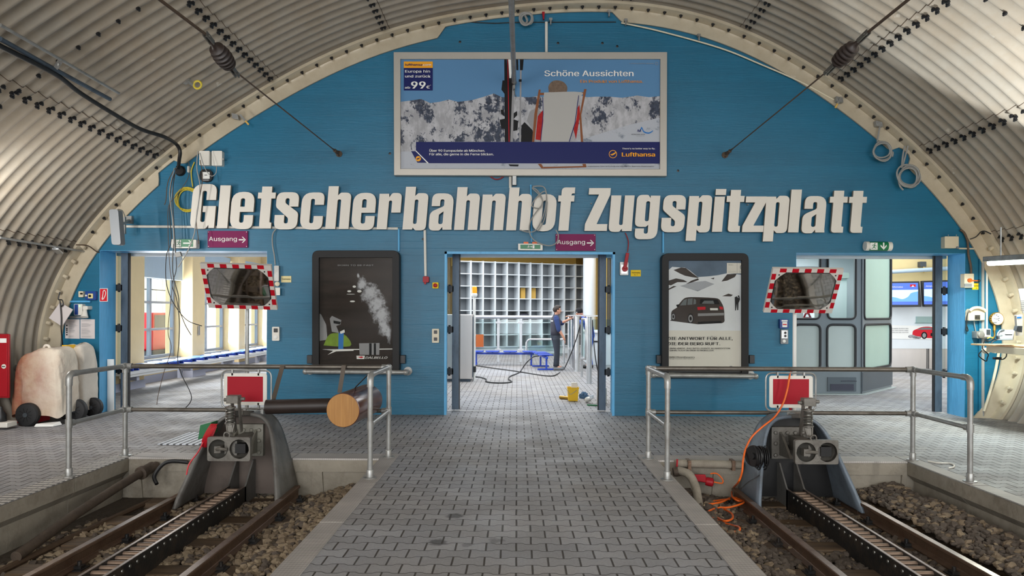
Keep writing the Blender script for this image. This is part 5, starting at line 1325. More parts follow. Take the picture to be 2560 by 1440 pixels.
def coil(label, c, R, mt, n, hang=None, rad=.012, Y=10.86, tails=()):
    o = thing('cable_coil', label, 'cable coil', P(c[0], c[1] + R * 165, Y))
    for k in range(n):
        rnd = random.Random(int(c[0]) + k); ctr = P(c[0] + rnd.uniform(-3, 3), c[1] + rnd.uniform(-3, 3), Y + .012 * k - .02)
        m = MB(); m.tube(ring(ctr, R * rnd.uniform(.85, 1.08), 24, 'y', rnd.random() * 6, .05), rad, 6, True); m.build('loop', mt, o)
    for t in ([hang] if hang else []) + list(tails):
        m = MB(); m.tube(spl([P(a, b, Y + .02) for a, b in t], 5), rad, 6); m.build('tail', mt, o)
    return o


coil('short grey cable loop hanging from the crown of the arch', (1316, 48), .088, 'cable_grey', 3, [(1312, 38), (1318, 52), (1312, 62)], .017)
coil('small white cable coil hanging from the arch above the booth doorway', (2204, 377), .13, 'cable_grey', 4, [(2202, 305), (2197, 330), (2193, 355)], .012, 10.86, [[(2222, 385), (2232, 380), (2231, 392)]])
coil('large grey cable coil at the foot of the brown wires beside the arch', (2271, 440), .155, 'cable_grey', 5, [(2270, 365), (2262, 395), (2256, 418)], .013, 10.84, [[(2245, 445), (2250, 465), (2258, 475)], [(2262, 365), (2257, 390), (2254, 420)]])
coil('yellow cable coil half hidden behind the letter G', (468, 499), .185, 'cable_yellow', 4, [(486, 405), (478, 430), (482, 468)], .009, 10.955)
o = thing('wire_loop', 'white wire looping loosely over the letters h and o', 'cable', P(1345, 600, 10.8))
for pts in ([(1331, 468), (1345, 478), (1356, 500), (1350, 520), (1330, 515), (1340, 495), (1362, 478), (1366, 500), (1358, 540), (1340, 575), (1320, 580), (1300, 575)], [(1330, 470), (1350, 490), (1355, 510), (1330, 545), (1323, 575), (1335, 600), (1368, 614), (1390, 608), (1396, 590), (1390, 575)], [(1332, 466), (1360, 468), (1367, 500), (1362, 545), (1345, 578)]):
    m = MB(); m.tube(spl([P(a, b, 10.83) for a, b in pts], 6), .009, 6); m.build('wire', 'cable_grey', o)
o = thing('wire_bundle', 'tangle of loose wires hanging from the arch across the yellow-pier doorway', 'wire bundle', P(440, 1020, 10.7))
for mt, rad, pts in (
    ('cable_black', 0.0065, [(446, 412), (428, 460), (424, 530), (428, 600), (416, 640), (415, 700), (426, 742), (445, 775), (470, 802), (505, 815)]),
    ('cable_black', 0.0065, [(441, 415), (432, 480), (437, 600), (441, 670), (430, 712), (441, 745), (448, 800), (447, 860), (444, 900), (453, 935), (479, 993), (460, 1024)]),
    ('cable_grey', 0.009, [(495, 378), (492, 420), (500, 470), (489, 560), (484, 590), (468, 630), (445, 668)]),
    ('cable_brown', .005, [(472, 405), (470, 445), (440, 490), (422, 515), (420, 570), (424, 660), (430, 715), (425, 770), (420, 830), (428, 872), (410, 930), (396, 985), (392, 1012)]),
    ('cable_grey', 00.006, [(441, 418), (428, 500), (433, 560), (438, 640)]), ('cable_grey', 0.0065, [(436, 420), (424, 480), (430, 540), (434, 600), (430, 655)]),
    ('cable_brown', 0.006, [(500, 400), (506, 450), (491, 540), (495, 590), (497, 610)]), ('cable_brown', 0.006, [(438, 420), (420, 455), (415, 500), (411, 512)]), ('cable_grey', 0.006, [(500, 382), (512, 420), (528, 440), (540, 432), (541, 414)]),
    ('cable_black', .007, [(434, 610), (432, 680), (446, 740), (448, 770), (462, 810), (478, 838)])):
    m = MB(); m.tube(spl([P(a, b, 10.73 if b < 500 else 10.76) for a, b in pts], 6), rad, 6); m.build('wire', mt, o)
m = MB(); m.prism([(436, 632), (449, 629), (453, 640), (440, 643)], px(10.72), (0, .05, 0)); m.build('connector_box', 'cable_grey', o)
m = MB(); m.lathe([(.075, 0), (.08, .02), (.06, .05)], W(452, 428), (0, -1, 0), 18); m.build('outlet', 'black_plastic', label='round black outlet on the wall under the black cable', cat='outlet')


def boxy(name, lab, cat, x0, y0, x1, y1, dep, mt, r=2, Y=DW, parts=()):
    o = thing(name, lab, cat, P((x0 + x1) / 2, y1, Y - dep / 2)); m = MB(); m.prism(rr(x0, y0, x1, y1, r, 3), px(Y - dep), (0, dep, 0)); m.build('housing', mt, o, bevel=.006)
    for pn, a, b, c, d, dd, pm in parts:
        m = MB()
        if c is None: m.lathe([(d / 165, 0), (d / 165, dd), (d / 200, dd + .004)], P(a, b, Y - dep), (0, -1, 0), 16)
        else: m.prism(rr(a, b, c, d, 1, 2), px(Y - dep - dd), (0, dd + .002, 0))
        m.build(pn, pm, o, bevel=0)
    return o


boxy('junction_box', 'white junction box nearer the arch, above the letter G', 'junction box', 498, 377, 524, 413, .09, 'white_plastic')
boxy('junction_box', 'white junction box away from the arch, above the letters G and l', 'junction box', 529, 377, 555, 414, .09, 'white_plastic', parts=(('cable_gland', 558, 398, None, 3, .01, 'cable_grey'),))
boxy('junction_box', 'cream junction box beside the booth doorway under the arch', 'junction box', 2362, 591, 2397, 620, .1, 'beige_plastic', parts=(('clip', 2370, 586, 2372, 592, .0, 'grey_plastic'), ('clip', 2390, 586, 2392, 592, .0, 'grey_plastic'), ('knob', 2393, 619, None, 3, .02, 'grey_plastic')))
boxy('clock', 'round black dial with pale face above the letter G', 'dial', 498, 422, 531, 455, .05, 'black_plastic', 16, parts=(('face', 505, 430, 524, 447, .002, 'white_print'), ('hand', 511, 437, 518, 438.5, .004, 'black_print'), ('nameplate', 507, 449, 522, 451.5, .002, 'grey_print')))
boxy('terminal', 'tiny white terminal box among the wires', 'terminal', 468, 415, 474, 431, .04, 'white_plastic')
boxy('wall_socket', 'white wall socket beside the yellow-pier doorway', 'socket', 680, 817, 698, 852, .04, 'white_plastic', parts=(('upper_socket', 684, 821, 694, 831, .006, 'black_plastic'), ('lower_socket', 689, 843, None, 5, .004, 'white_print')))
boxy('wall_socket', 'pale double wall switch beside the middle doorway', 'socket', 1080, 822, 1097.5, 857, .04, 'beige_plastic', parts=(('upper_switch', 1084.5, 826, 1093, 834.5, .006, 'black_plastic'), ('lower_switch', 1084.5, 843.5, 1093, 852, .006, 'black_plastic')))
boxy('wall_socket', 'grey key switch and socket under the blue card box', 'socket', 1952, 824, 1971, 860, .04, 'grey_plastic', parts=(('key_plate', 1954, 826, 1969, 846, .006, 'alu'), ('key_hole', 1963, 832, None, 3, .01, 'black_plastic'), ('key_hole', 1963, 840, None, 3, .01, 'black_plastic'), ('lower_socket', 1960, 853, None, 4, .006, 'white_print')))
boxy('card_box', 'blue card box on the wall beside the booth doorway', 'box', 1950, 798, 1972, 821, .07, 'blue_plastic', parts=(('label_strip', 1954, 800, 1969, 804, .003, 'white_print'), ('red_emblem', 1956, 805, 1968, 818, .003, 'white_print'), ('key_slot', 1957, 810, 1967, 812.5, .005, 'red_print')))
boxy('emergency_switch', 'yellow emergency switch beside the middle doorway', 'switch', 1081, 706, 1096, 721, .05, 'yellow_print', parts=(('turn_knob', 1088.5, 713.5, None, 5, .03, 'red_gloss'),))
boxy('alarm_box', 'small red alarm box at the foot of the white conduit', 'alarm', 1057, 691, 1072, 706, .08, 'red_gloss', 3, parts=(('gland', 1063, 708, None, 3, .01, 'red_gloss'),))
o = boxy('lever_switch', 'steel switch with a red lever beside the middle doorway', 'switch', 1550, 655, 1571, 688, .07, 'galvanised', parts=(('cover_plate', 1553, 662, 1568, 684, .02, 'stainless'),))
m = MB(); m.bar(W(1562, 672, .12), W(1569, 632, .14), .05, .03, up=(0, 1, 0)); m.lathe([(.04, 0), (.045, .03)], W(1562, 672, .09), (0, -1, 0), 14); m.build('lever', 'red_gloss', o, bevel=.006)
m = MB(); m.tube(spl([W(1569, 630, .1), W(1571, 605, .06), W(1566, 588, .03), W(1563, 582, .03)], 5), .008, 6); m.build('cord', 'cable_red', o)
o = boxy('lever_switch', 'cream switch box with an orange side lever above the wall telephone', 'switch', 2411, 684, 2435, 719, .1, 'beige_plastic', parts=(('lower_cover', 2412, 709, 2430, 717, .01, 'grey_plastic'),))
m = MB(); m.cyl(W(2423, 701, .13), W(2446, 702, .13), .009, 8, 0); m.ball(W(2447, 702, .13), .022, 10, 1); m.lathe([(.03, 0), (.03, .03)], W(2423, 701, .1), (0, -1, 0), 12, 0); m.build('lever', ['cable_orange', 'black_plastic'], o)
wire('power_cable', 'grey cable bending down from the arch to the cream switch box', 'cable', [W(2401, 574, .06), W(2411, 583, .06), W(2419, 605, .05), W(2421, 635, .04), W(2427, 665, .05), W(2428, 686, .06)], .016, 'cable_brown')
boxy('light_switch', 'cream light switch by the arch above the blue controller', 'switch', 196, 728, 208, 743, .05, 'beige_plastic', parts=(('toggle', 200, 732, 205, 736, .02, 'black_print'),))
boxy('key_switch', 'blue key switch above the siren horn', 'switch', 213, 728, 239, 750, .06, 'blue_plastic', parts=(('key_plate', 220, 734, 232, 746, .01, 'pale_yellow'), ('key', 226, 740, None, 3, .02, 'black_print'), ('push_button', 216, 739, None, 2.4, .01, 'white_print')))
boxy('controller', 'blue and white controller with a green light beside the siren horn', 'controller', 185, 760, 206, 788, .08, 'white_plastic', parts=(('blue_cover', 186, 761, 195, 787, .004, 'blue_plastic'), ('status_light', 199, 765, None, 1.3, .003, 'led_green')))
o = thing('siren', 'cream siren horn beside the blue and white controller', 'siren', W(213, 790, .08)); m = MB(); m.prism(rr(207, 765, 219, 774, 2), px(DW - .12), (0, .12, 0)); m.build('housing', 'white_plastic', o, bevel=.008)
m = MB(); m.lathe([(.025, 0), (.03, .04), (.045, .1), (.055, .13), (.045, .12), (.02, .05)], W(213, 772, .08), (.05, -.25, -1), 16); m.build('horn', 'white_plastic', o)
m = MB(); m.prism([(174, 790), (212, 790), (212, 796), (174, 796)], px(DW - .04), (0, .04, 0)); m.build('cable_duct', 'grey_plastic', label='short grey cable duct under the blue and white controller', cat='cable duct')
o = thing('speaker', 'long grey column speaker on a wall arm beside the arch', 'speaker', P(290, 612, 10.2))
m = MB(); f = px(10.1); c = rr(272, 523, 295, 612, 7, 4); c = [(x + (y - 523) * .08, y) for x, y in c]; m.prism(c, f, (0, .12, 0)); m.build('body', 'grey_plastic', o, bevel=.012, seg=3)
m = MB(); m.cyl(P(296, 562, 10.2), P(318, 556, 10.75), .02, 10); m.bar(P(310, 543, 10.7), P(310, 585, 10.7), .045, .04, up=(0, 1, 0)); m.cyl(P(312, 556, 10.72), W(325, 552), .03, 10); m.box(W(318, 540).x, W(334, 540).x, DW - .06, DW, W(330, 560).z, W(330, 541).z); m.build('wall_arm', 'galvanised', o)
m = MB(); m.tube(spl([P(294, 523, 10.15), P(306, 527, 10.4), P(313, 543, 10.7)], 5), .006, 6); m.build('lead', 'cable_grey', o)
wire('service_lead', 'white lead arching from the conduit down to a plug beside the mirror', 'cable', [W(690, 573, .03), W(682, 585, .04), W(681, 610, .04), W(686, 640, .04), W(688, 662, .05)], .009, 'cable_grey')
boxy('plug_adapter', 'slim grey adapter beside the mirror of the log bumper', 'adapter', 685, 664, 697, 703, .06, 'galvanised', parts=(('indicator', 694, 710, None, 6, .02, 'beige_plastic'), ('lower_box', 687, 719, 700, 738, .0, 'white_plastic')))
# red hydrant cabinet at the side
o = thing('hydrant_cabinet', 'red fire hydrant cabinet on the corrugated lining behind the covered carts', 'cabinet', (-6.9, 9.6, .4))
pr = P(22, 915, 9.6); z0, z1 = P(20, 995, 9.6).z, P(20, 836, 9.6).z
m = MB(); m.prism([(-7.2, 9.6), (pr.x, 9.6), (pr.x, 9.63), (pr.x - .26, 9.95), (-7.2, 9.95)], lambda x, y: V((x, y, z0)), (0, 0, z1 - z0)); m.build('body', 'red_gloss', o, bevel=.006)
m = MB(); m.box(-7.2, pr.x - .012, 9.588, 9.6, z0 + .02, z1 - .02); m.build('door', 'red_gloss', o, bevel=.004)
m = MB(); p = P(10, 916, 9.588); m.lathe([(.03, 0), (.03, .006)], p, (0, -1, 0), 16, 0); m.box(p.x - .02, p.x + .02, p.y - .014, p.y - .006, p.z - .005, p.z + .005, 1); m.build('lock', ['white_plastic', 'black_plastic'], o, label='round white lock')
m = MB(); m.prism([(0, 846), (16, 846), (16, 857), (0, 857)], px(9.586), (0, .002, 0)); m.build('notice_label', 'white_print', o, smooth=0)
# covered wheeled carts
def cart(lab, x0, x1, y0, y1, zt, wheels, tilt, seed):
    o = thing('covered_cart', lab, 'cart', ((x0 + x1) / 2, (y0 + y1) / 2, 0)); m = MB(); n = 84; NZK = 34; vs = []; fs = []
    h0 = [.0, .12, .3, .5, .7, .82, .9, .955, .985, 1.0]; i0 = [.02, 0, .01, .02, .04, .06, .1, .17, .3, .62]
    for k in range(NZK):
        u = k / (NZK - 1) * (len(h0) - 1); i = min(int(u), len(h0) - 2); e_ = u - i
        h = .12 + .88 * (h0[i] * (1 - e_) + h0[i + 1] * e_); ins = i0[i] * (1 - e_) + i0[i + 1] * e_
        cx, cy = (x0 + x1) / 2, (y0 + y1) / 2; hx, hy = (x1 - x0) / 2 * (1 - ins * .9), (y1 - y0) / 2 * (1 - ins)
        for j in range(n):
            t = 2 * PI * j / n; c_, s_ = math.cos(t), math.sin(t); e = .3
            qx = math.copysign(abs(c_) ** e, c_) * hx; qy = math.copysign(abs(s_) ** e, s_) * hy
            g = (1 - 2.2 * abs(NZ.noise((qx * 8 + seed * 3 + h * .8, h * .7, qy * 8)))) * .045 * (1.2 - h) + (1 - 2 * abs(NZ.noise((qx * 13 + h * 4, h * 3 + seed, qy * 13)))) * .012
            w = g * min(1, (1.05 - h) * 4) * (1.0 if h < .97 else .5)
            z = h * zt * (1 - tilt * max(0, -qx / (x1 - x0)) * h) + NZ.noise((qx * 8, qy * 8, seed)) * .035 * h
            if k == 0: z += .03 * math.sin(t * 3 + seed)
            r_ = math.hypot(qx, qy) or 1
            vs.append((cx + qx * (1 + w / r_ * .9 - .06), cy + qy * (1 + w / r_ * .9 - .06), z))
    for k in range(NZK - 1):
        for j in range(n): fs.append((k * n + j, k * n + (j + 1) % n, (k + 1) * n + (j + 1) % n, (k + 1) * n + j))
    fs.append(tuple(range((NZK - 1) * n, NZK * n)))
    m.add(vs, fs)
    b = m.build('canvas_cover', 'canvas_red' if seed == 1 else 'canvas', o, smooth=70)
    for wx, wy, wz, r_ in wheels:
        m = MB(); m.lathe([(r_ * .6, -.01), (r_ * .9, 0), (r_, .02), (r_, .07), (r_ * .9, .09)], (wx, wy, wz), (0, 1, 0), 26)
        wl = m.build('wheel', 'rubber_black', o, smooth=25)
        m = MB(); m.lathe([(r_ * .2, -.02), (r_ * .2, 0)], (wx, wy, wz), (0, 1, 0), 12, 1)
        for q in range(10): a = q * PI / 5; m.bar((wx + math.cos(a) * r_ * .15, wy - .008, wz + math.sin(a) * r_ * .15), (wx + math.cos(a) * r_ * .58, wy - .008, wz + math.sin(a) * r_ * .58), .006, .012, 0, up=(0, 1, 0))
        m.build('hub', ['black_plastic', 'dark_plastic'], wl)
    return o


o = cart('wheeled cart under an orange-stained canvas cover beside the red cabinet', -6.84, -6.17, 9.78, 10.3, 1.05, [(-6.56, 9.68, .158, .157), (-6.2, 10.15, .158, .157)], .28, 1)
m = MB(); m.tube(spl([(-6.5, 9.95, 1.0), (-6.47, 9.93, 1.07), (-6.42, 9.93, 1.07), (-6.4, 9.95, 1.0)], 5), .018, 8); m.build('cover_loop', 'canvas', o); m = MB(); m.box(-6.78, -6.5, 9.8, 10.1, .03, .14); m.build('chassis', 'red_gloss', o, bevel=.01)
o = cart('wheeled cart under a clean pale canvas cover against the blue wall', -6.66, -6.26, 10.42, 10.86, 1.07, [(-6.44, 10.34, .14, .14), (-6.22, 10.6, .14, .14)], .1, 4)
m = MB(); p = P(161, 870, 10.3); m.box(p.x - .035, p.x + .035, 10.3, 10.5, p.z - .06, p.z + .04); m.build('yellow_tag', 'bucket_yellow', o)
m = MB(); m.hexa([(-6.42, 9.62, .005), (-6.18, 9.66, .005), (-6.15, 9.82, .005), (-6.4, 9.78, .005), (-6.4, 9.64, .05), (-6.2, 9.68, .03), (-6.17, 9.8, .06), (-6.38, 9.76, .04)]); m.build('folded_sheet', 'white_print', label='folded white sheet on the floor by the cart wheel', cat='sheet', bevel=.01)
m = MB(); m.prism([(122, 795), (150, 756), (182, 774), (155, 816)], px(10.72), (0, .012, 0)); b = m.build('clipboard', 'paper', label='tilted white clipboard hung on the arch above the covered carts', cat='clipboard', smooth=0)
wire('hanging_lead', 'dark looped lead hanging over the tilted clipboard', 'cable', [P(150, 730, 10.7), P(146, 748, 10.69), P(155, 750, 10.69), P(158, 760, 10.69), P(152, 766, 10.69), P(150, 752, 10.69), P(153, 790, 10.69), P(153, 820, 10.69), P(155, 845, 10.75), P(157, 866, 10.8)], .009, 'cable_black')
m = MB(); m.lathe([(.05, 0), (.05, .02), (.03, .05)], on_lining(41, 920), (1, 0, 0), 12); m.build('wall_hook', 'galvanised', label='small white metal catch on the lining beside the red cabinet', cat='catch')
o = thing('bottle', 'dark bottle in a pale tray on the floor below the red cabinet', 'bottle', P(4, 1068, 9.5)); m = MB(); m.lathe([(.05, 0), (.07, .03), (.065, .14), (.03, .2), (.02, .24)], P(2, 1062, 9.5), n=14); m.build('flask', 'black_plastic', o); m = MB(); p = P(0, 1066, 9.4); m.box(p.x - .05, p.x + .09, 9.4, 9.6, p.z - .02, p.z + .05); m.build('tray', 'white_plastic', o, bevel=.01)

# ================================================================ desk corner at the booth side
o = thing('wall_desk', 'narrow standing desk with pale fascia fixed to the lining', 'desk', (6.9, 9.7, 1.05))
zt = 1.14
m = MB(); m.prism([(6.55, 9.85), (6.62, 9.2), (7.42, 9.2), (7.42, 10.35), (6.42, 10.35)], lambda x, y: V((x, y, zt)), (0, 0, -.022)); m.build('desk_top', 'desk_wood', o, bevel=.003)
m = MB(); m.prism(rr(6.57, 9.3, 7.4, 10.3, .1), lambda x, y: V((x, y, zt - .024)), (0, 0, -.09)); m.build('fascia', 'beige_plastic', o, bevel=.01)
m = MB(); m.bar((7.0, 9.9, zt - .1), (7.35, 9.9, .75), .04, .04); m.build('brace', 'galvanised', o)
def desk_phone():
    o = thing('desk_telephone', 'grey desk telephone on the standing desk', 'telephone', P(2515, 851, 9.75)); f = px(9.75)
    m = MB(); c = P(2500, 850, 9.72); m.hexa([P(2490, 851, 9.65), P(2534, 851, 9.65), P(2534, 849, 9.95), P(2492, 849, 9.95), P(2493, 845, 9.66), P(2531, 845, 9.66), P(2537, 824, 9.93), P(2501, 824, 9.93)]); m.build('body', 'grey_plastic', o, bevel=.006)
    m = MB(); m.tube(spl([P(2496, 847, 9.62), P(2494, 838, 9.64), P(2499, 829, 9.7), P(2508, 826, 9.75)], 5), [.02] * 5 + [.014] * 6 + [.02] * 5, 10); m.build('handset', 'dark_plastic', o)
    m = MB(); m.hexa([P(2512, 835, 9.74), P(2531, 835, 9.74), P(2531, 835, 9.78), P(2512, 835, 9.78), P(2513, 826, 9.84), P(2532, 826, 9.84), P(2532, 826, 9.9), P(2513, 826, 9.9)]); m.build('display', 'white_print', o)
    m = MB()
    for i in range(3):
        for j in range(4): m.ball(P(2514 + i * 4.3, 840.5 + j * 2.2, 9.7 - .01 * j), .008, 6)
    m.build('keypad', 'white_print', o)


desk_phone()
o = thing('wall_telephone', 'cream wall telephone with black keypad', 'telephone', W(2443, 803, .1))
m = MB(); f = px(DW - .1); m.prism([(2422, 802), (2423, 778), (2426, 772), (2464, 772), (2463, 801)], f, (0, .1, 0)); m.build('body', 'beige_plastic', o, bevel=.012)
m = MB(); m.tube(spl([W(2425, 777, .13), W(2432, 771, .14), W(2445, 769, .14), W(2458, 773, .13), W(2464, 778, .12)], 5), .022, 10); m.build('handset', 'beige_plastic', o)
m = MB()
for i in range(4):
    for j in range(4): a, b = 2437.5 + i * 3.4, 788 + j * 2.9; m.prism([(a, b), (a + 2.8, b), (a + 2.8, b + 2.2), (a, b + 2.2)], px(DW - .107), (0, .008, 0))
m.build('keypad', 'black_print', o)
m = MB(); m.tube(spl([W(2423, 777, .08), W(2418, 790, .06), W(2417, 810, .05), W(2416, 825, .05), W(2420, 827, .05), W(2418, 816, .05)], 6), .008, 6); m.build('cord', 'cable_black', o)
m = MB(); m.tube(spl([W(2435, 803, .04), W(2437, 815, .03), W(2440, 830, .03), W(2446, 842, .04)], 6), .006, 6); m.build('lead', 'cable_grey', o)
o = thing('pressure_gauge', 'round brass-edged pressure gauge beside the arch', 'gauge', W(2487, 813, .06))
c = W(2487, 797, .02); m = MB(); m.lathe([(.09, 0), (.098, .02), (.098, .06), (.09, .07), (.086, .062)], c, (0, -1, 0), 30); m.build('case', 'gold', o)
m = MB(); m.lathe([(.087, .06), (.087, .064)], c, (0, -1, 0), 30, 0); fy = px(c.y - .0655)
for k in range(9): a = math.radians(200 - k * 27.5); x, y = 2487 + 8.5 * math.cos(a), 797 - 8.5 * math.sin(a); u, v = math.cos(a), -math.sin(a); m.flat([(x - v * .7, y + u * .7), (x + v * .7, y - u * .7), (x + v * .7 + u * 4, y - u * .7 + v * 4), (x - v * .7 + u * 4, y + u * .7 + v * 4)], fy, 1)
m.flat([(2484, 797), (2497, 798.5), (2497, 797.5), (2484, 796)], fy, 1, .001); m.flat([(2482, 806), (2492, 806), (2492, 807.5), (2482, 807.5)], fy, 1); m.build('dial', ['white_print', 'black_print'], o, smooth=0)
m = MB(); m.cyl(W(2486, 812, .04), W(2486, 826, .04), .018, 10); m.tube(spl([W(2486, 826, .04), W(2486, 840, .04), W(2478, 850, .05)], 5), .01, 6); m.build('stem', 'gold', o)
boxy('connector_block', 'grey industrial plug block below the wall telephone', 'connector', 2442, 828, 2470, 846, .12, 'galvanised', parts=(('round_plug', 2452, 837, None, 8, .02, 'galvanised'),))
boxy('intercom', 'dark-faced intercom box above the desk cables', 'intercom', 2460, 822, 2477, 842, .14, 'white_plastic', parts=(('dark_face', 2467, 824, 2476, 837, .01, 'dark_plastic'),))
o = thing('cable_cluster', 'tangle of cables spilling off the end of the standing desk', 'cable', P(2470, 900, 10.5))
for mt, pts in (('cable_black', [(2462, 848), (2470, 853), (2482, 848), (2492, 850)]), ('cable_black', [(2492, 850), (2480, 856), (2477, 868), (2474, 876)]), ('cable_black', [(2463, 848), (2456, 870), (2470, 885), (2468, 895), (2465, 903), (2450, 893), (2447, 886), (2455, 876)]), ('cable_yellow', [(2468, 846), (2476, 843), (2482, 845)]), ('cable_black', [(2500, 874), (2514, 880), (2516, 890), (2508, 898), (2495, 898)])):
    m = MB(); m.tube(spl([P(a, b, 10.42) for a, b in pts], 5), .008, 6); m.build('cable', mt, o)
m = MB(); m.lathe([(.04, 0), (.042, .01), (.042, .06), (.04, .07)], P(2469, 877, 10.42), (0, 1, 0), 18); m.lathe([(.012, -.002), (.012, 0)], P(2469, 877, 10.42), (0, 1, 0), 10); m.build('cable_spool', 'beige_plastic', o)
boxy('yellow_socket', 'small yellow and white socket under the standing desk', 'socket', 2486, 873, 2497, 883, .06, 'beige_plastic', 1, 10.6, parts=(('yellow_flap', 2491, 873.5, 2496.5, 882.5, .01, 'bucket_yellow'),))
boxy('power_strip', 'black plug strip under the standing desk', 'plug', 2487, 893, 2504, 899, .05, 'black_plastic', 1, 10.5)
o = thing('leaflet_holder', 'white leaflet holder with a dark pocket at the lining end of the desk', 'holder', P(2550, 839, 9.6)); m = MB(); m.prism([(2541, 788), (2556, 787), (2557, 839), (2544, 839)], px(9.5), (0, .04, 0)); m.build('back_plate', 'white_plastic', o); m = MB(); m.prism([(2541, 826), (2544, 815), (2556, 815), (2555, 831)], px(9.44), (0, .06, 0)); m.build('pocket', 'dark_plastic', o); m = MB(); m.flat([(2542.5, 792), (2554, 791.5), (2554, 796), (2542.5, 796.5)], px(9.496)); m.build('header', 'bluebell', o, smooth=0)
m = MB(); m.prism([(2546, 722), (2575, 720), (2578, 783), (2557, 783)], px(9.3), (0, .006, 0), 0)
for k in range(6): m.flat([(2551, 752 + k * 4.6), (2572, 751.5 + k * 4.6), (2572, 752.6 + k * 4.6), (2551, 753.2 + k * 4.6)], px(9.298), 1)
m.flat([(2560, 735), (2572, 735), (2572, 743), (2560, 743)], px(9.298), 2); m.build('notice_sheet', ['white_print', 'grey_print', 'red_print'], label='printed white notice on the lining above the standing desk', cat='notice', smooth=0)
# fluorescent luminaire at that side
o = thing('tube_light', 'lit fluorescent tube light under the lining beside the booth doorway', 'light', (6.6, 9.7, 2.2))
a, b = P(2468, 648, 10.15), P(2600, 640, 9.1); m = MB(); m.bar(a, b, .13, .07); m.build('housing', 'galvanised', o, bevel=.008)
m = MB(); dz = V((0, 0, -.055)); m.tube([a + dz + (b - a) * .05, b + dz], .038, 14); m.build('lamp_tube', 'lamp_white', o)
for q in (.28, .78): p = a + (b - a) * q; m = MB(); m.cyl(p, p + V((0, 0, .42)), .011, 8); m.build('hanger', 'galvanised', o)
m = MB(); m.cyl(a + (a - b).normalized() * .08, a, .014, 8); m.build('cable_gland', 'white_plastic', o)
l = bpy.data.lights.new('tube_light_glow', 'AREA'); l.shape = 'RECTANGLE'; l.size = 1.0; l.size_y = .08; l.energy = 115; l.color = (.9, 1, .93); lo_ = bpy.data.objects.new('tube_light_glow', l); COL.objects.link(lo_); lo_.location = (a + b) / 2 + V((-.02, 0, -.1)); lo_.rotation_euler = (0, 0, PI / 2)

# ================================================================ small fittings on flange and wall
wf = bpy.data.objects['wall_front']; ORG['wall_front'] = V((0, 0, 0))
for a, b in ((1150, 105), (1395, 108), (1506, 108), (1543, 116), (975, 384), (1695, 427), (1058, 598)):
    m = MB(); m.lathe([(.018, 0), (.02, .004), (.01, .006)], W(a, b), (0, -1, 0), 10); m.build('fixing_plug', 'black_plastic', parent=wf)
for lab, x, y, tw in (('grey plate bracket with a bent strap on the arch above the yellow cable coil', 587, 290, (600, 287, 622, 312)), ('grey plate bracket on the arch above the small white cable coil', 2199, 309, None), ('bent metal strap with a yellow end on the arch above the booth doorway', 2100, 248, (2103, 243, 2088, 270))):
    o = thing('flange_bracket', lab, 'bracket', W(x, y, .1)); m = MB(); m.prism([(x - 9, y - 8), (x + 7, y - 4), (x + 9, y + 8), (x - 7, y + 5)], px(10.85), (0, .08, 0)); m.build('plate', 'galvanised', o, bevel=.004)
    if tw: m = MB(); m.bar(P(tw[0], tw[1], 10.83), P(tw[2], tw[3], 10.83), .03, .008, up=(0, 1, 0)); m.build('strap', 'galvanised', o); m = MB(); q = .6; m.bar(P(tw[0] + (tw[2] - tw[0]) * q, tw[1] + (tw[3] - tw[1]) * q, 10.82), P(tw[2], tw[3], 10.82), .022, .01, up=(0, 1, 0)); m.build('strap_end', 'ochre_plaster', o)
m = MB(); m.prism([(1355, 29), (1362, 29), (1360.5, 47), (1357.5, 47)], px(10.9), (0, .06, 0)); m.build('marker_tag', 'red_gloss', label='small red tag hanging at the crown of the arch', cat='tag')
for lab, x, y in (('small grey bracket beside the red tag at the crown', 1377, 52), ('small grey clip at the step in the flange', 1523, 32), ('small grey clip at the start of the pale cover strip', 1565, 54), ('small grey clip along the pale cover strip', 1748, 92)):
    m = MB(); m.prism([(x - 4, y - 8), (x + 4, y - 8), (x + 4, y - 2), (x + 1.5, y - 2), (x + 1.5, y + 8), (x - 1.5, y + 8), (x - 1.5, y - 2), (x - 4, y - 2)], px(10.9), (0, .05, 0)); m.build('clip', 'galvanised', label=lab, cat='clip')
wire('white_cord', 'short white cord end lying on the paving beside the outer handrail', 'cord', [F(a, b, .01) for a, b in ((2320, 1153), (2345, 1157), (2372, 1158), (2385, 1163), (2383, 1168), (2372, 1170))], .008, 'white_plastic')
wire('dark_lead', 'thin dark lead from the side lamp across the flange to the wall', 'cable', [P(2478, 585, 10.7), P(2462, 578, 10.75), P(2452, 580, 10.8), P(2440, 592, 10.85), P(2425, 598, 10.9)], .008, 'cable_black')
wire('dark_lead', 'dark lead with a red end dropping from the low pale tube to the doorway corner', 'cable', [P(190, 612, 10.6), P(213, 613, 10.7), P(225, 617, 10.8), P(240, 628, 10.9), P(248, 631, 10.96)], .009, 'cable_brown')

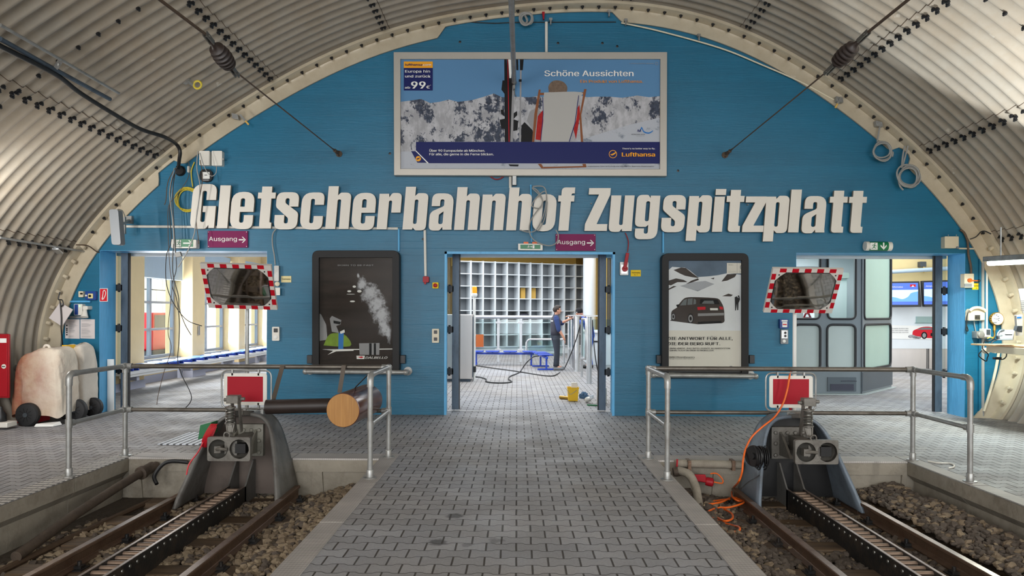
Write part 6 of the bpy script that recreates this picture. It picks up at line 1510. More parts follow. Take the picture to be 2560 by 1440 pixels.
# ================================================================ folded doors in the three openings
def fold_door(label, x, sg, bright):
    """stack of folded leaves; sg = +1 when the stack stands right of x"""
    o = thing('folding_door', label, 'door', (x + sg * .09, DW + TW + .08, 0)); y0 = DW + TW + .01
    m = MB(); a, b = sorted((x + sg * .075, x + sg * .185)); m.box(a, b, y0, y0 + .06, .02, ZT + .02); m.build('leaf', 'door_metal', o, bevel=.004)
    m = MB(); a, b = sorted((x + sg * .19, x + sg * .2)); m.box(a, b, y0 + .01, y0 + .06, .02, ZT + .02); m.build('edge_seal', 'rubber_black', o)
    for z in (.62, 1.28, 1.92):
        m = MB(); a, b = sorted((x - sg * .02, x + sg * .1)); m.box(a, b, y0, y0 + .05, z - .05, z + .05); m.lathe([(.02, -.07), (.02, .07)], (x + sg * .03, y0 + .03, z), n=10); m.build('hinge', 'black_plastic', o, bevel=.004)
    m = MB(); a, b = sorted((x + sg * .005, x + sg * .07)); m.box(a, b, y0 + .03, y0 + .04, .62, ZT); m.build('glazing_strip', 'pane_glass', o)


fold_door('folded dark metal door at the outer side of the yellow-pier doorway', -6.34, 1, 0)
fold_door('folded dark metal door of the middle doorway, beside the steel cabinet', -1.10, 1, 0)
fold_door('folded dark metal door of the middle doorway, beside the yellow bucket', 1.473, -1, 0)
fold_door('folded dark metal door at the outer side of the booth doorway', 6.74, -1, 0)
m = MB(); m.prism([(268, 898), (284, 898), (284, 1031), (268, 1031)], px(DW + .2), (0, .02, 0)); m.build('kick_plate', 'white_paint', label='tall white plate leaning at the foot of the yellow-pier doorway edge', cat='plate', smooth=0)

# ================================================================ hall seen through the middle doorway
o = thing('locker_shelf', 'white wall of open cubby holes at the back of the hall', 'shelf', (.2, 27, 0))
A, B = V((-2.1, 26, 0)), V((2.66, 28, 0)); ux = (B - A).normalized(); un = V((-ux.y, ux.x, 0)); L = (B - A).length; z0, rh, NC, NR = .28, .442, 11, 7; cw = L / NC
Rz = ux
def sb(m, s0, s1, d0, d1, a, b): m.hexa([A + ux * s0 + un * d0 + V((0, 0, a)), A + ux * s1 + un * d0 + V((0, 0, a)), A + ux * s1 + un * d1 + V((0, 0, a)), A + ux * s0 + un * d1 + V((0, 0, a)), A + ux * s0 + un * d0 + V((0, 0, b)), A + ux * s1 + un * d0 + V((0, 0, b)), A + ux * s1 + un * d1 + V((0, 0, b)), A + ux * s0 + un * d1 + V((0, 0, b))])
m = MB(); sb(m, 0, L, .42, .44, z0, z0 + NR * rh); m.build('back_board', 'grey_plastic', o, smooth=0)
m = MB(); sb(m, .02, L, .06, .4, 0, z0); m.build('plinth', 'hall_white', o, smooth=0)
for i in range(NC + 1): m = MB(); sb(m, i * cw - .028, i * cw + .028, 0, .43, z0, z0 + NR * rh + .03); m.build('divider', 'hall_white', o, smooth=0)
for j in range(NR + 1): m = MB(); sb(m, -.02, L + .02, .004, .42, z0 + j * rh - .015, z0 + j * rh + .015); m.build('shelf_board', 'hall_white', o, smooth=0)
for i, w0, w1 in ((5, .16, .34), (6, .06, .3)):
    m = MB(); sb(m, i * cw + w0, i * cw + w1, .2, .4, z0 + 4 * rh + .016, z0 + 5 * rh - .03); m.build('yellow_folder', 'ochre_plaster', label='yellow folder box standing in the cubby wall, %s of the two' % ('nearer the beacon' if i == 5 else 'nearer the column'), cat='folder', group='yellow boxes in the cubby wall', smooth=0)
m = MB(); sb(m, 1 * cw + .12, 1 * cw + .4, -.25, -.2, .3, .75); m.build('orange_sheet', 'cable_orange', label='orange panel standing low before the cubby wall behind the glass', cat='sheet', smooth=0)
m = MB(); sb(m, 4 * cw + .02, 4 * cw + .4, .1, .3, z0 + 2 * rh + .02, z0 + 2 * rh + .3); m.build('backpack', 'black_plastic', label='black bag in a lower cubby, nearer the beacon of two bags', cat='bag', group='dark bags in the cubby wall', bevel=.05)
m = MB(); sb(m, 5 * cw + .05, 5 * cw + .42, .05, .3, z0 + 2 * rh + .02, z0 + 2 * rh + .34); m.build('backpack', 'vest_dark', label='dark grey bag in a lower cubby, nearer the person in the vest', cat='bag', group='dark bags in the cubby wall', bevel=.05)
m = MB(); m.lathe([(.24, 0), (.24, 4.0)], (2.62, 26.4, 0), n=36); m.build('pillar', 'hall_white', kind='structure')
m = MB(); m.box(-2.6, 2.3, 28.6, 28.8, 3.35, 4.0); m.build('beam', 'ochre_plaster', kind='structure', smooth=0)
# glass fence
o = thing('glass_fence', 'long glass fence with silver posts before the cubby wall', 'fence', (-.2, 22.6, 0)); Y = 22.6
x0, x1 = P(1160, 800, Y).x, P(1384, 800, Y).x
m = MB(); m.cyl((x0, Y, 1.4), (x1, Y, 1.4), .055, 12); m.build('top_rail', 'alu', o)
for q in (1246, 1302.5): x = P(q, 800, Y).x; m = MB(); m.box(x - .04, x + .04, Y - .03, Y + .03, 0, 1.4); m.box(x - .09, x + .09, Y - .04, Y + .04, 1.2, 1.26); m.box(x - .09, x + .09, Y - .04, Y + .04, .34, .42); m.build('post', 'alu', o, bevel=.005)
for a, b in ((1165, 1243), (1249, 1299), (1306, 1383)): m = MB(); xa, xb = P(a, 800, Y).x, P(b, 800, Y).x; m.box(xa, xb, Y - .006, Y + .006, .38, 1.32); m.build('glass_pane', 'fence_glass', o, smooth=0); m = MB(); m.box(xa, xb, Y - .02, Y + .02, .35, .39); m.build('bottom_rail', 'alu', o, smooth=0)
o = thing('hoop_barrier', 'low silver hoop barrier with glass behind the blue bench', 'barrier', (.9, 22.2, 0)); Y = 22.2
xa, xb = P(1316, 850, Y).x, P(1410, 850, Y).x
m = MB(); m.tube([(xa, Y, 0), (xa, Y, .6)] + [(xa + .13 * (1 - math.cos(t)), Y, .6 + .13 * math.sin(t)) for t in (.3, .7, 1.1, 1.57)] + [(xb, Y, .73)], .028, 10); m.tube([(xb, Y, .73), (xb, Y, 0)], .028, 10); m.build('hoop', 'alu', o); m = MB(); m.box(xa + .06, xb - .05, Y - .006, Y + .006, .22, .68); m.build('glass_pane', 'fence_glass', o, smooth=0)
# blue benches
def bench(label, seats, beam, legs, along):
    o = thing('bench', label, 'bench', beam[0]); a, b = V(beam[0]), V(beam[1]); d = (b - a).normalized(); n = V((-d.y, d.x, 0))
    m = MB(); m.bar(a, b, .06, .06); m.build('beam', 'bench_blue', o, bevel=.006)
    for s in seats:
        c = a + d * s; m = MB(); pr = rr(-.2, -.2, .2, .2, .06); m.prism(pr, lambda x, y, c=c: c + d * x + n * y + V((0, 0, .06 + .02 * (x / .2) ** 2)), (0, 0, -.025)); m.bar(c + n * -.1 + V((0, 0, .035)), c + n * .1 + V((0, 0, .035)), .05, .012); m.build('seat', 'bench_blue', o)
    for s in legs:
        c = a + d * s; m = MB(); m.bar(c, V((c.x, c.y, .03)), .05, .05); m.bar(V((c.x, c.y, .03)) - n * .24, V((c.x, c.y, .03)) + n * .24, .05, .04); m.build('leg', 'bench_blue', o, bevel=.005)


bench('blue four-seat bench standing before the glass fence', (.12, .58, 1.1, 1.66), ((-1.3, 21.4, .34), (.5, 21.4, .34)), (.1, 1.72), 0)
bench('short blue bench pointing toward the doorway, hose end lying on it', (.3, .85, 1.5), ((.62, 21.2, .34), (.80, 19.4, .34)), (.5, 1.7), 1)
# steel cabinet with beacon
o = thing('steel_cabinet', 'stainless steel cabinet just inside the middle doorway', 'cabinet', (-1.3, 16.5, 0))
m = MB(); m.box(-1.75, -1.0, 16.2, 17.0, .06, 1.5); m.build('body', 'stainless', o, bevel=.012); m = MB(); m.box(-1.7, -1.05, 16.25, 16.95, 0, .06); m.build('plinth', 'door_metal', o); m = MB(); m.box(-1.0, -.985, 16.3, 16.9, .1, 1.45); m.build('side_door', 'door_metal', o); m = MB(); m.box(-1.0, -.93, 16.4, 16.6, .2, .33); m.build('latch', 'black_plastic', o); m = MB(); m.box(-1.42, -1.36, 16.3, 16.36, 1.5, 1.62); m.build('top_knob', 'white_plastic', o)
o = thing('beacon_lamp', 'amber beacon lamp on a white pole beside the steel cabinet', 'lamp', (-.96, 16.45, 0)); c = P(1186, 740, 16.45)
m = MB(); m.cyl((c.x, 16.45, 0), (c.x, 16.45, c.z), .03, 10); m.lathe([(.05, -.02), (.07, .02), (.06, .06), (.045, .07)], c, n=16); m.build('pole', 'white_paint', o); m = MB(); m.lathe([(.055, .06), (.06, .1), (.055, .2), (.03, .22)], c, n=16); m.build('lens', 'amber', o)
# turnstile row
XT = 1.585
for y, zt_, lab in ((16.0, 1.455, 'silver turnstile post nearest the bucket'), (19.2, 1.455, 'silver turnstile post, second from the bucket'), (19.75, 1.45, 'silver turnstile post, third from the bucket'), (20.7, 1.45, 'silver turnstile post, fourth from the bucket'), (22.0, 1.45, 'silver turnstile post farthest from the bucket')):
    o = thing('turnstile_post', lab, 'post', (XT, y, 0), 'turnstile posts in the hall'); m = MB(); m.cyl((XT, y, 0), (XT, y, zt_), .062, 20); m.build('column', 'alu', o, bevel=.004); m = MB(); m.lathe([(.1, 0), (.1, .012)], (XT, y, 0), n=20); m.build('foot_plate', 'alu', o); m = MB(); m.lathe([(.065, 0), (.065, .012), (.03, .016)], (XT, y, zt_), n=20); m.build('end_disc', 'stainless', o)
for y0, y1, lab in ((16.5, 17.6, 'glass turnstile gate beside the post nearest the bucket'), (19.9, 20.6, 'glass turnstile gate behind the middle posts'), (20.9, 21.8, 'glass turnstile gate farthest from the bucket')):
    o = thing('glass_gate', lab, 'gate', (XT, y0, 0), 'glass gates of the turnstiles'); x = XT - .02
    m = MB(); m.tube([(x, y1, 0), (x, y1, .34), (x, y1 - .06, .44), (x, y0 + .1, .5), (x, y0, .6), (x, y0, 1.3), (x, y0 + .08, 1.4), (x, y1 - .08, 1.4), (x, y1, 1.32), (x, y1, .4)], .03, 10); m.build('frame', 'alu', o); m = MB(); m.box(x - .006, x + .006, y0 + .03, y1 - .03, .52, 1.38); m.build('glass_pane', 'fence_glass', o, smooth=0)
    m = MB()
    for z in (.7, 1.1): m.box(x - .03, x + .03, y0 + .01, y0 + .08, z, z + .06)
    m.build('clamp', 'stainless', o)
m = MB(); m.bar((1.38, 19.2, 1.475), (2.0, 17.4, 1.475), .09, .03); m.build('bar', 'alu', label='flat silver bar lying across the turnstile posts', cat='bar')
o = thing('service_counter', 'white service counter behind the turnstile glass', 'counter', (2.4, 22.5, 0)); m = MB(); m.box(2.12, 3.2, 21.5, 23.5, 0, .95); m.build('body', 'hall_white', o, bevel=.01); m = MB(); m.box(2.06, 3.25, 21.45, 23.5, .95, 1.0); m.build('counter_top', 'white_paint', o, bevel=.005); m = MB(); m.box(2.2, 2.6, 21.48, 21.5, .68, .72); m.build('slot', 'black_plastic', o); m = MB(); m.box(2.15, 3.1, 21.8, 21.84, 1.0, 1.35); m.build('glass_guard', 'fence_glass', o)
# hoses
wire('pressure_hose', 'black hose snaking over the floor from the short blue bench', 'hose', [P(1372, 889, 19.8), P(1345, 890, 19.9), P(1332, 893, 19.9), P(1318, 905, 19.6)] + [F(a, b, .015) for a, b in ((1308, 918), (1298, 931), (1275, 941), (1272, 948), (1279, 954), (1265, 957), (1235, 957), (1216, 954), (1215, 948), (1200, 943), (1182, 942))], .016, 'cable_black')
m = MB(); m.tube([P(1348, 889, 19.8), P(1374, 888, 19.7)], .022, 8); m.build('hose_lance', 'stainless', label='steel hose lance lying on the short blue bench', cat='lance')
wire('pressure_hose', 'black hose hanging from the silver bar and sweeping across the floor', 'hose', [P(1464, 791, 18.5), P(1452, 810, 18.2), P(1440, 850, 18.4), P(1425, 890, 18.6)] + [F(a, b, .015) for a, b in ((1410, 922), (1392, 936), (1375, 940), (1340, 936), (1290, 928), (1230, 920), (1190, 914))], .014, 'cable_black')
wire('thin_cable', 'thin black cable hanging down beside the turnstile nearest the bucket', 'cable', [P(1481, 800, 17), P(1483, 840, 17), P(1488, 890, 16.8), P(1494, 925, 16.9), F(1501, 942, .012)], .012, 'cable_black')
# cleaning things by the door
o = thing('bucket', 'yellow square bucket on the floor inside the middle doorway', 'bucket', (.98, 12.9, 0)); m = MB()
c = F(1432, 1002); hw, hb, zh = .098, .08, .235
v0 = [(c.x - hb, c.y - hb), (c.x + hb, c.y - hb), (c.x + hb, c.y + hb), (c.x - hb, c.y + hb)]; v1 = [(c.x - hw, c.y - hw), (c.x + hw, c.y - hw), (c.x + hw, c.y + hw), (c.x - hw, c.y + hw)]
pts = [(x, y, 0.004) for x, y in v0] + [(x, y, zh) for x, y in v1] + [(c.x + (x - c.x) * .93, c.y + (y - c.y) * .93, zh) for x, y in v1] + [(c.x + (x - c.x) * .9, c.y + (y - c.y) * .9, .02) for x, y in v0]
fs = [(0, 1, 2, 3), (12, 13, 14, 15)]
for k in range(3):
    for j in range(4): fs.append((k * 4 + j, k * 4 + (j + 1) % 4, k * 4 + 4 + (j + 1) % 4, k * 4 + 4 + j))
m.add(pts, fs); m.build('tub', 'bucket_yellow', o, smooth=20, bevel=.012); m = MB(); m.tube(ring((c.x, c.y, 0), .001, 4), .001, 3) if False else m.tube([(x * 1.0, y, zh) for x, y in v1], .008, 6, True); m.build('rim', 'bucket_yellow', o)
m = MB(); m.tube(spl([(c.x - .1, c.y - .1, .2), (c.x - .06, c.y - .14, .13), (c.x + .02, c.y - .13, .17), (c.x + .06, c.y - .1, .2)], 5), .004, 5); m.build('handle', 'cable_grey', o)
m = MB(); m.prism(rr(-.055, -.1, .055, .1, .02), lambda x, y: V((c.x + .03 + x * .97, c.y + .02 + y * .1, .22 + y + .02 * x)), (0, .06, 0)); m.build('canister', 'white_plastic', label='white plastic canister standing in the yellow bucket', cat='canister', bevel=.01)
m = MB(); p, q = F(1400, 993, .03), F(1421, 995, .03); m.cyl(p, q, .03, 14); m.build('roll', 'gold', label='short golden roll lying beside the yellow bucket', cat='roll')
m = MB(); p = F(1461, 996); rnd = random.Random(4)
bm = bmesh.new(); bmesh.ops.create_icosphere(bm, subdivisions=3, radius=1)
m.add([p + V((v.co.x * .085, v.co.y * .08, max(0, v.co.z * .1 + .01))) * (1 + .45 * NZ.noise(v.co * 2.6)) for v in bm.verts], [tuple(x.index for x in f.verts) for f in bm.faces]); bm.free(); m.build('rag', 'cloth_blue', label='crumpled blue-grey rag on the floor beside the yellow bucket', cat='rag')
o = thing('spray_bottle', 'white spray bottle lying tilted beside the blue-grey rag', 'bottle', F(1470, 1003)); a, b = F(1466, 1000, .04), F(1482, 994, .11); ax = (b - a).normalized(); m = MB(); m.lathe([(.035, 0), (.045, .02), (.045, .1), (.02, .15), (.018, .17)], a, ax, 14); m.build('body', 'white_plastic', o); m = MB(); q = a + ax * .17; m.bar(q, q + ax * .05 + V((.02, 0, .02)), .03, .04); m.bar(q + V((-.02, 0, .035)), q + V((.05, 0, .05)), .025, .025); m.build('trigger_head', 'hall_white', o)
o = thing('jerrycan', 'white jerrycan with a red label half behind the folded door', 'canister', F(1497, 1008)); p = F(1499, 1008); m = MB(); m.box(p.x - .045, p.x + .12, p.y - .05, p.y + .08, .004, .27); m.build('body', 'white_plastic', o, bevel=.02, seg=3); m = MB(); m.box(p.x - .03, p.x + .08, p.y - .053, p.y - .05, .14, .22); m.build('red_label', 'red_print', o); m = MB(); m.lathe([(.02, 0), (.02, .03)], (p.x, p.y, .27), n=12); m.build('screw_lid', 'blue_plastic', o)
m = MB(); p, q = F(1468, 1012, .012), F(1500, 1014, .012); m.bar(p, q, .03, .022); m.build('brush_stick', 'green_plastic', label='green stick lying on the floor before the spray bottle', cat='stick', bevel=.004)

# ================================================================ hall seen through the yellow-pier doorway
o = thing('wall_bench', 'long pale shelf bench with brackets along the hall windows', 'bench', (-7.4, 18, 0))
m = MB(); m.box(-7.58, -7.18, 13.2, 30, .36, .42); m.build('board', 'bench_white', o, bevel=.005); m = MB(); m.box(-7.24, -7.2, 13.2, 30, .31, .36); m.build('apron', 'bench_white', o, bevel=.004)
for y in (13.9, 16.2, 18.6, 21.0): m = MB(); m.box(-7.5, -7.26, y - .05, y + .05, .22, .36); m.box(-7.56, -7.48, y - .05, y + .05, .06, .36); m.build('bracket', 'plinth_grey', o, bevel=.004)
first = None
ws = ['nearest the doorway'] + ['number %s from the doorway' % w for w in ('two', 'three', 'four', 'five', 'six', 'seven', 'eight', 'nine', 'ten', 'eleven', 'twelve', 'thirteen', 'fourteen', 'fifteen')]
for k in range(15):
    y = 13.75 + .62 * k; lab = 'blue plastic seat pad on the window bench, ' + ws[k]
    if first is None:
        first = thing('seat_pad', lab, 'seat', (-7.36, y, .42), 'blue seat pads along the windows'); m = MB(); m.prism(rr(-.19, -.23, .19, .23, .07), lambda a, b: V((-7.36 + a, y + b, .485 + .025 * (a / .19) ** 2)), (0, 0, -.02)); m.build('pad', 'seat_blue', first)
        for s in (-1, 1): m = MB(); m.box(-7.5, -7.22, y + s * .1 - .02, y + s * .1 + .02, .42, .475); m.build('foot', 'bench_blue', first, bevel=.004)
    else: dup(first, (-7.36, y, .42), lab)
m = MB(); m.box(-7.595, -7.57, 17.25, 17.33, .98, 1.2); m.build('wall_switch', 'alu', label='small grey switch on the yellow pier behind the hanging wires', cat='switch')
o = thing('snow_groomer', 'red snow vehicle parked outside the window', 'vehicle', (-12, 23, -.2))
m = MB(); m.prism([(21.8, .35), (24.6, .35), (24.6, .8), (23.6, .95), (23.2, 1.5), (22.0, 1.5), (21.8, .9)], lambda a, b: V((-12.6, a, b)), (1.5, 0, 0)); m.build('cab', 'groomer_red', o, bevel=.06); m = MB(); m.prism(rr(21.4, -.2, 25, .35, .25), lambda a, b: V((-12.8, a, b)), (1.9, 0, 0)); m.build('track_belt', 'rubber_black', o); m = MB(); m.box(-12.62, -11.08, 22.2, 23.0, 1.0, 1.42); m.build('cab_glass', 'dark_plastic', o)
m = MB(); m.prism([(24.2, .6), (24.5, .2), (24.6, .3), (24.45, 2.9), (24.2, 2.9)], lambda a, b: V((-11.4, a, b)), (.2, 0, 0)); m.build('loading_arm', 'groomer_red', o)

# ================================================================ hall seen through the booth doorway
o = thing('booth', 'grey kiosk booth with rounded glass panels and black gaskets', 'booth', (6.2, 14.8, 0))
C0, C1, C2 = V((4.3, 14.05, 0)), V((6.63, 14.05, 0)), V((7.92, 15.45, 0))
def face(a, b, pre, wins, top):
    u = (b - a).normalized(); n = V((u.y, -u.x, 0)); L = (b - a).length; f = lambda s, z, k=0.0: a + u * s + n * k + V((0, 0, z))
    m = MB(); holes = [rr(s0, z0, s1, z1, .11, 5) for s0, s1, z0, z1, mt in wins]
    m.prism([[(0, .02), (L, .02), (L, top), (0, top)]] + holes, f, n * -.08, 0); m.build('shell', 'booth_grey', o, smooth=30)
    for s0, s1, z0, z1, mt in wins:
        m = MB(); m.tube([f(p, q, .006) for p, q in rr(s0, z0, s1, z1, .11, 5)], .022, 8, True); m.build('gasket', 'rubber_black', o)
        m = MB(); m.prism(rr(s0, z0, s1, z1, .11, 5), lambda p, q: f(p, q, -.02), n * -.012, 0); m.build('window_panel' if mt == 'pane_glass' else 'infill_panel', mt, o, smooth=0)


def fs_(px_): return P(px_, 800, 14.05).x - C0.x


face(C0, C1, '', [(fs_(1960), fs_(2050), 1.45, 2.85, 'pane_glass'), (fs_(2069), fs_(2139), 1.45, 2.85, 'pane_glass'), (fs_(1985), fs_(2051), .47, 1.34, 'booth_panel'), (fs_(2068), fs_(2139), .47, 1.34, 'booth_panel')], 3.0)
Lr = (C2 - C1).length
face(C1, C2, '', [(.12, Lr - .08, 1.45, 2.85, 'booth_green'), (.12, Lr - .08, .47, 1.34, 'booth_green')], 3.0)
m = MB(); m.add([C0 + V((0, .08, 3)), C1 + V((0, .08, 3)), C2 + V((0, 0, 3)), V((7.92, 17, 3)), V((4.3, 17, 3))], [(0, 1, 2, 3, 4)]); m.build('roof', 'booth_grey', o, smooth=0)
m = MB(); m.box(4.3, 7.92, 16.92, 17, 0, 3); m.box(7.85, 7.92, 15.5, 17, 0, 3); m.build('rear_wall', 'hall_white', o, smooth=0)
a, b = fs_(2069) + C0.x, fs_(2140) + C0.x; m = MB(); m.box(a, b, 14.03, 14.05, .06, .33); m.build('vent_cover', 'booth_dark', o); m = MB(); m.box(a + .05, b - .05, 14.022, 14.03, .08, .2); m.tube([(a + .25, 14.02, .26), (a + .4, 14.018, .265), (a + .55, 14.02, .26)], .006, 6); m.build('vent_grille', 'vest_dark', o)
m = MB(); p0, p1, p2, p3 = C0 + V((0, -.04, 0)), C1 + V((.04, -.04, 0)), C2 + V((.06, 0, 0)), C2 + V((0, .1, 0)); m.prism([(C0.x, C0.y - .1), (C1.x + .04, C1.y - .1), (C2.x + .08, C2.y - .06), (C2.x, C2.y + .1), (C1.x, C1.y + .1), (C0.x, C0.y + .1)], lambda x, y: V((x, y, .004)), (0, 0, .012)); m.build('floor_seal', 'booth_panel', o, smooth=0)
m = MB(); m.prism([(C1.x, .06), (C2.x, .06), (C2.x, .42), (C1.x, .42)], lambda x, z: C1 + (C2 - C1) * ((x - C1.x) / (C2.x - C1.x)) + V((.014, -.014, z)), (-.01, .01, 0)); m.build('base_plate', 'booth_dark', o, smooth=0)
m = MB(); m.lathe([(.012, 0), (.012, 2.95)], C1 + V((0, -.003, .02)), n=10); m.build('corner_joint', 'booth_dark', o)
# inside the booth
l = bpy.data.lights.new('booth_lamp', 'AREA'); l.size = 1.6; l.energy = 90; lo_ = bpy.data.objects.new('booth_lamp', l); COL.objects.link(lo_); lo_.location = (6.0, 15.4, 2.95)
o = thing('office_cabinet', 'white office cabinet seen through the booth window', 'cabinet', (6.5, 15.8, 0)); m = MB(); m.box(6.3, 7.0, 15.5, 16.1, 0, 2.3); m.build('body', 'hall_white', o, bevel=.01); m = MB(); m.box(6.31, 6.62, 15.485, 15.5, 1.0, 2.28); m.build('door', 'stainless', o); m = MB(); m.box(6.26, 7.02, 15.45, 16.1, 2.3, 2.42); m.build('lid', 'booth_panel', o)
o = thing('office_desk', 'white office desk inside the booth', 'desk', (5.6, 15.3, 0)); m = MB(); m.box(4.6, 6.2, 14.5, 15.6, 1.36, 1.4); m.build('desk_top', 'white_paint', o); m = MB(); m.box(4.6, 6.2, 15.5, 15.56, 0, 1.36); m.build('rear_board', 'white_paint', o)
m = MB(); p = P(2018, 795, 14.5); m.tube([(p.x - .09, 14.5, 1.42), (p.x - .03, 14.5, 1.55), (p.x + .03, 14.5, 1.55), (p.x + .09, 14.5, 1.42)], .02, 8); m.cyl((p.x - .06, 14.5, 1.47), (p.x + .06, 14.5, 1.47), .014, 8); m.build('key_hanger', 'red_gloss', label='red wire hanger standing on the office desk in the booth', cat='hanger')
m = MB(); m.box(5.05, 5.3, 14.45, 14.6, 1.4, 1.44); m.build('folder', 'pale_yellow', label='small pale yellow folder on the office desk in the booth', cat='folder')
o = thing('wall_rack', 'pale wall rack with a curved rail high inside the booth', 'rack', (6.2, 16.5, 2.4)); m = MB(); m.tube(spl([(5.9, 16.4, 2.55), (6.4, 16.4, 2.58), (6.9, 16.4, 2.55), (7.0, 16.4, 2.4)], 5), .03, 8); m.build('curved_rail', 'dark_plastic', o); m = MB(); m.box(5.4, 7.0, 16.3, 16.9, 2.2, 2.25); m.build('board', 'white_paint', o); m = MB(); m.box(5.9, 6.25, 16.35, 16.7, 2.25, 2.38); m.build('stored_box', 'seat_blue', o)
# info counter with screens
YS = 20.7; o = thing('info_counter', 'white information wall with red car advert and grey metal base', 'counter', (11, YS, 0)); f = px(YS)
x0, x1 = P(2200, 900, YS).x, P(2400, 900, YS).x
m = MB(); m.box(x0, x1, YS, YS + .16, .57, 2.45); m.build('panel_wall', 'hall_white', o, smooth=0); m = MB(); m.box(x0, x1, YS + .03, YS + .14, 0, .57); m.build('metal_base', 'stainless', o, smooth=0)
for q in (2318, 2322): m = MB(); x = P(q, 900, YS).x; m.box(x, x + .02, YS + .02, YS + .05, 0, .57); m.build('base_joint', 'rubber_black', o)
g = px(YS - .012); K = ['grey_print', 'red_print', 'black_print', 'white_print', 'powder', 'glass_print']; ix = {k: i for i, k in enumerate(K)}; lay = [0]; m = MB()
def cp(l): return [(1880 + x / 2.88, 560 + y / 2.88) for x, y in l]
art(cp([(960, 728), (1340, 736), (1340, 832), (960, 826)]), 'white_print')
art([tuple(q) for q in spl(cp([(1155, 800), (1160, 770), (1190, 755), (1225, 742), (1280, 740), (1330, 760), (1330, 815), (1250, 820), (1155, 800)]), 4)][:-1], 'red_print'); art(cp([(1185, 762), (1225, 746), (1285, 746), (1305, 760)]), 'glass_print'); art([(1880 + x / 2.88, 560 + y / 2.88) for x, y in circ(1240, 802, 22, 16, 26)], 'black_print'); art([(1880 + x / 2.88, 560 + y / 2.88) for x, y in circ(1240, 802, 13, 14, 17)], 'grey_print'); art(cp([(1285, 785), (1330, 785), (1330, 808), (1285, 808)]), 'black_print')
for x, y, r in ((1150, 810, 26), (1175, 816, 22), (1200, 818, 18)): art([(1880 + a / 2.88, 560 + b / 2.88) for a, b in circ(x, y, r, 12, r * .5)], 'powder')
for t, y in (('KOMMEN SIE DOCH MAL', 756), ('AUF EINEN SPRUNG VORBEI.', 770), ('ODER AUF DIE LEICHTEN.', 784)): m.text(t, g, 1880 + 1006 / 2.88, 560 + y / 2.88, 3.2, ix['grey_print'], .01, 42, 'l', -1, .008)
m.build('advert_print', K, o, smooth=0)
m = MB(); p = P(2316, 800, YS - .05); m.box(p.x - .3, p.x + .3, YS - .1, YS, p.z - .1, p.z - .08); m.box(p.x - .28, p.x + .28, YS - .09, YS - .01, p.z - .08, p.z + .1); m.build('leaflet_pocket', 'fence_glass', o)
def screen(label, pts, nm, txt, emblem):
    o = thing('wall_screen', label, 'screen', P(pts[3][0] + 30, pts[3][1], 20.3)); m = MB(); m.prism(pts, px(20.3), (0, .12, 0)); m.build('bezel', 'black_plastic', o, bevel=.01)
    x0, x1 = pts[0][0] + 4, pts[1][0] - 4; y0, y1 = pts[0][1] + 4, pts[2][1] - 5; sl = (pts[1][1] - pts[0][1]) / (pts[1][0] - pts[0][0]); fx = px(20.295)
    m = MB(); q = lambda a, b: (a, b + (a - x0) * sl * (1 - (b - y0) / (y1 - y0))); m.flat([q(x0, y0), q(x1, y0), q(x1, y1), q(x0, y1)], fx, 0); m.flat([q(x0, y0), q(x1, y0), q(x1, y0 + 17), q(x0, y0 + 17)], fx, 2, .002); m.flat([tuple(v) for v in spl([q(x0, y0 + 34), q(x0 + 14, y0 + 36), q(x0 + 30, y0 + 40), q(x0 + 44, y0 + 34), q(x0 + 52, y0 + 25), q(x1, y0 + 21)], 4)] + [q(x1, y0 + 17), q(x0, y0 + 17)], fx, 1, .002); m.flat([q(x0, y1 - 8), q(x1, y1 - 8), q(x1, y1), q(x0, y1)], fx, 2, .002)
    m.build('display', ['screen_blue', 'screen_sky', 'screen_dark'], o, smooth=0)
    m = MB(); m.text(txt, fx, x0 + 4, y0 + 11, 4.2, 0, .01, 27, 'l', -1, .006)
    if emblem: m.flat([(x1 - 20, y0 + 3), (x1 - 6, y0 + 3), (x1 - 6, y0 + 9), (x1 - 20, y0 + 9)], fx, 1, .004); m.flat([(x1 - 17, y0 + 9), (x1 - 13, y0 + 5), (x1 - 9, y0 + 9)], fx, 0, .006)
    m.build('lettering', ['white_print', 'red_print'], o, smooth=0)


screen('blue information screen nearer the booth', [(2222, 704), (2299, 703), (2304, 767), (2222, 768)], 0, 'Information', 1)
screen('blue information screen farther from the booth', [(2306, 702), (2375, 700), (2375, 766), (2311, 767)], 1, 'Abfahrten', 0)
m = MB(); m.box(x0 - 1, x1, YS + .1, YS + .3, 2.45, 4.0); m.build('wall_booth', 'pale_ochre', kind='structure', smooth=0)
m = MB(); m.cyl((x0, YS - .1, 2.72), (x1, YS - .1, 2.86), .06, 10); m.build('duct', 'pale_jamb', label='pale pipe running above the information screens', cat='pipe')
boxy('ceiling_box', 'small grey box on the yellow wall above the screens', 'box', 2301, 654, 2316, 667, .15, 'dark_plastic', 1, YS + .1, parts=(('drop_tube', 2308, 667, 2311, 682, .0, 'ochre_plaster'),))
m = MB(); m.box(7.95, 16, 20.9, 21.1, 0, 4.0); m.build('wall_booth', 'pale_ochre', kind='structure', smooth=0)

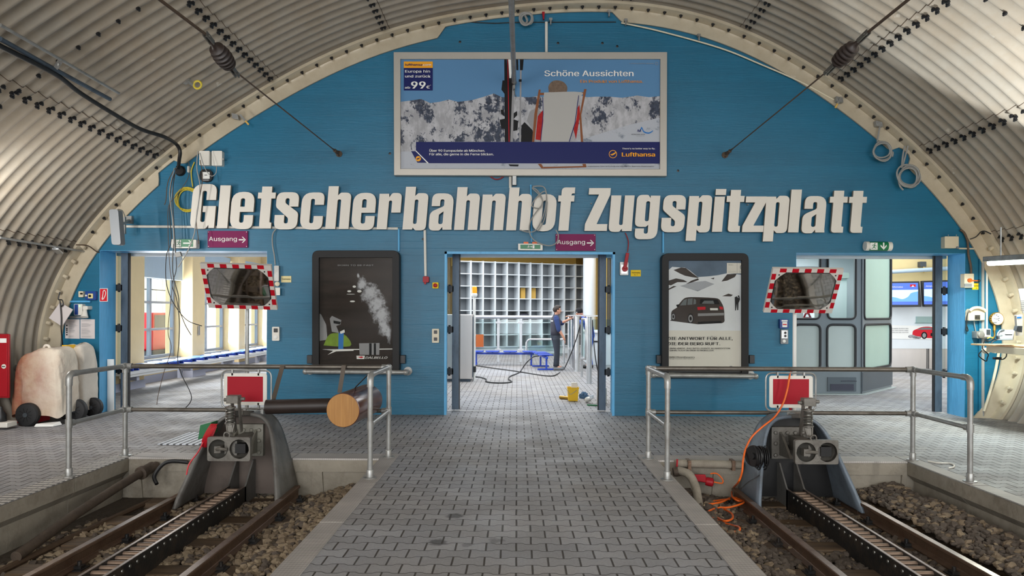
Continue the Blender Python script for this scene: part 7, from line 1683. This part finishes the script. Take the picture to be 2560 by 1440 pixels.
# ================================================================ people
def skin(nodes, edges, root):
    names = list(nodes); me = bpy.data.meshes.new('s'); me.from_pydata([nodes[n][0] for n in names], [(names.index(a), names.index(b)) for a, b in edges], [])
    o = bpy.data.objects.new('s', me); COL.objects.link(o); md = o.modifiers.new('s', 'SKIN'); md.use_smooth_shade = True; md.branch_smoothing = .6
    sv = me.skin_vertices[0].data
    for i, n in enumerate(names): r = nodes[n][1]; sv[i].radius = r if isinstance(r, tuple) else (r, r); sv[i].use_root = (n == root)
    sd = o.modifiers.new('d', 'SUBSURF'); sd.levels = 2; sd.render_levels = 2
    dg = bpy.context.evaluated_depsgraph_get(); r = bpy.data.meshes.new_from_object(o.evaluated_get(dg)); m = MB()
    m.add([v.co.copy() for v in r.vertices], [tuple(p.vertices) for p in r.polygons]); bpy.data.objects.remove(o); bpy.data.meshes.remove(me); bpy.data.meshes.remove(r)
    return m


def person(label, base, J, face_dir, cloth, hat):
    o = thing('person', label, 'person', base); B = V(base); R = M.Rotation(face_dir, 3, 'Z')
    def T(p): return B + R @ V(p)
    hd = {k: (T(p), r) for k, (p, r) in J.items()}
    ch = [('pelvis', 'waist'), ('waist', 'chest'), ('chest', 'neck0'), ('neck0', 'neck1'), ('neck1', 'jaw'), ('jaw', 'brow'), ('brow', 'crown')]
    for s in 'LR': ch += [('pelvis', 'hip' + s), ('hip' + s, 'knee' + s), ('knee' + s, 'ankle' + s), ('ankle' + s, 'toe' + s), ('chest', 'sh' + s), ('sh' + s, 'el' + s), ('el' + s, 'wr' + s), ('wr' + s, 'palm' + s)]
    m = skin(hd, ch, 'pelvis')
    # fingers and thumb, nose and ears belong to the one body
    for s in 'LR':
        w, p = hd['wr' + s][0], hd['palm' + s][0]; d = (p - w).normalized(); sd = d.cross(V((0, 0, 1)) if abs(d.z) < .8 else V((1, 0, 0))).normalized(); dn = d.cross(sd)
        for k, (o_, L) in enumerate(((-.028, .06), (-.01, .072), (.009, .068), (.027, .052))):
            a = p + sd * o_ + d * .01; m.tube([a, a + d * L * .5 + dn * .006, a + d * L * .85 + dn * .022, a + d * L + dn * .036], [.0095, .009, .008, .006], 7)
        a = p - sd * .03 - d * .035; m.tube([a, a - sd * .022 + d * .025, a - sd * .026 + d * .055 + dn * .01], [.011, .01, .007], 7)
    j, b = hd['jaw'][0], hd['brow'][0]; fw = R @ V(J['_face'][0]) if '_face' in J else R @ V((1, 0, 0)); fw.normalize(); side = fw.cross(V((0, 0, 1))).normalized(); mid = (j + b) / 2
    m.ball(mid + V((0, 0, .012)), .1, 16, None, (.92, .78, 1.18)); m.ball(mid + fw * .03 - V((0, 0, .055)), .058, 12, None, (1, .95, .8))
    m.tube([mid + fw * .078 + V((0, 0, .02)), mid + fw * .112 - V((0, 0, .012)), mid + fw * .085 - V((0, 0, .024))], [.009, .017, .012], 8)
    for s in (-1, 1): m.ball(mid + side * s * .082 - fw * .012 + V((0, 0, 0)), .03, 8, None, (.55, .55, 1.0))
    m.build('body', 'skin', o, smooth=60)
    m = MB()
    for s in (-1, 1): m.ball(mid + fw * .084 + side * s * .03 + V((0, 0, .028)), .009, 6)
    m.tube([mid + fw * .083 + side * q - V((0, 0, .05)) for q in (-.02, 0, .02)], .005, 5); m.build('face_features', 'hair_dark', o)
    def loft(name, rings, mt, extra=()):
        m = MB(); n = 18; vs = []
        for c, rx, ry in rings: vs += [T((c[0] + rx * math.cos(2 * PI * j / n), c[1] + ry * math.sin(2 * PI * j / n), c[2])) for j in range(n)]
        k = len(rings); fs = [(i * n + j, i * n + (j + 1) % n, (i + 1) * n + (j + 1) % n, (i + 1) * n + j) for i in range(k - 1) for j in range(n)]
        m.add(vs, fs + [tuple(range(n))[::-1], tuple(range((k - 1) * n, k * n))])
        for pts, rs in extra:
            q = spl([V(p) if not isinstance(p, str) else hd[p][0] for p in pts], 4); rr_ = [rs[min(int(i / 4), len(rs) - 1)] * (1 - (i % 4) / 4) + rs[min(int(i / 4) + 1, len(rs) - 1)] * (i % 4) / 4 for i in range(len(q))]
            m.tube(q, rr_, 12); m.ball(q[0], rr_[0] * .99, 10)
        return m.build(name, mt, o, smooth=180)
    cloth(loft, hd, T, o)
    hat(mid, b, hd['crown'][0], fw, side, o)
    return o


J1 = {'pelvis': ((0, 0, .93), (.11, .14)), 'waist': ((-.01, 0, 1.08), (.1, .13)), 'chest': ((-.005, 0, 1.29), (.11, .15)), 'neck0': ((.005, 0, 1.44), (.06, .065)), 'neck1': ((.02, 0, 1.49), .055), 'jaw': ((.04, 0, 1.56), (.062, .06)), 'brow': ((.04, 0, 1.63), (.08, .07)), 'crown': ((.03, 0, 1.68), (.06, .055)),
      'hipL': ((0, .09, .88), .08), 'kneeL': ((.05, .1, .49), .055), 'ankleL': ((.05, .1, .1), .04), 'toeL': ((.24, .11, .04), .035), 'hipR': ((0, -.09, .88), .08), 'kneeR': ((.02, -.1, .49), .055), 'ankleR': ((-.02, -.1, .1), .04), 'toeR': ((.16, -.12, .04), .035),
      'shR': ((-.02, -.19, 1.4), .055), 'elR': ((.03, -.25, 1.12), .045), 'wrR': ((.17, -.24, .89), .031), 'palmR': ((.205, -.235, .81), (.036, .022)), 'shL': ((.02, .19, 1.4), .055), 'elL': ((.19, .22, 1.26), .045), 'wrL': ((.40, .14, 1.37), .031), 'palmL': ((.47, .12, 1.4), (.036, .022)), '_face': ((1, .1, 0), .01)}


def legs(hd, s, up=.1): return ['hip' + s, 'knee' + s, 'ankle' + s]


def c1(loft, hd, T, o):
    loft('trousers', [((0, 0, .80), .1, .15), ((0, 0, .88), .125, .17), ((-.005, 0, .96), .122, .165), ((-.005, 0, 1.0), .118, .16)], 'trousers_dark', [(legs(hd, s), [.102, .074, .062]) for s in 'LR'])
    loft('vest', [((-.005, 0, .95), .135, .175), ((-.01, 0, 1.06), .13, .168), ((-.005, 0, 1.2), .14, .185), ((0, 0, 1.33), .138, .2), ((0, 0, 1.41), .11, .17), ((.0, 0, 1.455), .085, .1), ((.005, 0, 1.5), .075, .08)], 'vest_dark')
    for s in 'RL': a, b = hd['el' + s][0], hd['wr' + s][0]; loft('sleeve', [((0, 0, 1.37), .05, .12), ((0, 0, 1.4), .05, .12)], 'sleeve_navy', [(['sh' + s, 'el' + s, a.lerp(b, .2)], [.075, .06, .054])])
    for s in 'LR':
        a, t = hd['ankle' + s][0], hd['toe' + s][0]; d = (t - a); d.z = 0; d.normalize(); m = MB(); m.tube([a - d * .06 + V((0, 0, -.055)), a + V((0, 0, -.045)), a + d * .1 + V((0, 0, -.055)), t + V((0, 0, 0.005)), t + d * .04], [.04, .052, .048, .042, .02], 12); m.build('shoe', 'shoe', o, smooth=180)
    m = MB()
    for k in range(8): t = 2.35 + k * .11; p = T((.141 * math.cos(-t) * 1.0, .2 * math.sin(-t), 1.31)); q = T((.141 * math.cos(-t - .09), .2 * math.sin(-t - .09), 1.31)); m.hexa([p, q, q * 1.0 + V((0, -.002, 0)), p + V((0, -.002, 0)), p + V((0, 0, .03)), q + V((0, 0, .03)), q + V((0, -.002, .03)), p + V((0, -.002, .03))])
    m.build('back_print', 'white_print', o, smooth=0)


def h1(mid, b, cr, fw, side, o):
    m = MB(); bm = bmesh.new(); bmesh.ops.create_icosphere(bm, subdivisions=3, radius=1); c = b + V((0, 0, .004)) - fw * .012
    vs = []
    for v in bm.verts:
        p = V((v.co.x, v.co.y, v.co.z)); q = c + V((p.x * .112, p.y * .092, p.z * .1)); 
        fr_ = (q - c).dot(fw)
        if p.z < -.1 and fr_ > -.02: q = c + (q - c) * .6
        if fr_ > .05 and p.z < .45: q = c + (q - c) * .7
        if p.z > .5: q += V((0, 0, .02)) + fw * .02
        vs.append(q)
    m.add(vs, [tuple(x.index for x in f.verts) for f in bm.faces]); bm.free(); m.build('hair', 'hair_dark', o, smooth=180)


person('person in dark vest and navy sleeves standing at the turnstile, seen from the side', (1.04, 19.62, 0), J1, 0.12, c1, h1)
J2 = {'pelvis': ((.1, 0, .94), (.125, .165)), 'waist': ((.07, 0, 1.1), (.115, .15)), 'chest': ((-.01, 0, 1.3), (.125, .18)), 'neck0': ((-.08, 0, 1.42), (.065, .075)), 'neck1': ((-.12, 0, 1.455), .055), 'jaw': ((-.19, 0, 1.485), (.07, .065)), 'brow': ((-.21, 0, 1.565), (.09, .078)), 'crown': ((-.2, 0, 1.63), (.06, .055)),
      'hipL': ((.1, .09, .88), .095), 'kneeL': ((.07, .11, .49), .062), 'ankleL': ((.14, .11, .1), .042), 'toeL': ((-.05, .12, .04), .035), 'hipR': ((.1, -.09, .88), .095), 'kneeR': ((.05, -.1, .49), .062), 'ankleR': ((.1, -.1, .1), .042), 'toeR': ((-.1, -.12, .04), .035),
      'shR': ((-.06, .2, 1.36), .062), 'elR': ((-.27, .2, 1.36), .047), 'wrR': ((-.44, .1, 1.44), .031), 'palmR': ((-.51, .07, 1.45), (.036, .022)), 'shL': ((-.02, -.2, 1.36), .062), 'elL': ((-.2, -.26, 1.27), .047), 'wrL': ((-.3, -.08, 1.38), .031), 'palmL': ((-.33, -.02, 1.42), (.036, .022)), '_face': ((-1, -.5, -.2), .01)}


def c2(loft, hd, T, o):
    loft('overall', [((.1, 0, .80), .1, .15), ((.1, 0, .9), .13, .17), ((.08, 0, 1.05), .13, .165), ((.04, 0, 1.2), .14, .185), ((-.01, 0, 1.32), .13, .19), ((-.05, 0, 1.4), .1, .14), ((-.1, 0, 1.44), .075, .085)], 'overall_blue', [(legs(hd, s), [.105, .076, .064]) for s in 'LR'])
    for s in 'RL': loft('sleeve', [((-.05, 0, 1.33), .05, .12), ((-.05, 0, 1.36), .05, .12)], 'vest_dark' if s == 'R' else 'overall_blue', [(['sh' + s, 'el' + s, 'wr' + s], [.078, .062, .045])])
    for s in 'LR':
        a, t = hd['ankle' + s][0], hd['toe' + s][0]; d = (t - a); d.z = 0; d.normalize(); m = MB(); m.tube([a - d * .06 + V((0, 0, -.055)), a + V((0, 0, -.045)), a + d * .1 + V((0, 0, -.055)), t + V((0, 0, 0.005)), t + d * .04], [.04, .052, .048, .042, .02], 12); m.build('shoe', 'black_plastic', o, smooth=180)


def h2(mid, b, cr, fw, side, o):
    m = MB(); up = (cr - mid).normalized(); m.lathe([(.093, -.01), (.103, 0), (.103, .04), (.1, .07), (.085, .105), (.05, .128), (.002, .135)], b - up * .015, up, 24); m.build('beanie', 'beanie', o, smooth=180)
    m = MB(); c = b + fw * .102 + up * .012 + side * -.02; m.tube([c - side * .02, c + side * .02], .008, 6); m.build('beanie_mark', 'white_print', o)


person('person in black beanie and blue overall leaning over the turnstile', (1.94, 20.35, 0), J2, 0.1, c2, h2)
